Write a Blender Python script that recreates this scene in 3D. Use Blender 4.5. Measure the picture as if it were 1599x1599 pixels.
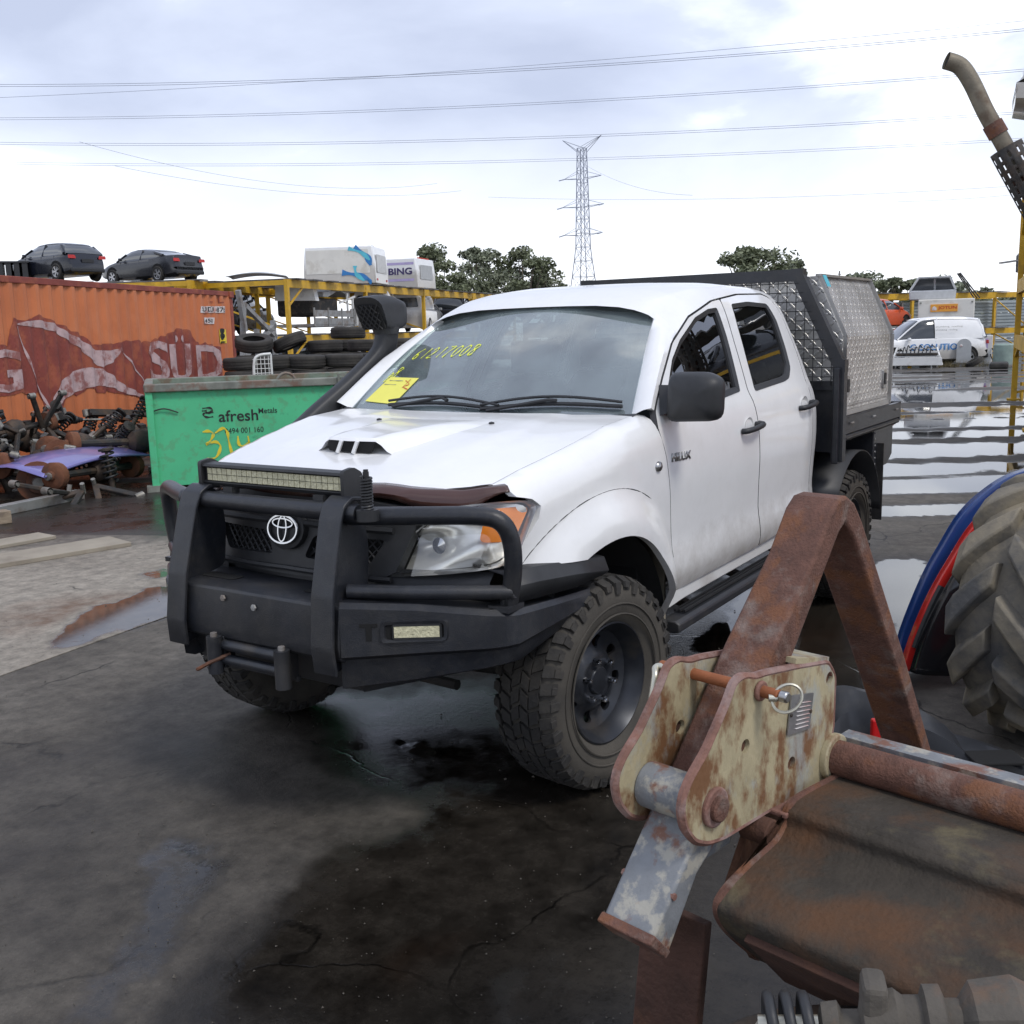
import bpy, bmesh, math, random
import numpy as np
from mathutils import Vector, Matrix
from mathutils.geometry import delaunay_2d_cdt

for o in list(bpy.data.objects): bpy.data.objects.remove(o)
S = bpy.context.scene
COL = S.collection
rad = math.radians
random.seed(7)
RNG = np.random.default_rng(7)

# ------------------------------------------------------------------ camera
CAM = np.array([3.21, 2.62, 1.674]); FPX = 1611.0
_y, _p, _r = rad(213.86), rad(-9.89), rad(-1.5)
_f = np.array([math.cos(_p)*math.cos(_y), math.cos(_p)*math.sin(_y), math.sin(_p)])
_ri = np.cross(_f, [0, 0, 1]); _ri /= np.linalg.norm(_ri); _u = np.cross(_ri, _f)
_ri, _u = math.cos(_r)*_ri+math.sin(_r)*_u, -math.sin(_r)*_ri+math.cos(_r)*_u
cd = bpy.data.cameras.new('camera'); cam = bpy.data.objects.new('camera', cd); COL.objects.link(cam)
cam.matrix_world = Matrix(((_ri[0], _u[0], -_f[0], CAM[0]), (_ri[1], _u[1], -_f[1], CAM[1]), (_ri[2], _u[2], -_f[2], CAM[2]), (0, 0, 0, 1)))
cd.sensor_width = 36; cd.lens = 36*FPX/1599.0; cd.clip_start = 0.05; cd.clip_end = 3000
S.camera = cam

def px(x, y, X=None, Y=None, Z=None, D=None):
    """photo pixel -> point on the given plane (or at depth D)"""
    v = _f+(x-800)/FPX*_ri-(y-800)/FPX*_u
    if X is not None: t = (X-CAM[0])/v[0]
    elif Y is not None: t = (Y-CAM[1])/v[1]
    elif Z is not None: t = (Z-CAM[2])/v[2]
    else: t = D
    return CAM+t*v

# ------------------------------------------------------------------ sky, sun, exposure
SUN_EL, SUN_AZ = rad(54), rad(78)      # compass-free: azimuth of the sun in the XY plane
wd = bpy.data.worlds.new('World'); S.world = wd; wd.use_nodes = True
nt = wd.node_tree; nt.nodes.clear()
def wn(t, **k):
    n = nt.nodes.new(t)
    for a, b in k.items(): setattr(n, a, b)
    return n
L = nt.links.new
tc = wn('ShaderNodeTexCoord')
sky = wn('ShaderNodeTexSky', sky_type='NISHITA', sun_disc=False)
sky.sun_elevation = SUN_EL; sky.sun_rotation = math.pi/2-SUN_AZ
sky.air_density = 1.0; sky.dust_density = 1.5
mp = wn('ShaderNodeMapping'); mp.inputs['Scale'].default_value = (1.0, 1.0, 2.6); mp.inputs['Location'].default_value = (0.35, 1.9, 0.4)
L(tc.outputs['Generated'], mp.inputs[0])
n1 = wn('ShaderNodeTexNoise'); n1.inputs['Scale'].default_value = 2.1; n1.inputs['Detail'].default_value = 7; n1.inputs['Roughness'].default_value = .52
n1.inputs['Distortion'].default_value = .25
L(mp.outputs[0], n1.inputs[0])
cr = wn('ShaderNodeValToRGB')          # grey-blue undersides to white cloud
cr.color_ramp.elements[0].position = .44; cr.color_ramp.elements[0].color = (4.3, 4.75, 6.1, 1)
cr.color_ramp.elements[1].position = .69; cr.color_ramp.elements[1].color = (11.5, 11.8, 12.2, 1)
e = cr.color_ramp.elements.new(.57); e.color = (5.6, 6.1, 7.5, 1)
L(n1.outputs[0], cr.inputs[0])
sx = wn('ShaderNodeSeparateXYZ'); L(tc.outputs['Generated'], sx.inputs[0])
hr = wn('ShaderNodeMapRange'); hr.inputs[1].default_value = .03; hr.inputs[2].default_value = .20; hr.inputs[3].default_value = .75; hr.inputs[4].default_value = 0
L(sx.outputs[2], hr.inputs[0])
hm = wn('ShaderNodeMix', data_type='RGBA'); hm.inputs[7].default_value = (11.8, 12, 12.3, 1)
L(hr.outputs[0], hm.inputs[0]); L(cr.outputs[0], hm.inputs[6])
mx = wn('ShaderNodeMix', data_type='RGBA'); mx.inputs[0].default_value = .90
L(sky.outputs[0], mx.inputs[6]); L(hm.outputs[2], mx.inputs[7])
bg = wn('ShaderNodeBackground'); bg.inputs[1].default_value = .10
L(mx.outputs[2], bg.inputs[0])
wo = wn('ShaderNodeOutputWorld'); L(bg.outputs[0], wo.inputs[0])

sd = bpy.data.lights.new('sun', 'SUN'); sd.energy = 1.1; sd.angle = rad(14); sd.color = (1, .96, .9)
sun = bpy.data.objects.new('sun', sd); COL.objects.link(sun)
sdir = Vector((math.cos(SUN_EL)*math.cos(SUN_AZ), math.cos(SUN_EL)*math.sin(SUN_AZ), math.sin(SUN_EL)))
sun.rotation_euler = sdir.to_track_quat('Z', 'Y').to_euler(); sun.location = (0, 0, 30)
S.view_settings.view_transform = 'Standard'; S.view_settings.look = 'None'
S.view_settings.gamma = 1; S.view_settings.exposure = 0.55
S.render.engine = 'CYCLES'
S.cycles.max_bounces = 8; S.cycles.transparent_max_bounces = 16

# ------------------------------------------------------------------ materials
M = {}
def _hex(c): return (c[0], c[1], c[2], 1)
def mat(name, col, rough=.6, metal=0, var=.12, scale=6, col2=None, amt=.0, scale2=3, edge=(.5, .6), bump=0, bscale=60, coat=0, detail=6, rough2=None, spec=.5, col3=None, amt3=0, scale3=8, stretch=None):
    """principled, colour broken up by noise, a second (dirt, rust, chips) and third colour in noisy patches"""
    m = bpy.data.materials.new(name); m.use_nodes = True; t = m.node_tree
    b = t.nodes['Principled BSDF']; N = t.nodes.new; K = t.links.new
    b.inputs['Roughness'].default_value = rough; b.inputs['Metallic'].default_value = metal
    b.inputs['Specular IOR Level'].default_value = spec
    if coat: b.inputs['Coat Weight'].default_value = coat; b.inputs['Coat Roughness'].default_value = .08
    c = N('ShaderNodeTexCoord'); co = c.outputs['Object']
    if stretch:
        mpn = N('ShaderNodeMapping'); mpn.inputs['Scale'].default_value = stretch; K(co, mpn.inputs[0]); co = mpn.outputs[0]
    n = N('ShaderNodeTexNoise'); n.inputs['Scale'].default_value = scale; n.inputs['Detail'].default_value = detail; n.inputs['Roughness'].default_value = .6
    K(co, n.inputs[0])
    r = N('ShaderNodeMapRange'); r.inputs[1].default_value = .3; r.inputs[2].default_value = .7; r.inputs[3].default_value = 1-var; r.inputs[4].default_value = 1+var
    K(n.outputs[0], r.inputs[0])
    h = N('ShaderNodeMix'); h.data_type = 'RGBA'; h.blend_type = 'MULTIPLY'; h.inputs[0].default_value = 1; h.inputs[6].default_value = _hex(col)
    K(r.outputs[0], h.inputs[7]); out = h.outputs[2]; rough_out = None
    def layer(cc, a, sc, out, seed, ed):
        q = N('ShaderNodeTexNoise'); q.noise_dimensions = '4D'; q.inputs['W'].default_value = seed; q.inputs['Scale'].default_value = sc; q.inputs['Detail'].default_value = 9; q.inputs['Roughness'].default_value = .62
        K(co, q.inputs[0])
        w = N('ShaderNodeMapRange'); w.inputs[1].default_value = ed[0]; w.inputs[2].default_value = ed[1]; w.inputs[4].default_value = a
        K(q.outputs[0], w.inputs[0])
        x = N('ShaderNodeMix'); x.data_type = 'RGBA'; K(w.outputs[0], x.inputs[0]); K(out, x.inputs[6]); x.inputs[7].default_value = _hex(cc)
        return x.outputs[2], w.outputs[0]
    if col2 is not None:
        out, wm = layer(col2, amt, scale2, out, 3.1, edge)
        if rough2 is not None:
            rr = N('ShaderNodeMix'); K(wm, rr.inputs[0]); rr.inputs[2].default_value = rough; rr.inputs[3].default_value = rough2; K(rr.outputs[0], b.inputs['Roughness'])
    if col3 is not None: out, _ = layer(col3, amt3, scale3, out, 8.7, (.52, .6))
    K(out, b.inputs['Base Color'])
    if bump:
        bn = N('ShaderNodeTexNoise'); bn.inputs['Scale'].default_value = bscale; bn.inputs['Detail'].default_value = 5; K(co, bn.inputs[0])
        bb = N('ShaderNodeBump'); bb.inputs['Strength'].default_value = bump; bb.inputs['Distance'].default_value = .01
        K(bn.outputs[0], bb.inputs['Height']); K(bb.outputs[0], b.inputs['Normal'])
    M[name] = m
    return m

def glassmat(name, tint, thick=.35, rough=.0, refl=1.0, ior=1.5, sky_veil=0, veil_col=(.62, .68, .68)):
    m = bpy.data.materials.new(name); m.use_nodes = True; t = m.node_tree; t.nodes.clear()
    N = t.nodes.new; K = t.links.new
    tr = N('ShaderNodeBsdfTransparent'); tr.inputs[0].default_value = _hex(tint)
    gl = N('ShaderNodeBsdfGlossy'); gl.inputs['Roughness'].default_value = rough; gl.inputs[0].default_value = (refl, refl, refl, 1)
    fr = N('ShaderNodeFresnel'); fr.inputs[0].default_value = ior
    mm = N('ShaderNodeMath'); mm.operation = 'MULTIPLY_ADD'; mm.inputs[1].default_value = 1.0; mm.inputs[2].default_value = thick*.1; mm.use_clamp = True
    ge = N('ShaderNodeNewGeometry'); io = N('ShaderNodeMix'); K(ge.outputs['Backfacing'], io.inputs[0]); io.inputs[2].default_value = ior; io.inputs[3].default_value = 1/ior; K(io.outputs[0], fr.inputs[0])
    K(fr.outputs[0], mm.inputs[0])
    mixn = N('ShaderNodeMixShader'); K(mm.outputs[0], mixn.inputs[0]); K(tr.outputs[0], mixn.inputs[1]); K(gl.outputs[0], mixn.inputs[2])
    o = N('ShaderNodeOutputMaterial'); fin = mixn.outputs[0]
    if sky_veil:  # diffuse veil: sky sheen and haze put in as colour, with some dust
        di = N('ShaderNodeBsdfDiffuse'); di.inputs[0].default_value = _hex(veil_col); tc_ = N('ShaderNodeTexCoord'); nz = N('ShaderNodeTexNoise'); nz.inputs['Scale'].default_value = 4; nz.inputs['Detail'].default_value = 8; K(tc_.outputs['Object'], nz.inputs[0])
        mr_ = N('ShaderNodeMapRange'); mr_.inputs[1].default_value = .3; mr_.inputs[2].default_value = .7; mr_.inputs[3].default_value = sky_veil*.55; mr_.inputs[4].default_value = sky_veil*1.35; K(nz.outputs[0], mr_.inputs[0])
        m2 = N('ShaderNodeMixShader'); K(mr_.outputs[0], m2.inputs[0]); K(fin, m2.inputs[1]); K(di.outputs[0], m2.inputs[2]); fin = m2.outputs[0]
    K(fin, o.inputs[0])
    M[name] = m
    return m

mat('white_paint', (.84, .84, .83), .28, var=.035, scale=3, col2=(.50, .47, .42), amt=.20, scale2=3.0, edge=(.52, .8), coat=.6, col3=(.50, .47, .42), amt3=.045, scale3=18, rough2=.42)
def splash(name, col, z0, z1, amt):
    t = M[name].node_tree; b = t.nodes['Principled BSDF']; N = t.nodes.new; K = t.links.new
    src = b.inputs['Base Color'].links[0].from_socket
    tc_ = N('ShaderNodeTexCoord'); s_ = N('ShaderNodeSeparateXYZ'); K(tc_.outputs['Object'], s_.inputs[0])
    nz = N('ShaderNodeTexNoise'); nz.inputs['Scale'].default_value = 9; nz.inputs['Detail'].default_value = 9; nz.inputs['Roughness'].default_value = .7; K(tc_.outputs['Object'], nz.inputs[0])
    ad = N('ShaderNodeMath'); ad.operation = 'MULTIPLY_ADD'; ad.inputs[1].default_value = .45; K(nz.outputs[0], ad.inputs[0]); K(s_.outputs[2], ad.inputs[2])
    mr = N('ShaderNodeMapRange'); mr.inputs[1].default_value = z0+.22; mr.inputs[2].default_value = z1+.22; mr.inputs[3].default_value = amt; mr.inputs[4].default_value = 0; K(ad.outputs[0], mr.inputs[0])
    x = N('ShaderNodeMix'); x.data_type = 'RGBA'; K(mr.outputs[0], x.inputs[0]); K(src, x.inputs[6]); x.inputs[7].default_value = _hex(col); K(x.outputs[2], b.inputs['Base Color'])
splash('white_paint', (.30, .26, .20), .55, .82, .62)
mat('shut_gap', (.045, .045, .048), .8, var=.1)
mat('white_worn', (.70, .70, .68), .5, var=.06, scale=4, col2=(.30, .26, .22), amt=.5, scale2=4, edge=(.55, .75))
mat('black_bar', (.016, .018, .023), .36, var=.3, scale=9, col2=(.085, .078, .066), amt=.42, scale2=4, edge=(.50, .80), bump=.12, bscale=220, col3=(.09, .08, .07), amt3=.10, scale3=40, rough2=.65)
mat('black_plastic', (.022, .023, .025), .5, var=.2, scale=20, bump=.06, bscale=300)
mat('black_gloss', (.012, .012, .014), .15, var=.1)
mat('dark_void', (.008, .008, .008), .9, var=.1)
mat('chassis', (.02, .019, .018), .8, var=.3, scale=12, col2=(.09, .065, .045), amt=.5, scale2=7, bump=.3)
mat('rubber', (.022, .021, .020), .8, var=.25, scale=18, col2=(.085, .075, .06), amt=.7, scale2=5, edge=(.42, .75), bump=.25, bscale=90)
mat('rubber_dusty', (.030, .028, .026), .85, var=.25, scale=8, col2=(.075, .068, .058), amt=.8, scale2=3, edge=(.4, .7), bump=.2, bscale=60)
mat('sidewall', (.045, .041, .035), .85, var=.2, scale=10, col2=(.10, .088, .07), amt=.7, scale2=4, edge=(.35, .7), bump=.15, bscale=80)
mat('steel_black', (.030, .033, .040), .35, metal=.4, var=.2, scale=14, col2=(.10, .085, .065), amt=.5, scale2=8, edge=(.5, .7))
mat('chrome', (.58, .59, .61), .15, metal=1, var=.05)
mat('dull_chrome', (.42, .42, .42), .35, metal=1, var=.2, scale=15)
mat('deflector', (.060, .024, .018), .22, var=.12, scale=5, col2=(.13, .08, .06), amt=.5, scale2=4, coat=.4)
mat('reflector', (.88, .88, .85), .30, metal=.75, var=.06, scale=10)
mat('amber', (.85, .26, .03), .25, var=.1)
mat('red_lens', (.50, .012, .012), .2, var=.1)
mat('led_face', (.60, .57, .38), .35, var=.25, scale=60, bump=.5, bscale=110)
mat('seat_cloth', (.035, .037, .042), .95, var=.2)
mat('dash', (.05, .055, .06), .8, var=.1)
mat('yellow_paper', (.85, .80, .16), .8, var=.05)
mat('yellow_ink', (.80, .85, .05), .6, var=.05)
mat('red_ink', (.55, .06, .03), .7, var=.05)
mat('grey_ink', (.25, .25, .22), .7, var=.05)
mat('black_ink', (.02, .022, .022), .6, var=.15, scale=30)
mat('arch_liner', (.02, .02, .02), .9, var=.3)
mat('mud', (.26, .23, .17), .95, var=.25, scale=9, bump=.4)
# aluminium chequer plate: raised lozenges as fine relief
def chequer():
    m = mat('chequer_plate', (.62, .61, .585), .42, metal=.65, var=.12, scale=5, col2=(.26, .25, .22), amt=.45, scale2=2.5)
    t = m.node_tree; N = t.nodes.new; K = t.links.new; b = t.nodes['Principled BSDF']
    c = N('ShaderNodeTexCoord')
    mp = N('ShaderNodeMapping'); mp.inputs['Scale'].default_value = (1, 1, 1); K(c.outputs['UV'], mp.inputs[0])
    def lay(rot, off):
        a = N('ShaderNodeMapping'); a.inputs['Rotation'].default_value = (0, 0, rot); a.inputs['Location'].default_value = off; K(mp.outputs[0], a.inputs[0])
        s = N('ShaderNodeSeparateXYZ'); K(a.outputs[0], s.inputs[0])
        def tri(o, per, sh):
            q = N('ShaderNodeMath'); q.operation = 'PINGPONG'; q.inputs[1].default_value = per
            ad = N('ShaderNodeMath'); ad.operation = 'ADD'; ad.inputs[1].default_value = sh; K(o, ad.inputs[0]); K(ad.outputs[0], q.inputs[0])
            dv = N('ShaderNodeMath'); dv.operation = 'DIVIDE'; dv.inputs[1].default_value = per; K(q.outputs[0], dv.inputs[0]); return dv.outputs[0]
        x = tri(s.outputs[0], .030, 0); y = tri(s.outputs[1], .030, 0)
        w = N('ShaderNodeMath'); w.operation = 'MULTIPLY'; w.inputs[1].default_value = 3.2; K(y, w.inputs[0])
        p1 = N('ShaderNodeMath'); p1.operation = 'POWER'; p1.inputs[1].default_value = 2; K(x, p1.inputs[0])
        p2 = N('ShaderNodeMath'); p2.operation = 'POWER'; p2.inputs[1].default_value = 2; K(w.outputs[0], p2.inputs[0])
        ad = N('ShaderNodeMath'); K(p1.outputs[0], ad.inputs[0]); K(p2.outputs[0], ad.inputs[1])
        mr = N('ShaderNodeMapRange'); mr.inputs[1].default_value = .35; mr.inputs[2].default_value = .8; mr.inputs[3].default_value = 1; mr.inputs[4].default_value = 0; K(ad.outputs[0], mr.inputs[0])
        return mr.outputs[0]
    a = lay(rad(45), (0, 0, 0)); bb = lay(rad(-45), (.030, 0, 0))
    mxn = N('ShaderNodeMath'); mxn.operation = 'MAXIMUM'; K(a, mxn.inputs[0]); K(bb, mxn.inputs[1])
    bu = N('ShaderNodeBump'); bu.inputs['Strength'].default_value = .9; bu.inputs['Distance'].default_value = .006
    K(mxn.outputs[0], bu.inputs['Height']); K(bu.outputs[0], b.inputs['Normal'])
chequer()
mat('alloy_plain', (.52, .51, .49), .4, metal=.85, var=.12, scale=5)
glassmat('windscreen_glass', (.62, .71, .69), 1.2, ior=1.85, sky_veil=.22, veil_col=(.52, .63, .65))  # bluish veil colour lightens the screen like reflected sky
glassmat('side_glass', (.16, .18, .18), .9, ior=1.7)
glassmat('lamp_glass', (.95, .95, .93), .6)
mat('car_glass', (.03, .035, .04), .05, var=.05, coat=1)
# yard
mat('rack_yellow', (.62, .36, .018), .5, var=.18, scale=3, col2=(.16, .09, .04), amt=.6, scale2=3.5, edge=(.55, .7))
mat('rack_plate', (.16, .16, .16), .6, metal=.4, var=.3, scale=3, col2=(.10, .06, .04), amt=.6, scale2=3)
mat('cont_orange', (.57, .175, .065), .55, var=.10, scale=1.2, col2=(.26, .055, .03), amt=.35, scale2=1.4, edge=(.50, .8), col3=(.62, .22, .10), amt3=.35, scale3=2.5)
mat('cont_red', (.235, .050, .036), .65, var=.22, scale=3, col2=(.42, .12, .05), amt=.5, scale2=4)
mat('cont_letter', (.50, .36, .36), .75, var=.2, scale=6, col2=(.24, .06, .045), amt=.8, scale2=5, edge=(.50, .60))
mat('cont_white', (.72, .68, .66), .6, var=.08, scale=8, col2=(.4, .12, .08), amt=.7, scale2=6)
mat('label_yellow', (.80, .60, .03), .5, var=.1)
mat('bin_green', (.085, .52, .25), .5, var=.08, scale=2, col2=(.035, .15, .09), amt=.6, scale2=6, edge=(.62, .72), col3=(.16, .12, .07), amt3=.25, scale3=11)
mat('bin_rim', (.20, .21, .18), .7, var=.3, scale=6, col2=(.17, .08, .05), amt=.7, scale2=5)
mat('paint_yellow', (.75, .60, .04), .7, var=.15, scale=12, col2=(.12, .42, .2), amt=.8, scale2=14, edge=(.55, .65))
mat('fence_steel', (.33, .37, .38), .5, metal=.2, var=.1, scale=2)
mat('box_white', (.72, .70, .64), .55, var=.06, scale=2, col2=(.35, .30, .22), amt=.35, scale2=1.5)
mat('jotun_orange', (.80, .36, .05), .6, var=.05)
mat('red_paint', (.55, .025, .02), .25, var=.08, coat=.5)
mat('maroon', (.20, .015, .03), .35, var=.2, coat=.3)
mat('blue_paint', (.015, .05, .19), .25, var=.1, coat=.5)
mat('orange_paint', (.65, .10, .03), .25, var=.06, coat=.5)
mat('navy_car', (.010, .012, .020), .25, var=.1, coat=.35)
mat('grey_car', (.022, .023, .028), .25, var=.1, coat=.4)
mat('silver_paint', (.45, .46, .47), .35, metal=.5, var=.1, coat=.3)
mat('purple_paint', (.20, .19, .46), .3, metal=.2, var=.15, scale=2, coat=.7)
mat('alloy_wheel', (.50, .50, .51), .3, metal=.8, var=.1)
mat('trim_plastic', (.026, .028, .033), .45, var=.15, scale=10, col2=(.08, .075, .065), amt=.4, scale2=5)
mat('galv', (.33, .33, .32), .55, metal=.5, var=.2, scale=4, col2=(.18, .12, .08), amt=.5, scale2=4)
mat('junk_dark', (.035, .033, .031), .7, metal=.2, var=.4, scale=9, col2=(.12, .075, .045), amt=.7, scale2=6, edge=(.45, .65), bump=.4, bscale=40)
mat('junk_rust', (.15, .058, .028), .85, var=.3, scale=8, col2=(.06, .04, .03), amt=.7, scale2=6, bump=.4)
mat('junk_alloy', (.32, .31, .28), .55, metal=.6, var=.3, scale=9, col2=(.09, .075, .06), amt=.8, scale2=5, edge=(.42, .62), bump=.3)
mat('timber', (.30, .24, .17), .9, var=.25, scale=3, stretch=(1, 14, 14), col2=(.13, .10, .08), amt=.6, scale2=2, bump=.3, bscale=18)
mat('ply', (.30, .265, .21), .85, var=.15, scale=3, col2=(.16, .13, .10), amt=.6, scale2=2)
# implement
mat('rust', (.125, .058, .040), .82, var=.35, scale=22, col2=(.25, .21, .18), amt=.6, scale2=16, edge=(.52, .68), col3=(.19, .072, .026), amt3=.65, scale3=11, bump=.45, bscale=190)
mat('rust_dark', (.065, .030, .020), .9, var=.35, scale=9, col2=(.13, .055, .025), amt=.7, scale2=4, bump=.4, bscale=90)
mat('cream_rust', (.40, .345, .215), .62, var=.18, scale=12, col2=(.17, .075, .030), amt=.95, scale2=17, edge=(.485, .60), col3=(.34, .36, .34), amt3=.75, scale3=9, bump=.2, bscale=120, stretch=(1, 1, .6))
mat('edge_rust', (.20, .10, .075), .8, var=.3, scale=25, col2=(.32, .24, .22), amt=.6, scale2=12, bump=.3, bscale=120)
mat('grey_chip', (.19, .20, .21), .6, var=.2, scale=14, col2=(.19, .08, .045), amt=.9, scale2=16, edge=(.52, .60), col3=(.50, .46, .36), amt3=.55, scale3=26, bump=.15, bscale=140)
mat('pin_rust', (.26, .085, .03), .75, var=.2, scale=20, bump=.2)
mat('zinc', (.55, .53, .44), .35, metal=.8, var=.15)
mat('blade_earth', (.042, .034, .025), .85, var=.35, scale=9, col2=(.095, .042, .016), amt=.9, scale2=4, edge=(.46, .62), col3=(.12, .098, .052), amt3=.8, scale3=3.6, bump=.45, bscale=90)
mat('plate_label', (.30, .30, .30), .4, metal=.6, var=.25, scale=30)
mat('earth_grey', (.085, .075, .062), .9, var=.25, scale=9, col2=(.20, .10, .05), amt=.5, scale2=6, bump=.4)
mat('tractor_rubber', (.085, .083, .080), .85, var=.2, scale=6, col2=(.24, .205, .145), amt=.95, scale2=3.6, edge=(.40, .58), bump=.35, bscale=40)
mat('exhaust', (.21, .185, .14), .6, metal=.4, var=.25, scale=7, col2=(.11, .07, .045), amt=.7, scale2=5, bump=.2)
mat('tractor_red', (.33, .03, .02), .5, var=.15)
mat('cable', (.26, .29, .35), .6, var=.1)
mat('pylon_steel', (.30, .33, .40), .6, metal=.1, var=.1)
mat('bark', (.16, .13, .10), .9, var=.25, scale=5)
mat('leaf', (.15, .17, .095), .6, var=.45, scale=1.2)
mat('leaf_grey', (.19, .21, .14), .6, var=.40, scale=1.2)
mat('blue_swoosh', (.03, .20, .50), .4, var=.1)
mat('teal', (.10, .50, .62), .4, var=.1)
mat('mauve', (.45, .38, .62), .5, var=.1)
mat('purple_ink', (.05, .035, .12), .5, var=.1)
mat('cabinet_grey', (.42, .43, .43), .5, var=.08)
mat('green_tank', (.25, .32, .28), .6, var=.2, scale=3)
mat('grass_dry', (.17, .14, .07), .9, var=.3)
# ------------------------------------------------------------------ mesh helpers
def tag(o, label=None, cat=None, group=None, kind=None):
    if label: o['label'] = label
    if cat: o['category'] = cat
    if group: o['group'] = group
    if kind: o['kind'] = kind
    return o

def link(name, me, m=None, parent=None, smooth=None):
    o = bpy.data.objects.new(name, me); COL.objects.link(o)
    if m is not None:
        for q in (m if isinstance(m, (list, tuple)) else [m]): me.materials.append(M[q])
    if parent is not None: o.parent = parent
    if smooth is not None and len(me.polygons):
        me.shade_smooth(); me.set_sharp_from_angle(angle=rad(smooth))
    return o

def thing(name, label, cat, loc=(0, 0, 0), rz=0, group=None):
    o = bpy.data.objects.new(name, None); COL.objects.link(o); o.empty_display_size = .2
    o.location = loc; o.rotation_euler = (0, 0, rz)
    return tag(o, label, cat, group)

def dup(o, parent=None):
    c = o.copy(); COL.objects.link(c)
    if parent is not None: c.parent = parent
    for ch in list(o.children): dup(ch, c)
    return c

def rounded(pts, r, n=4):
    """round the corners of a closed 2D polygon; r a number or one per corner"""
    out = []; N = len(pts)
    for i in range(N):
        p0, p1, p2 = Vector(pts[i-1]), Vector(pts[i]), Vector(pts[(i+1) % N])
        rr = r[i] if isinstance(r, (list, tuple)) else r
        a, b = (p0-p1), (p2-p1); la, lb = a.length, b.length
        q = min(rr, la*.45, lb*.45)
        if q < 1e-5: out.append(tuple(p1)); continue
        A = p1+a/la*q; B = p1+b/lb*q
        for k in range(n+1):
            t = k/n; out.append(tuple((1-t)**2*A+2*t*(1-t)*p1+t*t*B))
    return out

def crom(pts, n=6, closed=False):
    """Catmull-Rom through points"""
    P = [np.array(p, float) for p in pts]; out = []; N = len(P)
    for i in range(N if closed else N-1):
        if closed: a, b, c, d = P[i-1], P[i], P[(i+1) % N], P[(i+2) % N]
        else: a, b, c, d = P[max(i-1, 0)], P[i], P[i+1], P[min(i+2, N-1)]
        for k in range(n):
            t = k/n
            out.append(.5*((2*b)+(-a+c)*t+(2*a-5*b+4*c-d)*t*t+(-a+3*b-3*c+d)*t**3))
    if not closed: out.append(P[-1])
    return [tuple(q) for q in out]

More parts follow.
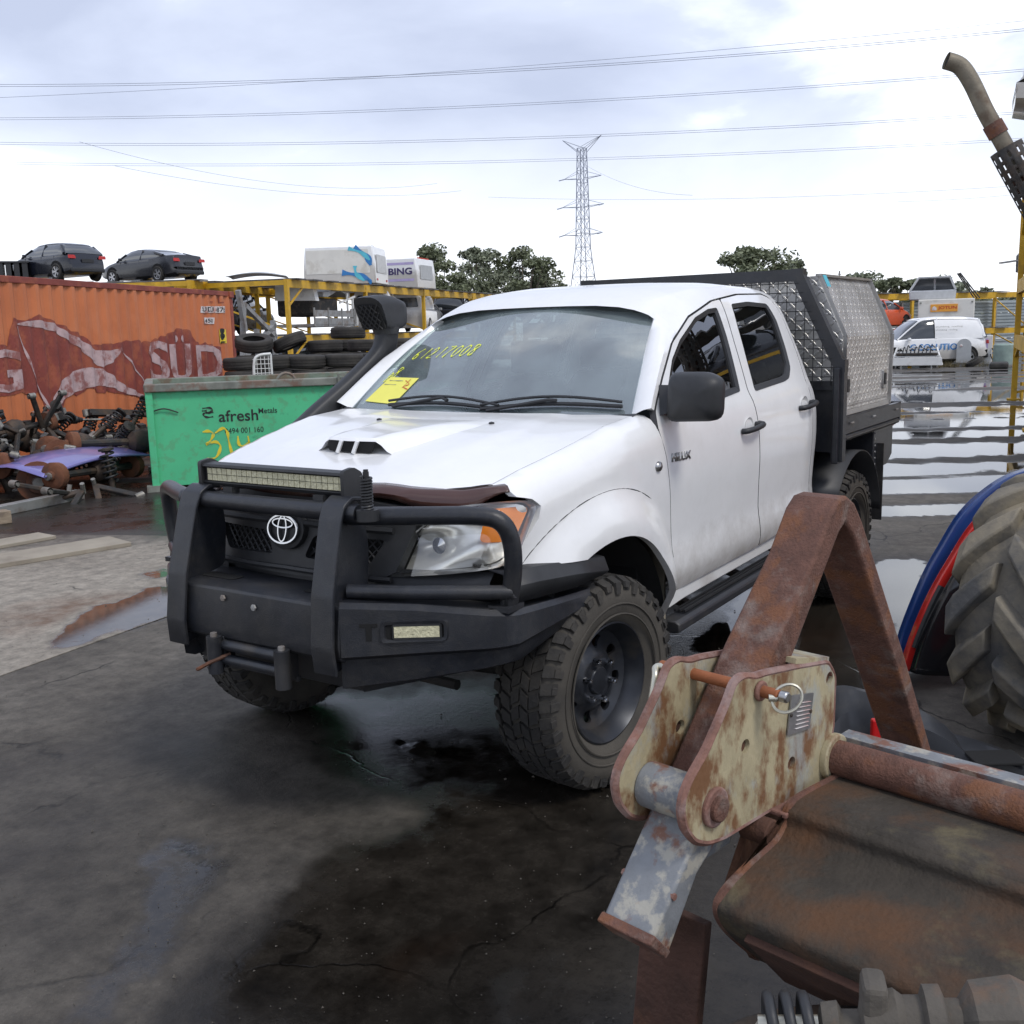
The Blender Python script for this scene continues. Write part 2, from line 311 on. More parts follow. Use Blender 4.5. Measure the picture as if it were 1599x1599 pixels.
class MB:
    def __init__(s): s.v = []; s.f = []; s.mi = []
    def add(s, vs, fs, m=0):
        o = len(s.v); s.v += [tuple(float(c) for c in q) for q in vs]; s.f += [tuple(i+o for i in q) for q in fs]; s.mi += [m]*len(fs); return s
    def box(s, c, d, R=None, m=0):
        x, y, z = d[0]/2, d[1]/2, d[2]/2
        vs = [Vector(q) for q in ((-x, -y, -z), (x, -y, -z), (x, y, -z), (-x, y, -z), (-x, -y, z), (x, -y, z), (x, y, z), (-x, y, z))]
        if R is not None: vs = [R @ q for q in vs]
        c = Vector(c)
        return s.add([q+c for q in vs], [(0, 3, 2, 1), (4, 5, 6, 7), (0, 1, 5, 4), (1, 2, 6, 5), (2, 3, 7, 6), (3, 0, 4, 7)], m)
    def bar(s, a, b, w, h, up=(0, 0, 1), m=0):
        """rectangular bar from a to b"""
        a, b = Vector(a), Vector(b); x = (b-a); l = x.length; x = x/l
        y = Vector(up).cross(x)
        if y.length < 1e-4: y = Vector((0, 1, 0)).cross(x)
        y.normalize(); z = x.cross(y)
        R = Matrix((x, y, z)).transposed()
        return s.box((a+b)/2, (l, w, h), R, m)
    def tube(s, path, r, n=8, cap=True, m=0, closed=False):
        P = [Vector(p) for p in path]; k = len(P); rs = r if isinstance(r, (list, tuple)) else [r]*k
        vs = []; prev = None
        for i in range(k):
            t = (P[(i+1) % k]-P[i-1]) if closed else (P[min(i+1, k-1)]-P[max(i-1, 0)])
            if t.length < 1e-9: t = Vector((0, 0, 1))
            t.normalize()
            if prev is None:
                a = t.cross(Vector((0, 0, 1)))
                if a.length < .1: a = t.cross(Vector((0, 1, 0)))
            else: a = prev-t*prev.dot(t)
            a.normalize(); prev = a; b = t.cross(a)
            for j in range(n):
                q = 2*math.pi*j/n; vs.append(P[i]+rs[i]*(math.cos(q)*a+math.sin(q)*b))
        fs = []
        for i in range(k if closed else k-1):
            for j in range(n):
                i2 = (i+1) % k; fs.append((i*n+j, i2*n+j, i2*n+(j+1) % n, i*n+(j+1) % n)[::-1])
        if cap and not closed:
            fs.append(tuple(range(n))); fs.append(tuple((k-1)*n+j for j in range(n))[::-1])
        return s.add(vs, fs, m)
    def lathe(s, prof, n=24, c=(0, 0, 0), axis='y', closed=False, m=0, R=None):
        """prof: list of (axial, radius)"""
        vs = []; k = len(prof)
        for (a, r) in prof:
            for j in range(n):
                q = 2*math.pi*j/n; x, z = r*math.cos(q), r*math.sin(q)
                p = Vector((x, a, z)) if axis == 'y' else (Vector((x, z, a)) if axis == 'z' else Vector((a, x, z)))
                if R is not None: p = R @ p
                vs.append(p+Vector(c))
        fs = []
        for i in range(k if closed else k-1):
            for j in range(n):
                i2 = (i+1) % k; fs.append((i*n+j, i*n+(j+1) % n, i2*n+(j+1) % n, i2*n+j))
        return s.add(vs, fs, m)
    def prism(s, poly, T, m=0):
        """poly: 2D outline; T(u,v,w) -> 3D for w in 0,1"""
        n = len(poly)
        vs = [T(u, v, 0) for u, v in poly]+[T(u, v, 1) for u, v in poly]
        fs = [tuple(range(n))[::-1], tuple(range(n, 2*n))]+[(i, (i+1) % n, n+(i+1) % n, n+i) for i in range(n)]
        return s.add(vs, fs, m)
    def loft(s, rings, closed=True, cap=True, m=0):
        k = len(rings); n = len(rings[0]); vs = [p for r in rings for p in r]; fs = []
        for i in range(k-1):
            for j in range(n if closed else n-1):
                fs.append((i*n+j, i*n+(j+1) % n, (i+1)*n+(j+1) % n, (i+1)*n+j))
        if cap and closed: fs.append(tuple(range(n))[::-1]); fs.append(tuple((k-1)*n+j for j in range(n)))
        return s.add(vs, fs, m)
    def mesh(s, name='m', fix=True, weld=0):
        me = bpy.data.meshes.new(name); me.from_pydata(s.v, [], s.f)
        if any(s.mi): me.polygons.foreach_set('material_index', s.mi)
        if fix or weld:
            bm = bmesh.new(); bm.from_mesh(me)
            if weld: bmesh.ops.remove_doubles(bm, verts=bm.verts, dist=weld)
            if fix: bmesh.ops.recalc_face_normals(bm, faces=bm.faces)
            bm.to_mesh(me); bm.free()
        me.update(); return me
    def build(s, name, m, parent=None, smooth=35, bevel=0, seg=2, fix=True, weld=0):
        o = link(name, s.mesh(name, fix, weld), m, parent, smooth)
        if bevel:
            b = o.modifiers.new('bevel', 'BEVEL'); b.width = bevel; b.segments = seg; b.limit_method = 'ANGLE'; b.angle_limit = rad(40)
            b.harden_normals = False
        return o

def in_poly(P, poly):
    """vectorised point in polygon"""
    x, y = P[:, 0], P[:, 1]; r = np.zeros(len(P), bool); n = len(poly); j = n-1
    for i in range(n):
        xi, yi = poly[i]; xj, yj = poly[j]
        c = ((yi > y) != (yj > y)) & (x < (xj-xi)*(y-yi)/((yj-yi) or 1e-12)+xi)
        r ^= c; j = i
    return r

def resample(poly, step):
    out = []
    for i in range(len(poly)):
        a, b = np.array(poly[i], float), np.array(poly[(i+1) % len(poly)], float)
        n = max(1, int(np.ceil(np.linalg.norm(b-a)/step)))
        for k in range(n): out.append(tuple(a+(b-a)*k/n))
    return out

def sheet(outline, holes, fn, step=.05, depth=0, dirv=None, m=0, mb=None, rim=None):
    """triangulated panel: 2D outline with holes, mapped by fn(u,v)->xyz; the rim is returned inward by depth along dirv(u,v) or a fixed vector"""
    loops = [resample(outline, step)]+[resample(h, step) for h in holes]
    pts = []; edges = []
    for lp in loops:
        o = len(pts); n = len(lp); pts += lp; edges += [(o+i, o+(i+1) % n) for i in range(n)]
    A = np.array(loops[0]); lo, hi = A.min(0), A.max(0)
    gx = np.arange(lo[0]+step/2, hi[0], step); gy = np.arange(lo[1]+step/2, hi[1], step)
    G = np.array([(x+(.25*step if k % 2 else -.25*step), y) for k, y in enumerate(gy) for x in gx]) if len(gx) and len(gy) else np.zeros((0, 2))
    if len(G):
        ok = in_poly(G, loops[0])
        for h in loops[1:]: ok &= ~in_poly(G, h)
        G = G[ok]
        B = np.array(pts)
        if len(G):
            dmin = np.sqrt(((G[:, None, :]-B[None, :, :])**2).sum(2).min(1)); G = G[dmin > step*.55]
    allp = [Vector(p) for p in pts]+[Vector(p) for p in G]
    r = delaunay_2d_cdt(allp, edges, [], 0, 1e-6)
    V, Fc = r[0], r[2]
    cen = np.array([np.mean([V[i][:] for i in f], axis=0) for f in Fc])
    ok = in_poly(cen, loops[0])
    for h in loops[1:]: ok &= ~in_poly(cen, h)
    Fc = [f for f, k in zip(Fc, ok) if k]
    P3 = [Vector(fn(p[0], p[1])) for p in V]
    mb = mb or MB()
    mb.add(P3, Fc, m)
    if depth:
        for lp in loops:
            a = [Vector(fn(*p)) for p in lp]
            if callable(dirv): b = [q+Vector(dirv(*p))*depth for q, p in zip(a, lp)]
            else: b = [q+Vector(dirv)*depth for q in a]
            n = len(a); mb.add(a+b, [(i, (i+1) % n, n+(i+1) % n, n+i) for i in range(n)], m if rim is None else rim)
    return mb

def text_mesh(body, size, T, font_scale=(1, 1), extrude=0, spacing=1.0, bold=0):
    """filled lettering as a mesh, mapped by T(u,v)->xyz; u from 0 rightwards in metres"""
    cu = bpy.data.curves.new('lettering', 'FONT'); cu.body = body; cu.size = size; cu.space_character = spacing; cu.offset = bold; cu.resolution_u = 3
    o = bpy.data.objects.new('lettering', cu); COL.objects.link(o)
    dg = bpy.context.evaluated_depsgraph_get(); dg.update()
    me = bpy.data.meshes.new_from_object(o.evaluated_get(dg))
    bpy.data.objects.remove(o); bpy.data.curves.remove(cu)
    for v in me.vertices: v.co = Vector(T(v.co.x*font_scale[0], v.co.y*font_scale[1]))
    return me

def strokes(lines, w, T, off=0):
    """hand-drawn lettering: 2D polylines widened to ribbons"""
    mb = MB()
    for ln in lines:
        P = [np.array(p, float) for p in crom(ln, 5)]
        L_, R_ = [], []
        for i, p in enumerate(P):
            t = P[min(i+1, len(P)-1)]-P[max(i-1, 0)]; t = t/(np.linalg.norm(t)+1e-9); nn = np.array([-t[1], t[0]])
            ww = w*(.8+.35*math.sin(i*.9+len(lines)))
            L_.append(T(*(p+nn*ww/2))); R_.append(T(*(p-nn*ww/2)))
        n = len(P); mb.add(L_+R_, [(i, i+1, n+i+1, n+i) for i in range(n-1)])
    return mb

def plane_T(o, ux, uy):
    o, ux, uy = Vector(o), Vector(ux), Vector(uy)
    return lambda u, v: o+ux*u+uy*v

def smoothstep(a, b, x):
    t = min(1, max(0, (x-a)/(b-a))); return t*t*(3-2*t)
def lerp_tab(tab, x):
    tab = sorted(tab); return float(np.interp(x, [t[0] for t in tab], [t[1] for t in tab]))
def wheel_tyre(R, r, w, lugs=0, n=48):
    """profile for a lathe: outer tyre section (axial, radius), centred"""
    h = w/2
    return [(-h*.72, r), (-h*.95, r+(R-r)*.25), (-h, r+(R-r)*.55), (-h*.93, r+(R-r)*.85), (-h*.78, R*.985), (-h*.4, R), (h*.4, R), (h*.78, R*.985), (h*.93, r+(R-r)*.85), (h, r+(R-r)*.55), (h*.95, r+(R-r)*.25), (h*.72, r)]
# ------------------------------------------------------------------ ground
def vnoise(x, y, seed=0):
    xi, yi = np.floor(x).astype(int), np.floor(y).astype(int); xf, yf = x-xi, y-yi
    def h(a, b):
        n = (a*374761393+b*668265263+seed*1274126177) & 0x7fffffff
        n = (n ^ (n >> 13))*1274126177 & 0x7fffffff
        return ((n ^ (n >> 16)) & 0xffff)/65535.0
    u, v = xf*xf*(3-2*xf), yf*yf*(3-2*yf)
    return (h(xi, yi)*(1-u)+h(xi+1, yi)*u)*(1-v)+(h(xi, yi+1)*(1-u)+h(xi+1, yi+1)*u)*v
def fbm(x, y, o=4, seed=0):
    s = 0; a = .5
    for i in range(o): s = s+a*vnoise(x*2**i, y*2**i, seed+i*17); a *= .5
    return s/(1-.5**o)
def gpoly(pix): return [tuple(px(x, y, Z=0)[:2]) for x, y in pix]
WETP = [(gpoly(q), a) for q, a in (
    ([(200, 1300), (330, 1270), (420, 1330), (360, 1430), (330, 1520), (345, 1599), (60, 1640), (150, 1450)], .50),       # thin film bottom left
    ([(470, 1150), (800, 1125), (1010, 1215), (990, 1420), (800, 1640), (340, 1640), (400, 1440), (560, 1310), (640, 1240)], .45),
    ([(600, 1155), (660, 1165), (740, 1165), (795, 1125), (795, 1165), (700, 1190), (612, 1182)], .9),
    ([(1050, 1000), (1120, 940), (1230, 885), (1250, 905), (1180, 975), (1090, 1030)], .9),
    ([(1345, 868), (1460, 868), (1440, 985), (1385, 1000), (1350, 940)], .9),
    ([(315, 1095), (335, 1090), (330, 1110), (312, 1112)], .9), ([(365, 1122), (410, 1115), (400, 1130), (362, 1132)], .9),
    ([(335, 1240), (380, 1238), (375, 1252), (330, 1254)], .8))]
DAMP = [(gpoly(q), a) for q, a in (
    ([(470, 1150), (800, 1110), (1030, 1215), (1010, 1450), (830, 1660), (290, 1660), (360, 1440), (520, 1330), (660, 1290), (700, 1250), (560, 1200)], 1.0),
    ([(380, 1090), (800, 1060), (1320, 800), (1340, 900), (1060, 1220), (620, 1200), (430, 1150)], .8),
    ([(1050, 940), (1280, 900), (1450, 1010), (1480, 1250), (1200, 1150), (1060, 1080)], .95), ([(900, 1200), (1300, 1100), (1700, 1250), (1700, 1800), (700, 1800), (860, 1500)], .9),
    ([(0, 760), (330, 760), (300, 838), (0, 835)], .7))]
WETP += [(gpoly([(40, 1000), (150, 955), (235, 918), (290, 910), (285, 955), (200, 990), (90, 1020)]), 1.0), (gpoly([(180, 905), (270, 885), (275, 905), (200, 918)]), .6)]
RUSTP = [(gpoly(q), a) for q, a in (
    ([(600, 1440), (760, 1400), (900, 1430), (820, 1500), (640, 1560), (580, 1520)], .9), ([(900, 1190), (1010, 1200), (990, 1290), (900, 1250)], .6),
    ([(0, 970), (120, 940), (260, 922), (230, 940), (90, 975), (0, 1000)], 1.0), ([(0, 955), (150, 930), (130, 938), (0, 965)], .9),
    ([(170, 790), (300, 780), (250, 800), (180, 805)], .8), ([(1130, 1000), (1280, 960), (1380, 1010), (1230, 1080)], .5))]
def soft(pts, polys, n1, n2, width=.10):
    out = np.zeros(len(pts))
    W = pts+np.c_[n1-.5, n2-.5]*.45
    for poly, a in polys:
        acc = np.zeros(len(pts))
        for dx, dy in ((0, 0), (1, 0), (-1, 0), (0, 1), (0, -1), (.7, .7), (-.7, .7), (.7, -.7), (-.7, -.7)):
            acc += in_poly(W+np.array([dx, dy])*width, poly)
        out = np.maximum(out, a*acc/9)
    return out
def ground_attrs(P):
    x, y = P[:, 0], P[:, 1]
    n1, n2 = fbm(x*1.7, y*1.7, 5, 3), fbm(x*1.7+9, y*1.7-4, 5, 11)
    near = (np.hypot(x-CAM[0], y-CAM[1]) < 14)
    wet = np.zeros(len(P)); damp = np.zeros(len(P)); rust = np.zeros(len(P))
    idx = np.where(near)[0]
    if len(idx):
        q = P[idx]; wet[idx] = soft(q, WETP, n1[idx], n2[idx]); damp[idx] = soft(q, DAMP, n1[idx], n2[idx], .16); rust[idx] = soft(q, RUSTP, n1[idx], n2[idx], .12)
    # puddled yard beyond the truck: shallow pools lying across the fall of the yard
    rel = P-CAM[:2]; vf = np.array([_f[0], _f[1]]); vf /= np.linalg.norm(vf); vr = np.array([vf[1], -vf[0]])
    dpt, lat = rel@vf, rel@vr
    pool = fbm(dpt*1.5+1.3, lat*.14, 4, 21)
    far = np.clip((dpt-7.5)/2, 0, 1)
    side = np.clip((lat+1.0)/2.0, 0, 1)
    pw = np.clip((pool-.46)/.07, 0, 1)*far*(.35+.65*side)
    wet = np.maximum(wet, pw); damp = np.maximum(damp, np.clip((pool-.38)/.12, 0, 1)*far*.7)
    dry = fbm(x*.5, y*.5, 3, 40)
    damp = np.maximum(damp, np.clip((dry-.52)/.2, 0, 1)*.35)
    return wet, damp, rust
def set_attrs(me):
    n = len(me.vertices); co = np.zeros(n*3); me.vertices.foreach_get('co', co); P = co.reshape(-1, 3)[:, :2]
    for nm, a in zip(('wet', 'damp', 'rust'), ground_attrs(P)):
        at = me.attributes.new(nm, 'FLOAT', 'POINT'); at.data.foreach_set('value', a.astype(np.float32))
def ground_mat(name, c1, c2, grit):
    m = bpy.data.materials.new(name); m.use_nodes = True; t = m.node_tree; b = t.nodes['Principled BSDF']; N = t.nodes.new; K = t.links.new
    tc = N('ShaderNodeTexCoord'); co = tc.outputs['Object']
    def noise(s, d=6, r=.6, w=0.0):
        n = N('ShaderNodeTexNoise'); n.noise_dimensions = '4D'; n.inputs['W'].default_value = w; n.inputs['Scale'].default_value = s; n.inputs['Detail'].default_value = d; n.inputs['Roughness'].default_value = r; K(co, n.inputs[0]); return n.outputs[0]
    def rng(v, a, bb, c=0, d=1):
        r = N('ShaderNodeMapRange'); r.inputs[1].default_value = a; r.inputs[2].default_value = bb; r.inputs[3].default_value = c; r.inputs[4].default_value = d; K(v, r.inputs[0]); return r.outputs[0]
    def mixc(f, a, bb, mode='MIX'):
        x = N('ShaderNodeMix'); x.data_type = 'RGBA'; x.blend_type = mode
        if isinstance(f, float): x.inputs[0].default_value = f
        else: K(f, x.inputs[0])
        for s, v in ((6, a), (7, bb)):
            if isinstance(v, tuple): x.inputs[s].default_value = _hex(v)
            else: K(v, x.inputs[s])
        return x.outputs[2]
    def mth(op, a, bb):
        x = N('ShaderNodeMath'); x.operation = op; x.use_clamp = True
        for s, v in ((0, a), (1, bb)):
            if isinstance(v, (int, float)): x.inputs[s].default_value = v
            else: K(v, x.inputs[s])
        return x.outputs[0]
    at = {}
    for a in ('wet', 'damp', 'rust'):
        q = N('ShaderNodeAttribute'); q.attribute_name = a; at[a] = q.outputs['Fac']
    base = mixc(rng(noise(.9, 8, .65), .38, .62), c1, c2)
    base = mixc(rng(noise(7, 8, .7, 2.0), .35, .7, .72, 1.18), (0, 0, 0), base, 'MIX') if False else mixc(1.0, base, rng(noise(9, 10, .78, 2.0), .32, .68, .45, 1.5), 'MULTIPLY')
    base = mixc(rng(noise(60, 4, .8, 5.0), .56, .70, 0, grit), base, (.02, .018, .016))
    base = mixc(rng(noise(85, 3, .8, 15.0), .60, .72, 0, .5), base, tuple(1.9*v for v in c2))
    base = mixc(rng(noise(2.3, 9, .72, 9.0), .54, .66, 0, .6), base, tuple(.5*v for v in c1))
    base = mixc(rng(noise(3.1, 9, .72, 19.0), .58, .72, 0, .45), base, tuple(1.5*v for v in c2))
    # cracks
    nv = N('ShaderNodeTexNoise'); nv.inputs['Scale'].default_value = 1.6; nv.inputs['Detail'].default_value = 6; K(co, nv.inputs[0])
    ad = N('ShaderNodeMix'); ad.data_type = 'RGBA'; ad.blend_type = 'LINEAR_LIGHT'; ad.inputs[0].default_value = .30; K(co, ad.inputs[6]); K(nv.outputs['Color'], ad.inputs[7])
    vo = N('ShaderNodeTexVoronoi'); vo.feature = 'DISTANCE_TO_EDGE'; vo.inputs['Scale'].default_value = .62; K(ad.outputs[2], vo.inputs[0])
    crack = mth('MULTIPLY', rng(vo.outputs['Distance'], .0008, .0055, .9, 0), rng(noise(2.2, 5, .6, 13.0), .47, .60))
    base = mixc(crack, base, (.012, .011, .010))
    rmask = mth('MULTIPLY', mth('SUBTRACT', at['rust'], mth('MULTIPLY', at['wet'], 1.2)), rng(noise(3.5, 7, .65, 4.0), .36, .56, .15, .75))
    base = mixc(rmask, base, (.115, .045, .016))
    dm = mth('ADD', at['damp'], mth('MULTIPLY', rng(noise(2.6, 7, .65, 7.0), .35, .65, -.35, .35), at['damp']))
    base = mixc(rng(dm, .15, .65, 0, .92), base, mixc(1.0, base, (.16, .15, .14), 'MULTIPLY'))
    wm = mth('ADD', at['wet'], rng(noise(5, 7, .65, 6.0), .3, .7, -.17, .17))
    wet = rng(wm, .40, .60)
    wet = mth('MULTIPLY', wet, rng(at['wet'], .05, .3))
    base = mixc(wet, base, mixc(1.0, base, (.30, .29, .28), 'MULTIPLY'))
    K(base, b.inputs['Base Color'])
    r1 = N('ShaderNodeMix'); K(rng(dm, .2, .9), r1.inputs[0]); r1.inputs[2].default_value = .82; r1.inputs[3].default_value = .10
    r2 = N('ShaderNodeMix'); K(wet, r2.inputs[0]); K(r1.outputs[0], r2.inputs[2]); r2.inputs[3].default_value = .03; K(r2.outputs[0], b.inputs['Roughness'])
    sp = N('ShaderNodeMix'); K(mth('MULTIPLY', mth('SUBTRACT', 1.0, wet), rng(dm, .2, .8)), sp.inputs[0]); sp.inputs[2].default_value = .45; sp.inputs[3].default_value = .25; K(sp.outputs[0], b.inputs['Specular IOR Level'])
    hgt = mth('ADD', mth('MULTIPLY', noise(38, 6, .75, 1.0), .5), mth('MULTIPLY', mth('SUBTRACT', 1.0, crack), .5))
    bu = N('ShaderNodeBump'); bu.inputs['Distance'].default_value = .012; K(hgt, bu.inputs['Height'])
    K(mth('MULTIPLY', rng(wet, 0, 1, .85, .015), rng(dm, .2, .9, 1.0, .25)), bu.inputs['Strength']); K(bu.outputs[0], b.inputs['Normal'])
    M[name] = m
ground_mat('yard_ground', (.072, .063, .052), (.125, .112, .094), .6)
ground_mat('slab_concrete', (.215, .19, .155), (.29, .26, .215), .25)

def axis(parts):
    out = []
    for a, b, s in parts: out += list(np.arange(a, b, s))
    return np.array(out+[parts[-1][1]])
gx = axis([(-900, -120, 60), (-120, -46, 3), (-46, -9, .3), (-9, 3.2, .07), (3.2, 8, .6), (8, 60, 13)])
gy = axis([(-900, -120, 60), (-120, -30, 5), (-30, -10, .5), (-10, 3, .07), (3, 9, .5), (9, 60, 8), (60, 500, 60)])
nx, ny = len(gx), len(gy)
XX, YY = np.meshgrid(gx, gy, indexing='ij'); co = np.c_[XX.ravel(), YY.ravel(), np.zeros(nx*ny)]
ii, jj = np.meshgrid(np.arange(nx-1), np.arange(ny-1), indexing='ij'); a = (ii*ny+jj).ravel()
fc = np.c_[a, a+ny, a+ny+1, a+1]
me = bpy.data.meshes.new('ground'); me.vertices.add(len(co)); me.vertices.foreach_set('co', co.ravel())
me.loops.add(fc.size); me.loops.foreach_set('vertex_index', fc.ravel().astype(np.int32)); me.polygons.add(len(fc)); me.polygons.foreach_set('loop_start', np.arange(0, fc.size, 4, dtype=np.int32))
me.update(calc_edges=True); me.validate(); set_attrs(me)
tag(link('ground', me, 'yard_ground'), kind='structure')
slab = [(.465, -2.415), (-.77, -2.60), (-2.9, -2.92), (-2.43, -4.86), (-1.8, -6.3), (-1.2, -7.9), (3.5, -9.6), (6, -1.6)]
mb = sheet(slab, [], lambda u, v: (u, v, .004), .09, .003, (0, 0, -1))
me = mb.mesh('concrete_slab'); set_attrs(me)
tag(link('concrete_slab', me, 'slab_concrete'), kind='structure')

# loose grit and flakes on the wet yard
gm = MB(); rg_ = random.Random(5)
for k in range(1300):
    q = px(rg_.uniform(-50, 1250), rg_.uniform(900, 1640) if k % 3 else rg_.uniform(860, 1100), Z=0); r_ = rg_.uniform(.0012, .0042)*(2.0 if rg_.random() < .05 else 1); a_ = rg_.random()*6.28
    vs = [(q[0]+r_*math.cos(a_+t)*rg_.uniform(.6, 1.3), q[1]+r_*math.sin(a_+t)*rg_.uniform(.6, 1.3), .004) for t in (0, 2.1, 4.2)]+[(q[0], q[1], .004+r_*rg_.uniform(.5, 1.2))]
    gm.add(vs, [(0, 1, 3), (1, 2, 3), (2, 0, 3)])
mat('grit', (.085, .075, .062), .9, var=.5, scale=40)
tag(gm.build('grit', 'grit', None, None, fix=False), 'loose grit scattered over the dark yard', 'grit', kind='stuff')
# ------------------------------------------------------------------ the white pickup (front axle at X=0, heading +X, its left side towards +Y)
truck = thing('pickup_truck', 'white dual-cab pickup with black bull bar, snorkel and chequer-plate tray box', 'pickup truck')
_TY = [(.50, .80), (.58, .838), (.64, .862), (.72, .862), (.80, .855), (.92, .862), (1.05, .872), (1.18, .872), (1.27, .862), (1.33, .845), (1.37, .825), (1.45, .795), (1.60, .735), (1.75, .668), (1.82, .62), (1.87, .55)]
_TYd = crom(_TY, 8); _TZ = np.array([p[0] for p in _TYd]); _TV = np.array([p[1] for p in _TYd])
ARC = (-.05, .43, .50)
def side_y(x, z):
    y = float(np.interp(z, _TZ, _TV))
    if x > -.25: y -= .12*((x+.25)/.8)**2
    if x < -2.2: y -= .03*((-2.2-x)/.3)**2
    r = math.hypot(x-ARC[0], z-ARC[1])
    y += .052*smoothstep(.68, .53, r)*smoothstep(-.62, -.5, x)
    return y
def ZT(x): return lerp_tab([(-.55, 1.348), (-.2, 1.318), (.07, 1.262), (.3, 1.212), (.45, 1.168), (.55, 1.12)], x)
FR = .11
def hood_edge(x): return side_y(x, ZT(x)-FR)-FR
def fender_fn(x, s):
    zt = ZT(x); b = zt-FR
    if s <= b: return (x, side_y(x, s), s)
    th = (s-b)/FR; y0 = side_y(x, b)
    if th < math.pi/2: return (x, y0-FR*(1-math.cos(th)), b+FR*math.sin(th))
    return (x, y0-FR-(th-math.pi/2)*FR, zt)
def st(x): return ZT(x)-FR+FR*math.pi/2-.004
def both(name, mb, m, smooth=30, parent=truck, **k):
    """left part and its mirrored right twin"""
    a = mb.build(name, m, parent, smooth, fix=False, **k)
    w = MB(); w.v = [(x, -y, z) for x, y, z in mb.v]; w.f = [f[::-1] for f in mb.f]; w.mi = mb.mi
    b = w.build(name, m, parent, smooth, fix=False, **k)
    return a, b
def orient(mb, outward):
    """flip faces so they look away from point/dir given by outward(center)"""
    for i, f in enumerate(mb.f):
        p = [Vector(mb.v[j]) for j in f[:3]]; n = (p[1]-p[0]).cross(p[2]-p[0]); c = (p[0]+p[1]+p[2])/3
        if n.dot(Vector(outward(c))) < 0: mb.f[i] = f[::-1]
    return mb
arc = [(ARC[0]+ARC[2]*math.cos(t), ARC[1]+ARC[2]*math.sin(t)) for t in np.radians(np.linspace(66, 164, 26))]
fend = [(-.605, .585), (-.585, .80), (-.545, 1.0), (-.50, 1.17), (-.462, 1.27), (-.47, st(-.47))]
fend += [(x, st(x)) for x in np.linspace(-.4, .43, 14)]
fend += [(.415, 1.145), (.365, 1.128), (.335, 1.10), (.345, 1.06), (.40, 1.0), (.465, .945), (.485, .915), (.40, .905)]+arc+[(-.535, .50), (-.60, .50)]
fmb = sheet(fend, [], fender_fn, .035, .03, (0, -1, 0)); orient(fmb, lambda c: (0, 1, .4))
both('front_fender', fmb, 'white_paint')
# doors and cab side
def gap(poly, d):
    """shrink a polygon slightly so shut lines stay open"""
    n = len(poly); c = np.mean(np.array(poly), 0); out = []
    for i, p in enumerate(poly):
        a, b = np.array(poly[i-1]), np.array(poly[(i+1) % n]); t = b-a; t = t/(np.linalg.norm(t)+1e-9); nn = np.array([-t[1], t[0]])
        q = np.array(p)
        if np.dot(nn, c-q) < 0: nn = -nn
        out.append(tuple(q+nn*d))
    return out
fdoor = [(-.605, .585), (-.585, .80), (-.545, 1.0), (-.50, 1.17), (-.452, 1.29), (-.47, 1.345), (-.65, 1.476), (-.862, 1.614), (-1.132, 1.721), (-1.49, 1.797), (-1.605, 1.808), (-1.545, 1.60), (-1.50, 1.38), (-1.545, 1.05), (-1.60, .60)]
fwin = rounded([(-.60, 1.325), (-.66, 1.43), (-.80, 1.545), (-.945, 1.622), (-1.20, 1.718), (-1.39, 1.757), (-1.50, 1.764), (-1.475, 1.63), (-1.40, 1.375), (-.94, 1.34)], .012, 2)
rdoor = [(-1.60, .60), (-1.545, 1.05), (-1.50, 1.38), (-1.545, 1.60), (-1.605, 1.808), (-1.90, 1.834), (-2.27, 1.842), (-2.345, 1.825), (-2.40, 1.736), (-2.415, 1.526), (-2.375, 1.287), (-2.375, 1.05), (-2.40, .65)]
rwin = rounded([(-1.585, 1.364), (-1.62, 1.52), (-1.67, 1.69), (-1.712, 1.783), (-1.95, 1.797), (-2.215, 1.788), (-2.245, 1.70), (-2.215, 1.55), (-2.185, 1.455), (-2.11, 1.40), (-2.03, 1.388)], .02, 2)
sfn = lambda x, z: (x, side_y(x, z), z)
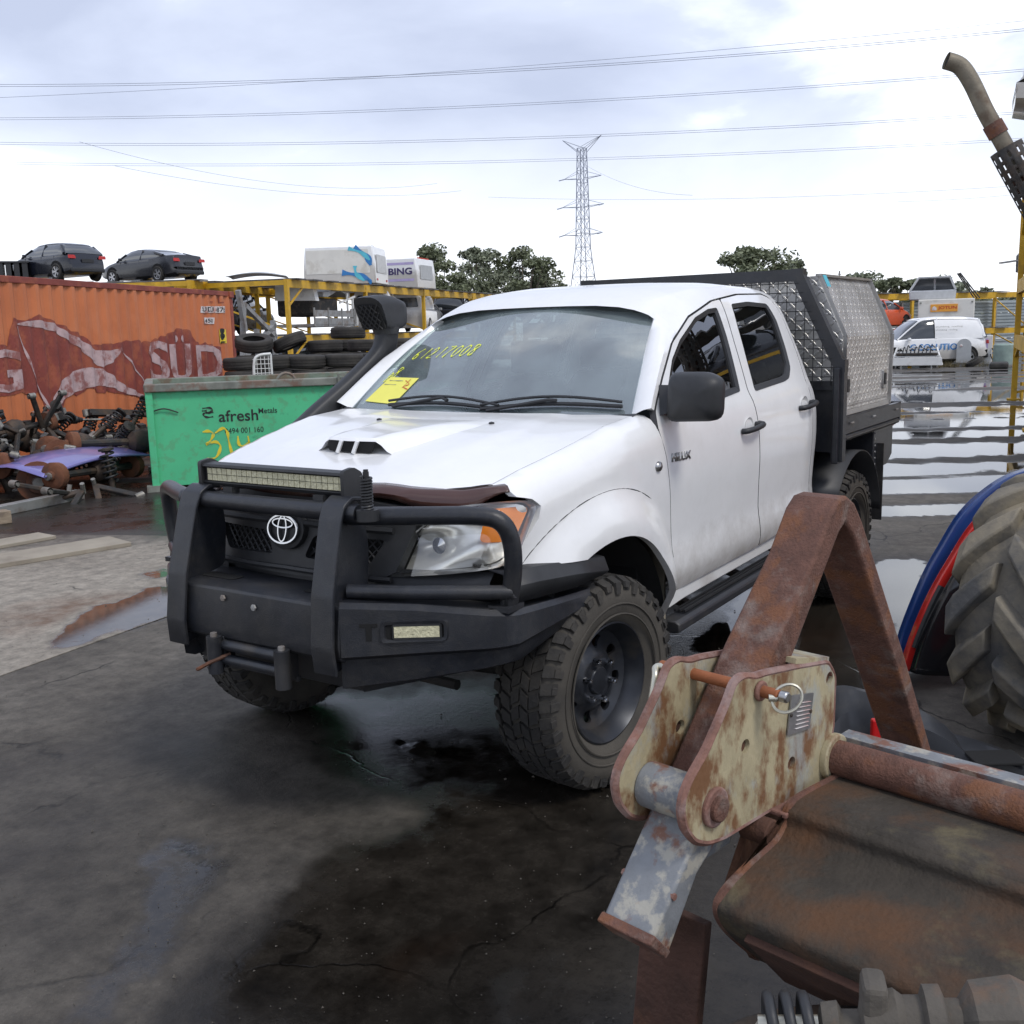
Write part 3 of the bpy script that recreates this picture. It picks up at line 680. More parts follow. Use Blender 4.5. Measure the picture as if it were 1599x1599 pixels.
for nm, ol, wn_, hx in (('front_door', fdoor, fwin, -1.41), ('rear_door', rdoor, rwin, -2.23)):
    d = sheet(gap(rounded(ol, .02, 2), .0040), [wn_], sfn, .04, .028, (0, -1, 0), rim=1); orient(d, lambda c: (0, 1, .2))
    pr = both(nm, d, ['white_paint', 'shut_gap'])
    # rubber seal round the opening, glass pane, outside handle with its cup
    wp = gap(wn_, -.004)
    for sgn, par in zip((1, -1), pr):
        se = MB(); P = resample(wn_, .03); wi = gap(P, .022)
        n = len(P); a = [(u, sgn*(side_y(u, v)+.003), v) for u, v in P]; b = [(u, sgn*(side_y(u, v)-.006), v) for u, v in wi]; c = [(u, sgn*(side_y(u, v)-.03), v) for u, v in wi]
        se.add(a+b+c, [(i, (i+1) % n, n+(i+1) % n, n+i) for i in range(n)]+[(n+i, n+(i+1) % n, 2*n+(i+1) % n, 2*n+i) for i in range(n)])
        se.build('window_seal', 'black_plastic', par, 30)
        gl = sheet(wn_, [], lambda u, v: (u, sgn*(side_y(u, v)-.016), v), .08); gl.build('window_pane', 'side_glass', par, 60)
        hz = 1.207 if nm == 'front_door' else 1.252; yb = side_y(hx, hz)
        h = MB(); path = [(hx+.105, sgn*(yb+.004), hz-.010), (hx+.09, sgn*(yb+.03), hz-.007), (hx, sgn*(yb+.042), hz), (hx-.09, sgn*(yb+.033), hz+.007), (hx-.115, sgn*(yb+.004), hz+.010)]
        h.tube(crom(path, 4), .0135, 8); h.tube([(hx-.075, sgn*(yb+.0), hz+.006), (hx-.075, sgn*(yb+.04), hz+.006)], .016, 8)
        h.build('door_handle', 'black_plastic', par, 50)
        cup = MB(); cup.lathe([(0, .052), (-.006, .045), (-.010, .0)], 16, (0, 0, 0), 'y', R=Matrix.Diagonal((1, sgn, .85)).to_3x3())
        cup.v = [(x+hx+.01, y+sgn*(yb+.002), z+hz+.004) for x, y, z in cup.v]
        cup.build('handle_recess', 'white_worn', par, 50)
# rear corner of the cab, sill, A-pillar, roof
quarter = [(-2.40, .65), (-2.375, 1.05), (-2.375, 1.287), (-2.415, 1.526), (-2.40, 1.736), (-2.345, 1.825), (-2.40, 1.84), (-2.46, 1.75), (-2.485, 1.53), (-2.495, 1.25), (-2.50, .9), (-2.50, .66)]
q = sheet(gap(quarter, .002), [], sfn, .04, .03, (0, -1, 0), rim=1); orient(q, lambda c: (0, 1, .2)); both('cab_corner', q, ['white_paint', 'shut_gap'])
sl = MB(); xs = np.linspace(-.58, -2.5, 12)
sl.loft([[(x, side_y(x, .60)-.035, z0+.028), (x, side_y(x, .60)-.012, z0+.02), (x, side_y(x, .60)-.012, z0-.05), (x, side_y(x, .6)-.06, z0-.085), (x, side_y(x, .6)-.12, z0-.02)] for x in xs for z0 in (.585-.012*(x+.58),)], True)
both('sill', sl, 'white_worn')
def roof_fn(x, y):
    zc = lerp_tab([(-2.55, 1.80), (-2.50, 1.835), (-2.42, 1.865), (-2.2, 1.893), (-1.8, 1.905), (-1.4, 1.895), (-1.15, 1.868), (-1.0, 1.822), (-.93, 1.785)], x)
    w = abs(y)/.62
    return (x, y, zc-.012*w*w-.065*max(0, w-.55)**2*3.2)
def rail_y(x): return lerp_tab([(-.86, .665), (-1.13, .70), (-1.49, .648), (-1.9, .612), (-2.3, .603), (-2.45, .60)], x)
def rail_z(x): return lerp_tab([(-.47, 1.345), (-.65, 1.476), (-.862, 1.614), (-1.132, 1.721), (-1.49, 1.797), (-1.9, 1.834), (-2.3, 1.842), (-2.42, 1.80)], x)
# roof built as a loft of cross sections so that it rolls down on to the door frames
rf = MB(); rings = []
for x in np.linspace(-.93, -2.5, 24):
    zc = roof_fn(x, 0)[2]; zr = rail_z(min(x, -.93)); yr = side_y(x, zr)
    half = [(0, zc), (.18, zc-.003), (.34, zc-.010), (.46, zc-.022), (.53, zc-.036)]
    yk = min(yr-.035, .585)
    half = [(yk*t, zc-(zc-zr)*(.02*t+.35*t**5)) for t in (0, .3, .55, .75, .88, .96, 1.0)]+[(yk+(yr-yk)*.45, zr+(zc-zr)*.36), (yr-.004, zr+.004)]
    rings.append([(x, -y, z) for y, z in half[::-1]]+[(x, y, z) for y, z in half[1:]])
rf.loft(rings, False); orient(rf, lambda c: (0, 0, 1)); rf.build('roof', 'white_paint', truck, 50, fix=False)
# A-pillars: strip between the windscreen edge and the door frame line
pa = MB(); R1 = []; 
for t in np.linspace(0, 1, 10):
    inn = Vector((-.455-.52*t, .742-.142*t-.02*t*(1-t), 1.335+.41*t+.05*t*(1-t)))
    xo = -.462-.468*t; zo = rail_z(xo-.02)
    out = Vector((xo-.01, side_y(xo, max(zo, 1.33))+.0, zo+.004))
    tf = 1-.85*max(0, (t-.55)/.45); mid = (inn+out)/2+Vector((.022, .028, .018))*tf
    R1.append([inn-Vector((.02, .02, .01)), inn, (inn*.6+out*.4)+Vector((.018, .022, .016))*tf, mid*.5+out*.5+Vector((.006, .006, .006))*tf, out, out-Vector((0, .03, 0))])
pa.loft(R1, False); orient(pa, lambda c: (.6, .6, .4)); both('windscreen_pillar', pa, 'white_paint', 50)
# cowl corner between fender, pillar and hood
# windscreen
def ws(u, v):
    yb, yt = .755, .615
    y = (yb+(yt-yb)*v)*u
    x = (-.345-.625*v)-(.115-.03*v)*u*u
    z = 1.318+.475*v-.035*v*u*u+.02*u*u*(1-v)+.03*math.sin(math.pi*v)
    return (x, y, z)
wb = MB(); R2 = [[ws(u, v) for u in np.linspace(-1, 1, 21)] for v in np.linspace(0, 1, 11)]
wb.loft(R2, False); orient(wb, lambda c: (.6, 0, .8)); wsc = wb.build('windscreen', 'windscreen_glass', truck, 60, fix=False)
def wsn(u, v, d=.004):
    a = Vector(ws(u, v)); du = Vector(ws(u+.02, v))-a; dv = Vector(ws(u, v+.02))-a; n = du.cross(dv); n.normalize()
    if n.z < 0: n = -n
    return a+n*d
bd = MB()   # printed black border of the glass
for u0, u1, v0, v1 in ((-1, 1, 0, .045), (-1, 1, .93, 1), (-1, -.95, 0, 1), (.90, 1, 0, 1)):
    bd.loft([[wsn(u, v, -.002) for u in np.linspace(u0, u1, 14)] for v in np.linspace(v0, v1, 10)], False)
bd.build('windscreen_border', 'black_gloss', wsc, 60)
# handwritten stock number, paper note
UV = lambda a, b: wsn(a, b, .003)
def num(ch, x, y, s):
    G = {'6': [[(.6, 1), (.25, .7), (.08, .3), (.25, 0), (.55, .1), (.5, .42), (.15, .38)]], '1': [[(.45, 1), (.25, 0)]], '2': [[(.1, .75), (.35, 1), (.65, .8), (.45, .4), (.05, .02), (.7, .05)]],
         '7': [[(.05, .95), (.75, 1), (.4, .5), (.2, -.05)]], '0': [[(.45, 1), (.1, .7), (.1, .2), (.4, 0), (.75, .35), (.75, .8), (.45, 1)]],
         '8': [[(.75, .9), (.35, 1), (.2, .7), (.55, .45), (.55, .1), (.2, 0), (.1, .3), (.5, .6), (.8, .85)]], '3': [[(.1, .85), (.4, 1), (.6, .75), (.3, .52), (.65, .3), (.4, 0), (.05, .15)]], '4': [[(.35, 1), (.1, .4), (.75, .45)], [(.7, .95), (.55, -.15)]], '-': [[(.2, .5), (.6, .5)]], 'B': [[(.2, 0), (.3, 1), (.6, .8), (.3, .52), (.65, .25), (.2, 0)]]}
    return [[(x+s*a*.8+s*.25*b, y+s*b) for a, b in ln] for ln in G[ch]]
lines = []
for i, c in enumerate('61217008'): lines += num(c, -.80+i*.073+(.01 if c == '1' else 0), .42+.003*i, .075)
strokes([[(a, b*1.35-.12) for a, b in l] for l in lines], .010, UV).build('handwritten_number', 'yellow_ink', wsc, None)
strokes([[(a, b*1.35-.12) for a, b in l] for l in num('8', -.845, .29, .07)+num('B', -.89, .26, .06)], .009, UV).build('handwritten_mark', 'yellow_ink', wsc, None)
pn = MB(); pn.loft([[wsn(u, v, .004) for u in np.linspace(-.90+.05*(v-.06)/.2, -.61+.05*(v-.06)/.2, 5)] for v in np.linspace(.065, .275, 5)], False)
note = pn.build('paper_note', 'yellow_paper', wsc, 60)
strokes([[(-.66, .25), (-.60, .22), (-.64, .2), (-.58, .18)], [(-.62, .26), (-.64, .19)]], .006, lambda a, b: wsn(a, b, .006)).build('red_scribble', 'red_ink', note, None)
strokes([[(-.82, .245), (-.75, .245), (-.68, .246)], [(-.84, .21), (-.72, .212)]], .005, lambda a, b: wsn(a, b, .006)).build('printed_line', 'grey_ink', note, None)
st2 = MB(); st2.loft([[wsn(u, v, -.003) for u in np.linspace(.03, .10, 4)] for v in np.linspace(.80, .845, 3)], False); st2.build('rego_sticker', 'cabinet_grey', wsc, None)
# wipers and cowl panel
cw = MB(); cw.loft([[Vector(ws(u, 0))+Vector((dx, 0, dz)) for u in np.linspace(-1.02, 1.02, 17)] for dx, dz in ((.01, .006), (.09, -.012), (.12, -.05))], False); cw.build('cowl_panel', 'black_plastic', truck, 40)
for u0, u1, nm in ((-.62, .22, 'wiper'), (.10, .93, 'wiper')):
    w = MB()
    w.tube([wsn(u0+.05, .03, .02), wsn((u0+u1)/2, .10 if u0 < 0 else .085, .035), wsn((u0+u1)/2+.05, .085, .03)], .008, 6)
    bl = [wsn(u, .045+.035*math.sin(math.pi*(u-u0)/(u1-u0)), .016) for u in np.linspace(u0, u1, 14)]
    w.tube(bl, .009, 6)
    w.tube([p+Vector((0, 0, .018+.012*math.sin(math.pi*i/13))) for i, p in enumerate(bl)], .006, 5)
    w.build(nm, 'black_plastic', truck, 50)
# ---- hood
def ZC(x): return lerp_tab([(-.5, 1.350), (-.4, 1.342), (-.2, 1.326), (0, 1.300), (.3, 1.252), (.5, 1.208), (.60, 1.175), (.66, 1.145), (.70, 1.11)], x)
def hood_fn(x, y):
    ye = hood_edge(min(x, .45)); zc = ZC(x); ze = ZT(min(x, .55)); t = min(1, abs(y)/max(ye, .1))
    z = zc-(zc-ze)*t**3
    if x < .1:  # shallow pressing line
        pass
    z += .006*smoothstep(.50, .44, abs(y)*1.0+max(0, x)*.12)
    return (x, y, z)
hl = [(-.45, hood_edge(-.45)-.006)]+[(x, hood_edge(x)-.005) for x in np.linspace(-.38, .42, 12)]+[(.47, .615), (.535, .52), (.60, .36), (.645, .18), (.66, 0)]
hood_out = hl+[(x, -y) for x, y in hl[::-1][1:]]+[(-.40, -.55), (-.35, -.3), (-.335, 0), (-.35, .3), (-.40, .55)]
hmb = sheet(hood_out, [], hood_fn, .045, .025, (0, 0, -1), rim=1); orient(hmb, lambda c: (.1, 0, 1)); hood = hmb.build('bonnet', ['white_paint', 'shut_gap'], truck, 40, fix=False)
# intake scoop: wedge rising from the bonnet, open at the front
sc = MB(); SX0, SX1 = .36, -.16
rings = []
for t in np.linspace(0, 1, 9):
    x = SX0+(SX1-SX0)*t; w = .165+.10*t; hgt = .058*(1-t)**.8*(1-.0*t)
    ring = []
    for s in np.linspace(-1, 1, 17):
        prof = 1-smoothstep(.62, 1, abs(s)); y = w*s*1.12
        ring.append((x-.03*abs(s)*(1-t), y, hood_fn(x, y)[2]+.001+hgt*prof))
    rings.append(ring)
sc.loft(rings, False)
# front apron of the scoop
fr = []
for dx, k in ((.0, 1.0), (.012, .96), (.02, .80)):
    fr.append([(SX0+dx-.03*abs(s), .165*1.12*s, hood_fn(SX0, .165*1.12*s)[2]+.001+.058*k*(1-smoothstep(.62, 1, abs(s)))) for s in np.linspace(-1, 1, 17)])
sc.loft(fr, False)
lip = []
for dx, k in ((.02, .80), (.02, .80), ):
    pass
orient(sc, lambda c: (.2, 0, 1)); sco = sc.build('bonnet_scoop', 'white_paint', hood, 40, fix=False)
op = MB(); zb = hood_fn(SX0, 0)[2]
pl = rounded([(-.112, .006), (.098, .006), (.115, .044), (-.112, .046)], .010, 3)
op.prism(pl, lambda u, v, w: (SX0+.026-.012*w-.03*abs(u)/.185, u, zb+v)); op.build('scoop_opening', 'dark_void', sco, None)
ap = MB(); ap.loft([[(SX0+dx-.03*abs(s), .185*s, hood_fn(SX0+dx, .185*s)[2]+h*(1-smoothstep(.7, 1, abs(s)))) for s in np.linspace(-1, 1, 13)] for dx, h in ((.075, .0), (.030, .006), (.020, .006))], False); ap.build('scoop_lip', 'white_paint', sco, 50)
for yy in (-.045, .033):
    dv = MB(); dv.bar((SX0+.026, yy-.006, zb+.004), (SX0+.020, yy+.012, zb+.048), .014, .012); dv.build('scoop_divider', 'white_paint', sco, None)
for yy in (-.28, .30):
    wj = MB(); wj.lathe([(0, .012), (.006, .011), (.009, 0)], 10, (-.12, yy, hood_fn(-.12, yy)[2]), 'z'); wj.build('washer_jet', 'black_plastic', hood, 50)
# smoked bonnet deflector
df = MB(); rows = []
DX = [(.405, .715), (.45, .655), (.50, .57), (.565, .44), (.62, .25), (.645, 0)]
DX = DX+[(x, -y) for x, y in DX[::-1][1:]]
P = crom(DX, 4)
for k, (lift, outw) in enumerate(((.018, -.012), (.014, .022), (-.016, .045), (-.046, .042))):
    r = []
    for (x, y) in P:
        n = Vector((1.0, y*1.1, 0)).normalized(); a = abs(y)/.715
        zz = hood_fn(x, max(-.60, min(.60, y)))[2]-.012*a-.024*a**4
        low = lift if lift > 0 else lift*(.55+.75*smoothstep(.50, .78, a)*(1-smoothstep(.82, 1, a)))*(1-smoothstep(.85, 1.0, a)*.75)
        r.append((x+n.x*outw*(1-.55*smoothstep(.8, 1, a)), y+n.y*outw, zz+low))
    rows.append(r)
df.loft(rows, False); dfo = df.build('bonnet_deflector', 'deflector', truck, 50); so = dfo.modifiers.new('thick', 'SOLIDIFY'); so.thickness = .004
# ---- nose: grille, emblem, headlights
def gr(y, z, d=0): return (.712-.30*y*y-(z-.95)*.16+d, y, z)
gout = [(-.52, 1.10), (-.30, 1.135), (0, 1.145), (.30, 1.135), (.52, 1.10), (.44, .90), (.36, .862), (-.36, .862), (-.44, .90)]
mesh_l = rounded([(-.40, 1.005), (-.115, 1.005), (-.075, .925), (-.34, .915)], .02, 3); mesh_r = [(-a, b) for a, b in mesh_l[::-1]]
g = sheet(gout, [mesh_l, mesh_r], gr, .04, .04, (-1, 0, 0)); orient(g, lambda c: (1, 0, .1)); grille = g.build('grille', 'black_plastic', truck, 40, fix=False)
for sgn in (-1, 1):
    ms = MB()
    for k in range(-9, 10):
        for s in (-1, 1):
            seg = [(sgn*(.235+k*.034+s*t), .915+t*1.0) for t in (0, .045, .09)]
            seg = [(y, z) for y, z in seg if .06 < abs(y) < .41]
            if len(seg) > 1: ms.tube([gr(y, z, -.022) for y, z in seg], .0035, 4)
    ms.build('grille_mesh', 'black_plastic', grille, None)['kind'] = 'stuff'
for z0, th in ((1.045, .012), (.885, .010)):
    rb = MB(); rb.tube([gr(y, z0-.02*abs(y), .008) for y in np.linspace(-.43, .43, 13)], th, 6); rb.build('grille_rib', 'black_plastic', grille, 40)
bm_ = MB(); bm_.loft([[gr(.085*math.cos(t)*k, 1.02+.07*math.sin(t)*k, d) for t in np.linspace(0, 2*math.pi, 20)[:-1]] for k, d in ((1.05, .0), (1.0, .02), (.8, .026))], True); bm_.build('emblem_boss', 'black_plastic', grille, 40)
em = MB()
def ell(a, b, cy, n=28): return [Vector(gr(a*math.cos(t), 1.022+cy+b*math.sin(t), .034)) for t in np.linspace(0, 2*math.pi, n+1)[:-1]]
em.tube(ell(.070, .048, 0), .0058, 6, closed=True); em.tube(ell(.048, .0155, .021), .0046, 6, closed=True); em.tube(ell(.020, .044, .002), .0046, 6, closed=True)
em.build('emblem', 'chrome', grille, 60)
sheet(gout, [], lambda y, z: gr(y, z, -.055), .08).build('grille_backing', 'dark_void', grille, None)
# dark filler panel under the grille and inner bay so nothing shows through
lp = MB(); lp.loft([[(.70-.30*y*y-dx, y, z) for y in np.linspace(-.72, .72, 13)] for z, dx in ((.875, .01), (.80, .0), (.74, .05))], False); lp.build('lower_grille_panel', 'black_plastic', truck, 40)
bay = MB(); bay.box((.10, 0, .92), (.86, 1.02, .36)); bay.build('engine_bay', 'dark_void', truck, None)
A_, B_, C_, D_ = (Vector(v) for v in ((.665, .405, .882), (.60, .485, 1.098), (.345, .812, 1.124), (.492, .800, .928)))
def lamp(u, v, inset=0):
    a = A_.lerp(D_, u); b = B_.lerp(C_, u); p = a.lerp(b, v)
    n = Vector((.62, .75, .12)).normalized()
    return p+n*(.075*math.sin(math.pi*min(1, max(0, u)))*(.7+.3*math.sin(math.pi*v))-inset)+Vector((0, 0, .012*math.sin(math.pi*u)*(v-.3)))
def lout(k=0.0):
    return rounded([(0+k, 0+k), (1-k, 0+k), (1-k, 1-k), (.22+k, 1-k), (0+k, .55)], [.06, .22, .2, .1, .1], 5)
for sgn, nm in ((1, 'headlight'), (-1, 'headlight')):
    F = lambda u, v, i=0: (lambda p: (p.x, sgn*p.y, p.z))(lamp(u, v, i))
    hs = MB(); o = resample(lout(), .06); n = len(o)
    hs.add([F(u, v, 0) for u, v in o]+[F(u*.94+.03, v*.94+.03, .012) for u, v in o]+[F(u*.9+.05, v*.9+.05, .07) for u, v in o], [(i, (i+1) % n, n+(i+1) % n, n+i) for i in range(n)]+[(n+i, n+(i+1) % n, 2*n+(i+1) % n, 2*n+i) for i in range(n)])
    h = hs.build('headlight', 'dull_chrome', truck, 50)
    def refl(u, v):
        d = .055+.03*math.sin(6.5*u+2*v)*math.sin(5*v)
        b = math.hypot((u-.34)*1.1, (v-.42)); d += .05*max(0, 1-b/.28)
        b2 = math.hypot((u-.12)*1.3, (v-.25)); d += .03*max(0, 1-b2/.16)
        return F(u, v, d)
    sheet(lout(.05), [], refl, .06).build('lamp_reflector', 'reflector', h, 40)
    bulb = MB(); bulb.lathe([(0, .0), (.004, .02), (.012, .028), (.02, .0)], 14, (0, 0, 0), 'x'); bulb.v = [tuple(Vector(q)+Vector(F(.34, .42, .07))) for q in bulb.v]; bulb.build('lamp_bulb', 'chrome', h, 50)
    am = sheet(rounded([(.60, .42), (.93, .36), (.95, .90), (.55, .90)], .08, 4), [], lambda u, v: F(u, v, .022+.012*math.sin(9*u)), .05); am.build('indicator_lens', 'amber', h, 50)
    lens = sheet(lout(), [], lambda u, v: F(u, v, -.001), .08); lens.build('lamp_lens', 'lamp_glass', h, 60)
# fender indicator, door lettering
for sgn in (1, -1):
    fi = MB(); yb = side_y(-.425, 1.143); fi.lathe([(0, .026), (.008, .024), (.014, .012), (.015, 0)], 16, (0, 0, 0), 'y', R=Matrix.Diagonal((1, sgn, .8)).to_3x3()); fi.v = [(x-.425, y+sgn*yb, z+1.143) for x, y, z in fi.v]; fi.build('side_indicator', 'dull_chrome', truck, 50)
    sg = sgn
    me = text_mesh('HILUX', .055, lambda u, v: (-.545-u if sg > 0 else -.745+u, sg*(side_y(-.6, 1.165)+.004), 1.147+v-.03*u), (1.15, .85), bold=.0015)
    lo = link('model_lettering', me, 'dull_chrome', truck); sm = lo.modifiers.new('t', 'SOLIDIFY'); sm.thickness = .004
# mirrors
for sgn in (1, -1):
    mr = MB(); cx, cy, cz = (-.545, .975, 1.405) if sgn > 0 else (-1.02, .93, 1.43)
    rings = []
    for t, k in ((-.055, .70), (-.045, .90), (-.02, 1.0), (.02, 1.0), (.05, .86), (.068, .6), (.075, .2)):
        prof = rounded([(-.118*k, -.098*k), (.112*k, -.088*k), (.118*k, .07*k), (.06*k, .098*k), (-.105*k, .098*k)], .045*k, 4)
        rings.append([(cx+t+.10*(u*.35), sgn*(cy+u), cz+v) for u, v in prof])
    mr.loft(rings, True)
    mo = mr.build('mirror', 'black_plastic', truck, 50)
    gm = MB(); gm.add([(cx-.058+.035*u, sgn*(cy+u), cz+v) for u, v in rounded([(-.09, -.075), (.085, -.07), (.09, .07), (-.085, .075)], .03, 3)], [tuple(range(16))]); gm.build('mirror_glass', 'chrome', mo, None)
    mdx = 0 if sgn > 0 else -.42
    ft = MB(); ft.loft([[(x+mdx, sgn*y, z) for x, y, z in ((-.50-k*.05, .845+k*.06, 1.335+.02*k), (-.66+k*.02, .845+k*.06, 1.335+.02*k), (-.67+k*.03, .82+k*.08, 1.44), (-.585, .80+k*.10, 1.45))] for k in (0, .5, 1.2)], True); ft.build('mirror_arm', 'black_plastic', mo, 40)
# snorkel on the far (right) pillar
sn = MB(); spath = crom([(-.02, -.895, 1.13), (-.24, -.90, 1.215), (-.40, -.885, 1.31), (-.60, -.845, 1.44), (-.76, -.81, 1.57), (-.80, -.80, 1.66), (-.80, -.80, 1.72)], 5)
rings = []
for i, p in enumerate(spath):
    t = Vector(spath[min(i+1, len(spath)-1)])-Vector(spath[max(0, i-1)]); t.normalize(); a = Vector((0, 1, 0)); b = t.cross(a).normalized(); a = b.cross(t)
    rings.append([Vector(p)+a*.042*math.copysign(abs(math.cos(q))**.6, math.cos(q))+b*.062*math.copysign(abs(math.sin(q))**.6, math.sin(q)) for q in np.linspace(0, 2*math.pi, 17)[:-1]])
sn.loft(rings, True); sno = sn.build('snorkel', 'black_plastic', truck, 40)
co_ = MB(); co_.lathe([(-.02, .062), (0, .068), (.05, .068), (.055, .06)], 18, (-.80, -.80, 1.70), 'z'); co_.build('snorkel_clamp', 'black_plastic', sno, 40)
hd = MB(); rings = []
for t in np.linspace(0, 1, 9):
    x = -.895+.205*t; hh = .070+.050*math.sin(math.pi*min(1, t*1.1)*.5)-.028*t*t; cz = 1.775+.005*t
    w = .062+.028*t
    rings.append([(x+t*.05*math.sin(q), -.80+w*math.copysign(abs(math.cos(q))**.55, math.cos(q)), cz+(hh*(1-.15*t))*math.copysign(abs(math.sin(q))**.6, math.sin(q))*(1 if math.sin(q) > 0 else .9)) for q in np.linspace(0, 2*math.pi, 21)[:-1]])
rings.insert(0, [(-.915, -.80+(y+.80)*.6, 1.775+(z-1.775)*.6) for x, y, z in rings[0]])
hd.loft(rings, True, True); hd.tube([(-.80, -.80, 1.735), (-.80, -.80, 1.80)], .06, 14)
hdo = hd.build('snorkel_head', 'black_plastic', sno, 45)
gv = MB(); gv.prism(rounded([(-.075, -.072), (.075, -.072), (.07, .045), (-.07, .045)], .02, 3), lambda u, v, w: (-.682+.42*v-.01*w, -.80+u, 1.775+v)); gv.build('snorkel_mouth', 'dark_void', hdo, None)
gl = MB()
for k in range(-5, 6):
    for s in (-1, 1):
        seg = [(k*.03+s*t, -.07+t*1.15) for t in np.linspace(0, .1, 4)]; seg = [q for q in seg if abs(q[0]) < .072]
        if len(seg) > 1: gl.tube([(-.677+.42*v, -.80+u, 1.775+v) for u, v in seg], .0035, 4)
gl.build('snorkel_grille', 'black_plastic', hdo, None)
# ---- bull bar, winch, lamps
plan = [(.905, 0), (.90, .40), (.705, .875), (.665, .915), (.12, .925)]
def bumper_wing(sgn):
    mb = MB(); rings = []
    P = [(.90, .402, .84, .545), (.755, .60, .825, .568), (.625, .785, .80, .598), (.588, .828, .796, .608), (.545, .850, .792, .614), (.36, .866, .782, .655), (.14, .880, .772, .700), (.085, .876, .768, .750)]
    for x, y, zt, zb in P:
        zm = zb+(zt-zb)*.42
        rings.append([(x-.20 if y < .80 else x-.02, sgn*(y-.02 if y < .80 else y-.22), zt+.004), (x-.018, sgn*(y-.012), zt+.004), (x, sgn*y, zt-.012), (x+.004, sgn*(y+.004), zm), (x-.012, sgn*(y-.012), zm-.016), (x-.018, sgn*(y-.018), zb+.012), (x-.05, sgn*(y-.03), zb), (x-.20 if y < .80 else x-.02, sgn*(y-.03 if y < .80 else y-.22), zb)])
    mb.loft(rings, True)
    return mb
bb = MB()
cen = [(.60, .838), (.872, .842), (.898, .828), (.912, .70), (.905, .655), (.868, .636), (.855, .626), (.80, .522), (.62, .52)]
bb.loft([[(x-dx, y, z) for x, z in cen] for y, dx in ((-.402, .004), (-.30, 0), (.30, 0), (.402, .004))], True)
bar = bb.build('bull_bar_bumper', 'black_bar', truck, 30, bevel=.006)
for sgn in (1, -1): bumper_wing(sgn).build('bull_bar_wing', 'black_bar', truck, 30)
# plate ears between fender and wing
for sgn in (1, -1):
    e_ = MB(); rows = []
    for x, y, z in ((.55, .775, .90), (.40, .80, .895), (.22, .84, .885), (.06, .875, .87)):
        rows.append([(x, sgn*(y-.10), z+.03), (x, sgn*(y+.02), z+.012), (x+.02, sgn*(y+.05), z-.03), (x+.03, sgn*(y+.045), z-.085+.05*smoothstep(.3, 0, x))])
    e_.loft(rows, False); eo = e_.build('under_lamp_panel', 'black_plastic', truck, 40); eo.modifiers.new('t', 'SOLIDIFY').thickness = .006
    e2 = MB(); e2.loft([[(.70-.30*y*y+.012+dx, sgn*y, z) for y in np.linspace(.36, .74, 8)] for z, dx in ((.905, -.03), (.875, .0), (.82, .005), (.80, -.03))], False); e2.build('lower_grille_panel', 'black_plastic', truck, 40)
# recovery slot, bolt holes, hatch recesses on the bumper face and top
for y0 in (-.29, .30):
    rs = MB(); rs.prism(rounded([(-.085, -.03), (.085, -.03), (.085, .03), (-.085, .03)], .02, 3), lambda u, v, w: (.80+v, y0*.86+u, .8425+.002*w)); rs.build('bumper_slot', 'dark_void', bar, None)
for y0, z0 in ((-.13, .80), (.02, .785)):
    bo = MB(); bo.lathe([(0, .012), (.006, .011), (.007, 0)], 6, (.905, y0, z0), 'x'); bo.build('bumper_bolt', 'galv', bar, None)
# lower valance of the wings
for sgn in (1, -1):
    v = MB(); v.loft([[(.862, sgn*.40, .64), (.80, sgn*.40, .522), (.60, sgn*.40, .525)], [(.62, sgn*.74, .632), (.58, sgn*.70, .585), (.46, sgn*.68, .585)]], False); v.build('bumper_valance', 'black_bar', truck, None)
# uprights
def upright(sgn):
    mb = MB(); o = [(.915, .60), (.925, .70), (.905, .86), (.845, 1.09), (.825, 1.135), (.79, 1.158), (.745, 1.152), (.715, 1.11), (.70, 1.0), (.715, .86), (.80, .84), (.80, .64)]
    mb.prism(rounded(o, .025, 3), lambda u, v, w: (u, sgn*(.357+.018*(w-.5)*2-.03*(v-.6)), v))
    mb.prism(rounded([(.928, .61), (.935, .70), (.915, .865), (.853, 1.10), (.83, 1.147), (.79, 1.170), (.74, 1.163), (.735, 1.150), (.79, 1.156), (.825, 1.133), (.843, 1.09), (.903, .86), (.921, .70), (.914, .61)], .008, 2), lambda u, v, w: (u+.004, sgn*(.357+.047*(w-.5)*2-.03*(v-.6)), v))
    return mb
for sgn in (1, -1): upright(sgn).build('bull_bar_upright', 'black_bar', truck, 30, bevel=.003)
tb = MB(); tb.tube(crom([(.80, -.42, 1.118), (.81, 0, 1.118), (.80, .42, 1.118)], 6), .030, 14); tb.build('bull_bar_top_tube', 'black_bar', truck, 60)
for sgn in (1, -1):
    lt = MB(); lt.tube(crom([(.79, sgn*.36, 1.105), (.70, sgn*.58, 1.108), (.61, sgn*.745, 1.105), (.575, sgn*.808, 1.085), (.553, sgn*.832, 1.02), (.545, sgn*.830, .92), (.54, sgn*.805, .80)], 6), .030, 14)
    lt.build('bull_bar_hoop', 'black_bar', truck, 60)
    l2 = MB(); l2.tube(crom([(.83, sgn*.38, .868), (.72, sgn*.58, .862), (.57, sgn*.80, .855), (.552, sgn*.825, .853)], 5), .024, 12); l2.build('bull_bar_lower_tube', 'black_bar', truck, 60)
    ml = MB(); ml.box((.545, sgn*.80, .803), (.09, .08, .018)); ml.build('hoop_foot', 'black_bar', truck, None)
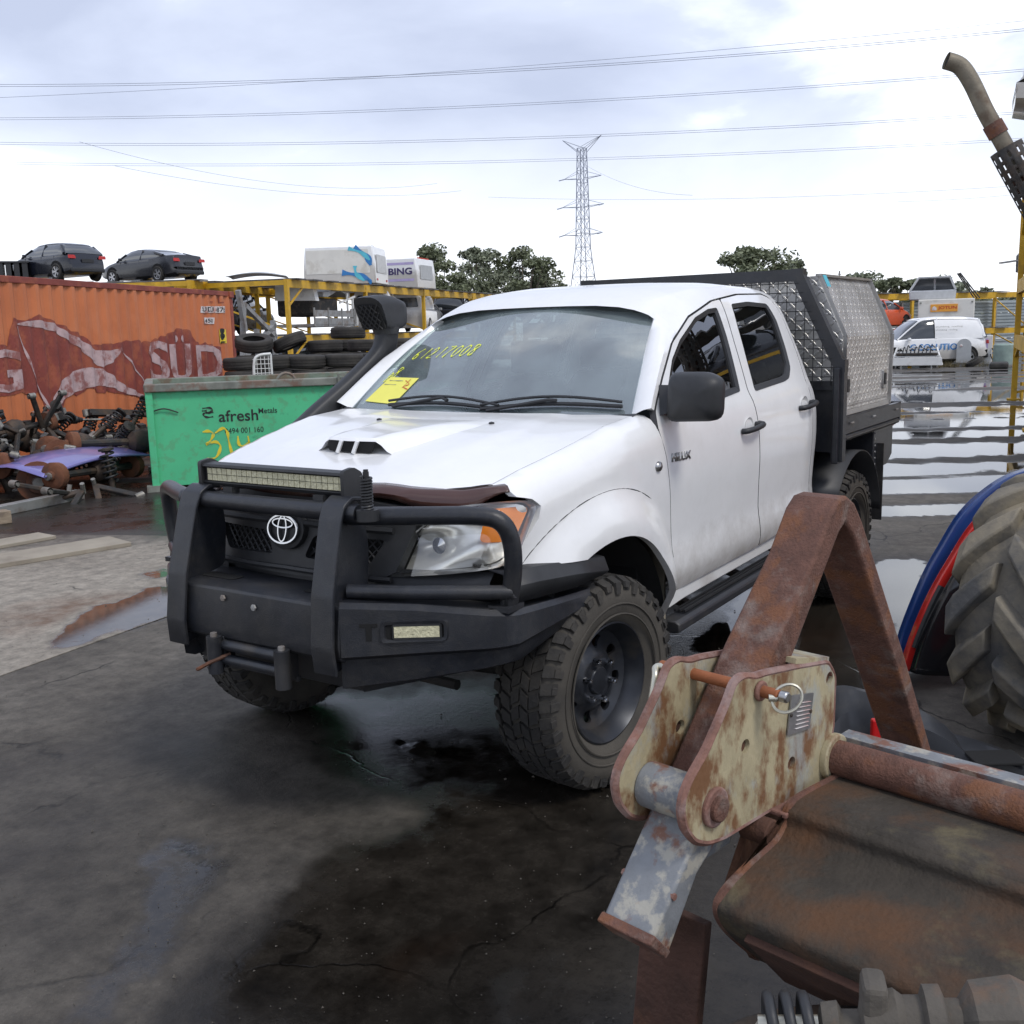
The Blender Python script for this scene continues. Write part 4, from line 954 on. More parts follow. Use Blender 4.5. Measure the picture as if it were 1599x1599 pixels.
# slotted T cut-outs and fog lamps
for sgn in (1, -1):
    t = MB(); yc = .478; xf = lambda y: .90-(abs(y)-.402)*.733+.004
    def face(u, v, w, yc=yc, s=sgn): y = yc+u; return (xf(y)+.0035*w-.0005, s*y, v)
    for a, b, c, d in ((-.022, .022, .765, .777), (-.007, .007, .72, .765)): t.prism([(a, c), (b, c), (b, d), (a, d)], face)
    t.build('bumper_cutout', 'dark_void', truck, None)
    fy = .598
    def ff(u, v, dx=0, s=sgn): y = fy+u; return (xf(y)+dx, s*y, v)
    fs = MB(); oo = rounded([(-.085, .715), (.085, .715), (.085, .782), (-.085, .782)], .015, 3); oi = rounded([(-.076, .724), (.076, .724), (.076, .773), (-.076, .773)], .01, 3); n = len(oo)
    fs.add([ff(u, v, .0) for u, v in oo]+[ff(u, v, .012) for u, v in oo]+[ff(u, v, .010) for u, v in oi]+[ff(u, v, .001) for u, v in oi], [(r*n+i, r*n+(i+1) % n, (r+1)*n+(i+1) % n, (r+1)*n+i) for r in range(3) for i in range(n)])
    fb = fs.build('fog_lamp', 'black_bar', truck, 30)
    vd = MB(); vd.add([ff(u, v, .0025) for u, v in oi], [tuple(range(n))]); vd.build('lamp_recess', 'dark_void', fb, None)
    le = MB(); le.prism([(-.05, .730), (.066, .728), (.066, .766), (-.05, .768)], lambda u, v, w, s=sgn: ff(u, v, .004+.010*w, s)); le.build('fog_lens', 'led_face', fb, None)
    fr2 = MB()
    for a, b in (((-.052, .728), (.068, .726)), ((.068, .726), (.068, .769)), ((.068, .769), (-.052, .771)), ((-.052, .771), (-.052, .728))): fr2.bar(ff(*a, .011), ff(*b, .011), .006, .006)
    fr2.build('fog_frame', 'black_plastic', fb, None)
# winch fairlead with rollers
wf = MB()
for yy in (-.155, .155):
    wf.box((.885, yy, .605), (.05, .03, .115))
wf.box((.870, 0, .655), (.02, .36, .02)); wf.box((.870, 0, .552), (.02, .36, .02))
fl = wf.build('winch_fairlead', 'black_bar', truck, None, bevel=.004)
for z, r in ((.632, .020), (.580, .020)):
    ro = MB(); ro.tube([(.905, -.14, z), (.905, .14, z)], r, 14); ro.build('fairlead_roller', 'steel_black', fl, 50)
for yy in (-.165, .165):
    ro = MB(); ro.tube([(.93, yy, .535), (.93, yy, .665)], .027, 14); ro.build('fairlead_roller', 'black_bar', fl, 50)
    ca = MB(); ca.tube([(.93, yy, .662), (.93, yy, .678)], .012, 8); ca.build('roller_pin', 'galv', fl, 50)
ck = MB(); ck.tube(crom([(.90, -.12, .60), (.95, -.15, .585), (.98, -.19, .560), (.965, -.22, .548)], 5), .007, 6); ck.build('winch_hook', 'junk_rust', fl, 50)
# light bar
lb = MB(); z0 = 1.165; prof = [(.722, z0+.002), (.775, z0+.0), (.783, z0+.012), (.770, z0+.016), (.770, z0+.062), (.786, z0+.066), (.782, z0+.076), (.745, z0+.080), (.715, z0+.066), (.708, z0+.03)]
lb.loft([[(x, y, z) for x, z in prof] for y in (-.335, .335)], True); lbo = lb.build('light_bar', 'black_plastic', truck, 30, bevel=.002)
le = MB()
for r in range(2):
    for k in range(26):
        y = -.318+.0254*k+.0005; le.box((.773, y+.0115, z0+.0275+.0228*r), (.006, .0225, .0205))
le.build('light_bar_lens', 'led_face', lbo, None)
for yy in (-.343, .343):
    en = MB(); en.prism(rounded([(.700, z0-.006), (.79, z0-.006), (.79, z0+.084), (.74, z0+.092), (.70, z0+.07)], .012, 3), lambda u, v, w: (u, yy+.016*(w-.5), v)); en.build('light_bar_end', 'black_plastic', lbo, 30)
for yy in (-.20, .235):
    br = MB(); br.box((.775, yy, z0-.012), (.035, .045, .024)); br.box((.79, yy, z0-.028), (.05, .03, .012)); br.build('light_bar_bracket', 'black_plastic', lbo, None)
# aerial base spring
asb = MB(); asb.tube([(.80, .455, 1.10), (.80, .455, 1.135)], .036, 14); asb.tube([(.80, .455, 1.135), (.80, .455, 1.255)], .010, 8)
hel = [(.80+.017*math.cos(t), .455+.017*math.sin(t), 1.135+.105*t/(2*math.pi*11)) for t in np.linspace(0, 2*math.pi*11, 140)]
asb.tube(hel, .0042, 5); asb.tube([(.80, .455, 1.24), (.80, .455, 1.262)], .008, 8); asb.build('aerial_spring', 'black_plastic', truck, 50)
# ---- wheels
def make_wheel():
    root = bpy.data.objects.new('wheel', None); COL.objects.link(root)
    R, r, w = .398, .222, .262
    t = MB(); prof = wheel_tyre(R-.012, r, w); t.lathe(prof, 64)
    n = 40; h = w/2
    ty = t.build('tyre', 'sidewall', root, 40)
    tr = MB()
    def blk(a0, a1, y0, y1, r0, r1, sk=0, rr=None):
        vs = []
        for rad_ in (r0, r1):
            for y, a in ((y0, a0), (y1, a0+sk), (y1, a1+sk), (y0, a1)):
                rv = rad_-(.020 if abs(y) > h*.8 else 0)
                vs.append((rv*math.cos(a), y, rv*math.sin(a)))
        tr.add(vs, [(0, 3, 2, 1), (4, 5, 6, 7), (0, 1, 5, 4), (1, 2, 6, 5), (2, 3, 7, 6), (3, 0, 4, 7)])
    st_ = 2*math.pi/n
    for k in range(n):
        a = k*st_
        blk(a+.05*st_, a+.80*st_, -.036, -.002, R-.02, R, .35*st_); blk(a+.35*st_, a+1.1*st_, .004, .038, R-.02, R, -.35*st_)
        blk(a, a+.72*st_, -.082, -.042, R-.02, R-.001, -.3*st_); blk(a+.1*st_, a+.82*st_, .044, .084, R-.02, R-.001, .3*st_)
        big = k % 2 == 0
        for s in (-1, 1):
            o = 0 if s > 0 else .5*st_
            blk(a+o, a+o+.66*st_, s*.090, s*(h-.004), R-.03, R-.001, .1*st_)
            # shoulder lug running down the sidewall
            rr0, rr1 = R-.012, (R-.062 if big else R-.040)
            a0, a1 = a+o+.06*st_, a+o+(.62 if big else .55)*st_
            vs = [(q*math.cos(b), y, q*math.sin(b)) for q, y in ((rr0-.010, s*(h-.014)), (rr1, s*(h-.004))) for b in (a0, a1)]+[(q*math.cos(b), y, q*math.sin(b)) for q, y in ((rr0-.006, s*(h-.001)), (rr1, s*(h+.004))) for b in (a0+.05*st_, a1-.05*st_)]
            tr.add(vs, [(4, 5, 7, 6), (0, 1, 5, 4), (1, 3, 7, 5), (3, 2, 6, 7), (2, 0, 4, 6)])
    tr.build('tread', 'rubber', ty, None)
    rb = MB()
    for q, yy in ((.262, .005), (.30, .004)): rb.tube([(q*math.cos(a), h*.97+yy, q*math.sin(a)) for a in np.linspace(0, 2*math.pi, 49)[:-1]], .004, 5, closed=True)
    rb.build('sidewall_rib', 'sidewall', ty, 60)
    # raised sidewall lettering blocks (size code reads as worn marks)
    rim = MB(); rim.lathe([(-.10, .205), (-.095, .225), (-.07, .21), (-.05, .185), (.02, .180), (.06, .200), (.085, .212), (.098, .226), (.104, .228), (.106, .222), (.095, .214), (.075, .203), (.055, .192), (.035, .186)], 48)
    rm = rim.build('rim', 'steel_black', root, 50)
    disc_o = [(.187*math.cos(a), .187*math.sin(a)) for a in np.linspace(0, 2*math.pi, 49)[:-1]]
    holes = []
    for k in range(8):
        a = k*math.pi/4+.2
        p = [(.120, -.10), (.163, -.155), (.168, .0), (.163, .155), (.120, .10)]
        holes.append(rounded([(q*math.cos(a+b), q*math.sin(a+b)) for q, b in p], .012, 3))
    holes.append([(.053*math.cos(a), .053*math.sin(a)) for a in np.linspace(0, 2*math.pi, 25)[:-1]])
    def dfn(u, v):
        q = math.hypot(u, v); y = .038-.022*smoothstep(.19, .14, q)+.034*smoothstep(.135, .085, q)-.006*smoothstep(.085, .06, q)
        return (u, y, v)
    dm = sheet(disc_o, holes, dfn, .02, .012, (0, -1, 0)); dm.build('wheel_disc', 'steel_black', rm, 40)
    hb = MB(); hb.lathe([(-.03, .056), (.05, .054), (.058, .048), (.06, .0)], 20); hb.build('hub', 'steel_black', rm, 40)
    for k in range(6):
        a = k*math.pi/3+.25; nb = MB(); nb.lathe([(.046, .0125), (.070, .012), (.078, .008), (.080, 0)], 8, (.080*math.cos(a), 0, .080*math.sin(a))); nb.build('wheel_nut', 'chrome', rm, 40)
    bk = MB(); bk.lathe([(-.04, .0), (-.04, .16), (-.06, .17), (-.06, 0)], 24); bk.build('brake_disc', 'junk_rust', root, 40)
    return root
w0 = make_wheel()
for i, (x, y, s, steer) in enumerate(((0, .785, 1, 7), (0, -.785, -1, 7), (-3.085, .785, 1, 0), (-3.085, -.785, -1, 0))):
    w_ = w0 if i == 0 else dup(w0)
    w_.parent = truck; w_.location = (x, y, .397); w_.rotation_euler = (0, .4*i, rad(-steer)+(math.pi if s < 0 else 0))
# arch liners, chassis, axles, steps
for sgn in (1, -1):
    al = MB(); al.loft([[(ARC[0]+(ARC[2]+.012)*math.cos(t), sgn*y, ARC[1]+(ARC[2]+.012)*math.sin(t)) for t in np.linspace(.62, math.pi+.05, 20)] for y in (.40, .62, .84)], False); al.build('wheel_arch_liner', 'arch_liner', truck, 50)
    mf = MB(); mf.box((-.555, sgn*.74, .66), (.012, .20, .34)); mf.build('mud_flap', 'mud', truck, None)
    stp = MB(); zz = lambda x: .437-.012*(x+.6)
    stp.loft([[(x, sgn*.80, zz(x)+.035), (x, sgn*.865, zz(x)+.034), (x, sgn*.885, zz(x)+.022), (x, sgn*.885, zz(x)-.012), (x, sgn*.86, zz(x)-.020), (x, sgn*.80, zz(x)-.015)] for x in (-.60, -.68, -1.4, -2.35, -2.43)], True); so_ = stp.build('side_step', 'trim_plastic', truck, 30, bevel=.006)
    for k in range(3):
        rb = MB(); rb.bar((-.72, sgn*(.808+.022*k), zz(-.72)+.045+.002*k), (-2.33, sgn*(.808+.022*k), zz(-2.33)+.045+.002*k), .010, .010); rb.build('step_rib', 'black_plastic', so_, None)
    for x in (-.9, -1.5, -2.1):
        bk = MB(); bk.bar((x, sgn*.50, .56), (x, sgn*.86, zz(x)), .05, .03); bk.build('step_bracket', 'chassis', so_, None)
ch = MB()
for s in (1, -1): ch.bar((.62, s*.42, .60), (-4.05, s*.50, .74), .08, .14)
ch.box((-1.4, 0, .60), (1.8, 1.35, .10)); ch.box((-3.0, 0, .78), (.08, .95, .1)); ch.box((.3, 0, .56), (.5, .6, .10)); ch.build('chassis', 'chassis', truck, None)
for x, r in ((0, .05), (-3.085, .07)):
    ax = MB(); ax.tube([(x, -.74, .397), (x, .74, .397)], r, 10); ax.lathe([(-.11, .05), (-.07, .13), (.07, .13), (.11, .05)], 14, (x, 0, .397)); ax.build('axle', 'chassis', truck, 40)
for s in (-1, 1):
    sp = MB(); sp.tube([(.10+.0, s*.60, .35), (-.04, s*.55, .85)], .032, 10); sp.build('shock_absorber', 'chassis', truck, 50)
sus = MB(); sus.tube([(.30, -.45, .42), (.36, .45, .42)], .02, 8); sus.tube([(.2, .3, .44), (.02, .72, .40)], .03, 8); sus.tube([(.2, -.3, .44), (.02, -.72, .40)], .03, 8); sus.box((.42, 0, .52), (.25, .5, .05)); sus.build('suspension_arm', 'chassis', truck, 40)
# floor, firewall, cab back and cab interior
fl_ = MB(); fl_.box((-1.5, 0, .66), (1.95, 1.56, .05)); fl_.box((-.50, 0, .95), (.05, 1.50, .60)); fl_.build('cab_floor', 'dark_void', truck, None)
cbk = sheet([(-.80, .66), (.80, .66), (.80, 1.25), (.60, 1.80), (-.60, 1.80), (-.80, 1.25)], [rounded([(-.60, 1.36), (.60, 1.36), (.50, 1.72), (-.50, 1.72)], .05, 4)], lambda u, v: (-2.49+.07*smoothstep(1.3, 1.8, v), u, v), .12, .03, (1, 0, 0)); cbk.build('cab_back', 'white_paint', truck, 40)
rg = MB(); rg.add([(-2.47, -.60, 1.36), (-2.47, .60, 1.36), (-2.43, .50, 1.72), (-2.43, -.50, 1.72)], [(0, 1, 2, 3)]); rg.build('rear_window', 'side_glass', truck, None)
ds = MB(); ds.loft([[(x, y, z) for x, z in ((-.42, 1.27), (-.62, 1.30), (-.86, 1.26), (-.92, 1.18), (-.88, .95), (-.52, .95))] for y in (-.74, -.4, 0, .4, .74)], True); ds.build('dashboard', 'dash', truck, 40, bevel=.01)
sw = MB(); Rm = Matrix.Rotation(rad(62), 3, 'Y'); cs = Vector((-1.02, -.36, 1.22))
sw.tube([cs+Rm @ Vector((.185*math.cos(a), .185*math.sin(a), 0)) for a in np.linspace(0, 2*math.pi, 29)[:-1]], .014, 8, closed=True)
for a in (0, 2.6, 3.7): sw.bar(cs, cs+Rm @ Vector((.18*math.cos(a), .18*math.sin(a), 0)), .03, .015)
sw.tube([cs, cs+Vector((.22, 0, -.08))], .035, 8); sw.build('steering_wheel', 'seat_cloth', truck, 50)
for x0 in (-1.35, -2.1):
    for yy in (-.37, .37):
        s_ = MB(); s_.loft([[(x0+dx, yy+u, z) for u, dx in ((-w, .0), (-w*.8, .06), (w*.8, .06), (w, .0), (w*.8, -.05), (-w*.8, -.05))] for w, z, x0 in ((.25, .88, x0), (.26, 1.1, x0-.06), (.24, 1.35, x0-.13), (.17, 1.44, x0-.15))], True)
        s_.box((x0+.25, yy, .86), (.5, .5, .14)); se = s_.build('seat', 'seat_cloth', truck, 50, bevel=.02)
        hr_ = MB(); hr_.box((x0-.16, yy, 1.54), (.09, .27, .17)); hr_.box((x0-.16, yy, 1.45), (.03, .14, .1)); hr_.build('headrest', 'seat_cloth', se, 40, bevel=.035)
rmir = MB(); rmir.box((-1.02, 0, 1.68), (.03, .24, .07)); rmir.tube([(-1.0, 0, 1.69), (-.93, 0, 1.74)], .01, 6); rmir.build('interior_mirror', 'black_plastic', truck, None, bevel=.01)
# ---- tray, headboard, tool box
XH = -2.68
hb = MB(); outl = [(-.925, .90), (-.925, 1.44), (-.70, 1.95), (.665, 1.95), (.915, 1.44), (.915, .90)]
for a, b in zip(outl[:-1], outl[1:]): hb.bar((XH, a[0], a[1]), (XH, b[0], b[1]), .065, .065, (1, 0, 0))
for q in outl[1:-1]: hb.box((XH, q[0], q[1]), (.066, .07, .07))
hb.bar((XH, -.92, 1.33), (XH, .91, 1.33), .05, .05); hb.box((XH-.005, 0, 1.13), (.03, 1.82, .36))
hbo = hb.build('headboard', 'black_bar', truck, 30)
for s in (-.92, .91):
    pl_ = MB(); pl_.box((XH+.01, s, 1.16), (.10, .035, .54)); pl_.build('headboard_plate', 'black_bar', hbo, None, bevel=.006)
mw = MB()
def inside(y, z): return in_poly(np.array([[y, z]]), outl)[0]
for y in np.arange(-.86, .88, .0525):
    zt = 1.93 if -.68 < y < .64 else (1.44+(.915-abs(y))*2.0)
    mw.tube([(XH+.03, y, 1.33), (XH+.03, y, zt)], .0025, 4)
for z in np.arange(1.38, 1.94, .0525):
    ye = .90 if z < 1.44 else .90-(z-1.44)*.48
    mw.tube([(XH+.034, -ye-.0, z), (XH+.034, ye, z)], .0025, 4)
mw.build('headboard_mesh', 'black_plastic', hbo, None)
tr = MB(); tr.box((-3.39, 0, 1.105), (1.36, 1.78, .04))
for s in (-1, 1): tr.box((-3.39, s*.905, 1.09), (1.38, .035, .10))
tr.box((-4.085, 0, 1.08), (.035, 1.84, .13)); tr.box((-2.73, 0, 1.08), (.04, 1.82, .10))
for x in np.linspace(-2.85, -3.95, 5): tr.box((x, 0, 1.05), (.05, 1.74, .07))
for s in (-.5, .5): tr.box((-3.4, s, .95), (1.35, .07, .14))
tro = tr.build('tray', 'black_bar', truck, None, bevel=.004)
for s in (-1, 1):
    tl = MB(); tl.tube([(-2.78, s*.915, 1.02), (-4.02, s*.915, 1.02)], .018, 8); tl.build('tie_rail', 'black_bar', tro, 50)
    for x in (-2.9, -3.38, -3.95):
        tt = MB(); tt.bar((x, s*.905, 1.05), (x, s*.918, 1.0), .02, .012); tt.build('rail_tab', 'black_bar', tro, None)
        ft_ = MB(); ft_.tube([(x-.03, s*.928, 1.10), (x+.03, s*.928, 1.10)], .007, 6); ft_.build('tie_hook', 'galv', tro, None)
    gd = MB(); gd.loft([[(-3.085+.52*math.cos(t), s*y, .42+.50*math.sin(t)) for t in np.linspace(.55, math.pi-.1, 16)] for y in (.60, .93)], False); g_ = gd.build('mudguard', 'black_plastic', tro, 50); g_.modifiers.new('t', 'SOLIDIFY').thickness = .006
    fm = MB(); fm.box((-3.60, s*.80, .66), (.012, .28, .50)); fm.build('mud_flap', 'rubber', tro, None)
    tbx = MB(); tbx.prism([(-3.50, 1.01), (-3.98, 1.01), (-3.98, .80), (-3.86, .745), (-3.50, .735)], lambda u, v, w: (u, s*(.62+.28*w), v)); tb2 = tbx.build('under_tray_box', 'black_bar', tro, None, bevel=.006)
    for z in np.linspace(.78, .98, 6):
        rv = MB(); rv.lathe([(0, .008), (.004, .006), (.005, 0)], 8, (-3.53, 0, z), 'y', R=None); rv.v = [(x, s*(.902+abs(y)), z_) for x, y, z_ in rv.v]; rv.build('rivet', 'galv', tb2, None)
    tlamp = MB(); tlamp.box((-4.105, s*.75, 1.02), (.02, .25, .09)); tlamp.build('tail_lamp', 'red_lens', tro, None, bevel=.006)
# box with a slanted upper side on each flank
bx = MB(); X0, X1 = -2.79, -3.875
secs = [(.885, 1.14), (.892, 1.60), (.735, 1.945), (-.735, 1.945), (-.892, 1.60), (-.885, 1.14)]
bx.loft([[(x, y, z) for y, z in secs] for x in (X0, X1)], True)
me = bx.mesh('tool_box')
uv = me.uv_layers.new(name='UVMap')
for p in me.polygons:
    n = p.normal
    for li in p.loop_indices:
        c_ = me.vertices[me.loops[li].vertex_index].co
        if abs(n.x) > .9: uv.data[li].uv = (c_.y, c_.z)
        else: uv.data[li].uv = (c_.x, c_.z*1.0 if abs(n.y) > .3 else c_.y)
box = link('tool_box', me, 'chequer_plate', truck)
for s in (1, -1):
    ed = MB()
    L0 = [(.894, 1.15), (.900, 1.60), (.742, 1.952)]
    for x in (X0-.012, X1+.012):
        for a, b in zip(L0[:-1], L0[1:]): ed.bar((x, s*a[0], a[1]), (x, s*b[0], b[1]), .006, .03, (0, s, .2))
    ed.bar((X0, s*.893, 1.158), (X1, s*.893, 1.158), .03, .008, (0, s, 0)); ed.bar((X0, s*.742, 1.95), (X1, s*.742, 1.95), .03, .014)
    ed.build('box_trim', 'alloy_plain', box, None)
    dr = MB(); dr.add([(X0-.07, s*.8945, 1.20), (X1+.05, s*.8945, 1.20), (X1+.05, s*.8985, 1.598), (X0-.07, s*.8985, 1.598), (X1+.05, s*.752, 1.92), (X0-.07, s*.752, 1.92)], [(0, 1, 2, 3), (3, 2, 4, 5)])
    dme = dr.mesh('box_door'); uv = dme.uv_layers.new(name='UVMap')
    for l_ in dme.loops: c_ = dme.vertices[l_.vertex_index].co; uv.data[l_.index].uv = (c_.x, c_.z*1.04)
    dro = link('box_door', dme, 'chequer_plate', box)
    for x in (-2.87, -3.70):
        lt = MB(); lt.prism(rounded([(-.032, -.06), (.032, -.06), (.032, .06), (-.032, .06)], .012, 3), lambda u, v, w: (x+u, s*(.896+.012*w), 1.315+v)); lo = lt.build('latch', 'dull_chrome', dro, 30)
        l2 = MB(); l2.prism(rounded([(-.02, -.03), (.02, -.03), (.02, .045), (-.02, .045)], .008, 2), lambda u, v, w: (x+u, s*(.909+.004*w), 1.31+v)); l2.build('latch_paddle', 'black_plastic', lo, None)
    stc = MB(); stc.add([(X0-.03, s*.776, 1.885), (X0-.10, s*.776, 1.885), (X0-.10, s*.742, 1.958), (X0-.03, s*.742, 1.958)], [(0, 1, 2, 3)])
    if s > 0: stc.v = [(x, y+.012, z) for x, y, z in stc.v]; stc.build('sticker', 'teal', box, None)

for sgn in (1, -1):   # shut line of the wheel-arch flare
    fs_ = MB(); pth = []
    for t in np.radians(np.linspace(44, 118, 26)):
        x, z = ARC[0]+.672*math.cos(t), ARC[1]+.672*math.sin(t); pth.append((x, sgn*(side_y(x, z)+.0), z))
    fs_.tube(pth, .0022, 5); fs_.build('flare_seam', 'black_plastic', truck, None)
# ------------------------------------------------------------------ shipping container, bin, tyres
def frame_T(loc, rz):
    c, s = math.cos(rz), math.sin(rz); ex = np.array([c, s, 0]); ey = np.array([-s, c, 0]); lo = np.array(loc, float)
    def to_local(p): d = np.array(p)-lo; return (float(d@ex), float(d@ey), float(d[2]))
    def face_px(x, y, off=0.0):
        """pixel -> local (x,z) on the plane local y = off"""
        v = _f+(x-800)/FPX*_ri-(y-800)/FPX*_u
        t = ((lo+ey*off-CAM)@ey)/(v@ey); q = to_local(CAM+t*v); return (q[0], q[2])
    return to_local, face_px
def fine_text(body, size, T, scale=(1, 1), cuts=3, bold=0, spacing=1.0):
    me = text_mesh(body, size, lambda u, v: (u*scale[0], v*scale[1], 0), bold=bold, spacing=spacing)
    bm = bmesh.new(); bm.from_mesh(me); bmesh.ops.triangulate(bm, faces=bm.faces)
    for _ in range(cuts):
        ed = [e for e in bm.edges if e.calc_length() > .045]
        if not ed: break
        bmesh.ops.subdivide_edges(bm, edges=ed, cuts=1, use_grid_fill=False); bmesh.ops.triangulate(bm, faces=bm.faces)
    for v in bm.verts: v.co = Vector(T(v.co.x, v.co.y))
    bm.to_mesh(me); bm.free(); return me

CL = (-10.894, -13.291, 0); CR = math.atan2(-.382, -.924)
cont = thing('shipping_container', 'rusty orange corrugated shipping container with white flag and lettering', 'container', CL, CR)
_, cpx = frame_T(CL, CR)
def corr(x):
    t = ((-x) % .278)
    if t < .07: return 0
    if t < .139: return (t-.07)/.069*.036
    if t < .209: return .036
    return (1-(t-.209)/.069)*.036
xs = []
k = 0
while -k*.278 > -12.0:
    for t in (0, .07, .139, .209): xs.append(-.10-k*.278-t)
    k += 1
def cy(x): return corr(x+.10)
for nm, fy in (('side_panel', lambda x: cy(x)), ('side_panel', lambda x: 2.44-cy(x))):
    sp = MB(); sp.loft([[(x, fy(x), z) for x in xs if x > -12.08] for z in (.15, 2.50)], False); sp.build(nm, 'cont_orange', cont, None)
rl = MB(); rl.box((-6.1, .03, 2.545), (12.19, .07, .09)); rl.build('top_rail', 'cont_red', cont, None, bevel=.008)
rl = MB(); rl.box((-6.1, .03, .08), (12.19, .08, .16)); rl.build('bottom_rail', 'cont_red', cont, None, bevel=.008)
for x in (-.05, -12.14):
    for y in (.05, 2.39):
        po = MB(); po.box((x, y, 1.295), (.12, .12, 2.35)); po.build('corner_post', 'cont_red', cont, None, bevel=.01)
        for z in (.06, 2.53):
            cs_ = MB(); cs_.box((x, y, z), (.17, .17, .12)); cs_.build('corner_casting', 'cont_red', cont, None, bevel=.01)
rt = MB(); rt.box((-6.1, 1.22, 2.55), (12.1, 2.3, .04)); rt.build('roof', 'cont_red', cont, None)
en = MB(); en.box((-.03, 1.22, 1.3), (.03, 2.3, 2.3)); en.build('end_wall', 'cont_red', cont, None)
en = MB(); en.box((-12.12, 1.22, 1.3), (.03, 2.3, 2.3)); en.build('end_wall', 'cont_red', cont, None)
# markings, traced on the face and laid over the corrugation
def zp(L_): return [cpx(x/4.0, 340+y/4.0, .018) for x, y in L_]
def wave(off): return lambda u, v: (u, cy(u)-off, v)
sm = zp([(-120, 800), (60, 790), (75, 640), (240, 615), (340, 640), (450, 705), (600, 800), (760, 780), (930, 775), (1050, 735), (1130, 690), (1200, 705), (1215, 780), (1390, 800), (1400, 1030), (930, 1055), (925, 1140), (780, 1110), (560, 1075), (440, 1120), (330, 1240), (300, 1230), (240, 1085), (-120, 1140)])
smr = []
for i, (x, z) in enumerate(resample(sm, .12)): smr.append((x+random.uniform(-.035, .035), z+random.uniform(-.035, .035)))
sheet(smr, [], wave(.008), .04).build('faded_overpaint', 'cont_red', cont, None)
up = zp([(95, 668), (160, 648), (240, 641), (330, 660), (410, 712), (500, 760), (600, 830), (680, 832), (755, 818), (735, 870), (700, 905), (640, 938), (610, 925), (560, 880), (500, 820), (420, 768), (340, 715), (250, 690), (170, 680)])
lo_ = zp([(315, 1222), (340, 1120), (370, 1040), (440, 970), (500, 945), (560, 936), (640, 946), (700, 985), (770, 1045), (850, 1085), (920, 1128), (780, 1100), (700, 1062), (620, 1050), (540, 1066), (450, 1100), (390, 1150)])
for o_ in (up, lo_): sheet(o_, [], wave(.014), .035).build('flag_band', 'cont_letter', cont, None)
strokes([zp(l) for l in ([(103, 680), (160, 840), (215, 1000), (310, 1212)], [(745, 815), (800, 880), (880, 1000), (922, 1100)])], .035, wave(.014)).build('flag_line', 'cont_letter', cont, None)
(gx0, gz0), (gx1, gz1) = cpx(0, 340+1100/4), cpx(31, 340+820/4)
(sx0, sz0), (sx1, sz1) = cpx(942/4, 340+1035/4), cpx(1390/4, 340+790/4)
def put_text(body, x0, x1, z0, z1, m, par, off=.015, T=None, bold=0, nm='lettering', spacing=1.0):
    me = text_mesh(body, 1.0, lambda u, v: (u, v, 0), bold=bold, spacing=spacing); c = np.array([v.co[:2] for v in me.vertices]); a, b = c.min(0), c.max(0)
    s = ((x1-x0)/(b[0]-a[0]), (z1-z0)/(b[1]-a[1])); bpy.data.meshes.remove(me)
    T = T or wave(off)
    f = fine_text(body, 1.0, lambda u, v: T(x0+(u/s[0]*1.0 if False else u)-a[0]*s[0], z0+v-a[1]*s[1]), s, 5, bold, spacing)
    return link(nm, f, m, par)
put_text('S', sx0, cpx(1068/4, 600)[0], sz0, cpx(250, 340+770/4)[1], 'cont_letter', cont, bold=.02)
put_text('Ü', cpx(1085/4, 600)[0], cpx(1205/4, 600)[0], cpx(285, 340+1030/4)[1], cpx(285, 340+735/4)[1], 'cont_letter', cont, bold=.02)
put_text('D', cpx(1243/4, 600)[0], sx1, cpx(328, 340+1015/4)[1], cpx(328, 340+795/4)[1], 'cont_letter', cont, bold=.02)
put_text('HAMBURG', gx1-5.6, gx1, gz0, gz1, 'cont_letter', cont, bold=.02)
pl_ = lambda a, b, c, d: [cpx(x/4, 340+y/4) for x, y in ((a, c), (b, c), (b, d), (a, d))]
for body, (a, b, c, d) in (('SUDU 6378', (1255, 1415, 595, 555)), ('45G1', (1283, 1345, 665, 625))):
    P = pl_(a, b, c, d); sheet(P, [], wave(.012), .04).build('number_plate', 'cont_white', cont, None)
    put_text(body, P[0][0]+.05, P[1][0]-.05, P[0][1]+.025, P[2][1]-.025, 'black_ink', cont, .018, bold=.01)
put_text('L  L', *[cpx(x/4, 340+q/4)[0] for x, q in ((1310, 510), (1395, 510))], cpx(335, 340+530/4)[1], cpx(335, 340+492/4)[1], 'cont_red', cont, .014)
P = pl_(1378, 1415, 785, 700); sheet(P, [], wave(.012), .04).build('warning_label', 'label_yellow', cont, None)
for zf in (.62, .25): put_text('!', P[0][0]+.06, P[1][0]-.06, P[0][1]+(P[2][1]-P[0][1])*zf-.06, P[0][1]+(P[2][1]-P[0][1])*zf+.12, 'black_ink', cont, .018)

# green steel scrap bin
BL = (-4.16, -7.16, 0); BR = math.radians(142.4)
binT = thing('scrap_bin', 'green steel scrap bin with black company lettering and yellow sprayed number', 'bin', BL, BR)
_, bpx = frame_T(BL, BR)
BLN, BD, BH = 4.6, 1.9, 1.165
def wall(name, o, dx, dz, th):
    b = MB(); b.box(o, th); b.build(name, 'bin_green', binT, None, bevel=.006)
wall('front_wall', (BLN/2, .03, BH/2), 0, 0, (BLN, .06, BH-.10)); wall('back_wall', (BLN/2, BD-.03, BH/2), 0, 0, (BLN, .06, BH-.10))
wall('end_wall', (.03, BD/2, BH/2), 0, 0, (.06, BD-.125, BH-.10)); wall('end_wall', (BLN-.03, BD/2, BH/2), 0, 0, (.06, BD-.125, BH-.10)); wall('floor', (BLN/2, BD/2, .08), 0, 0, (BLN-.13, BD-.13, .06))
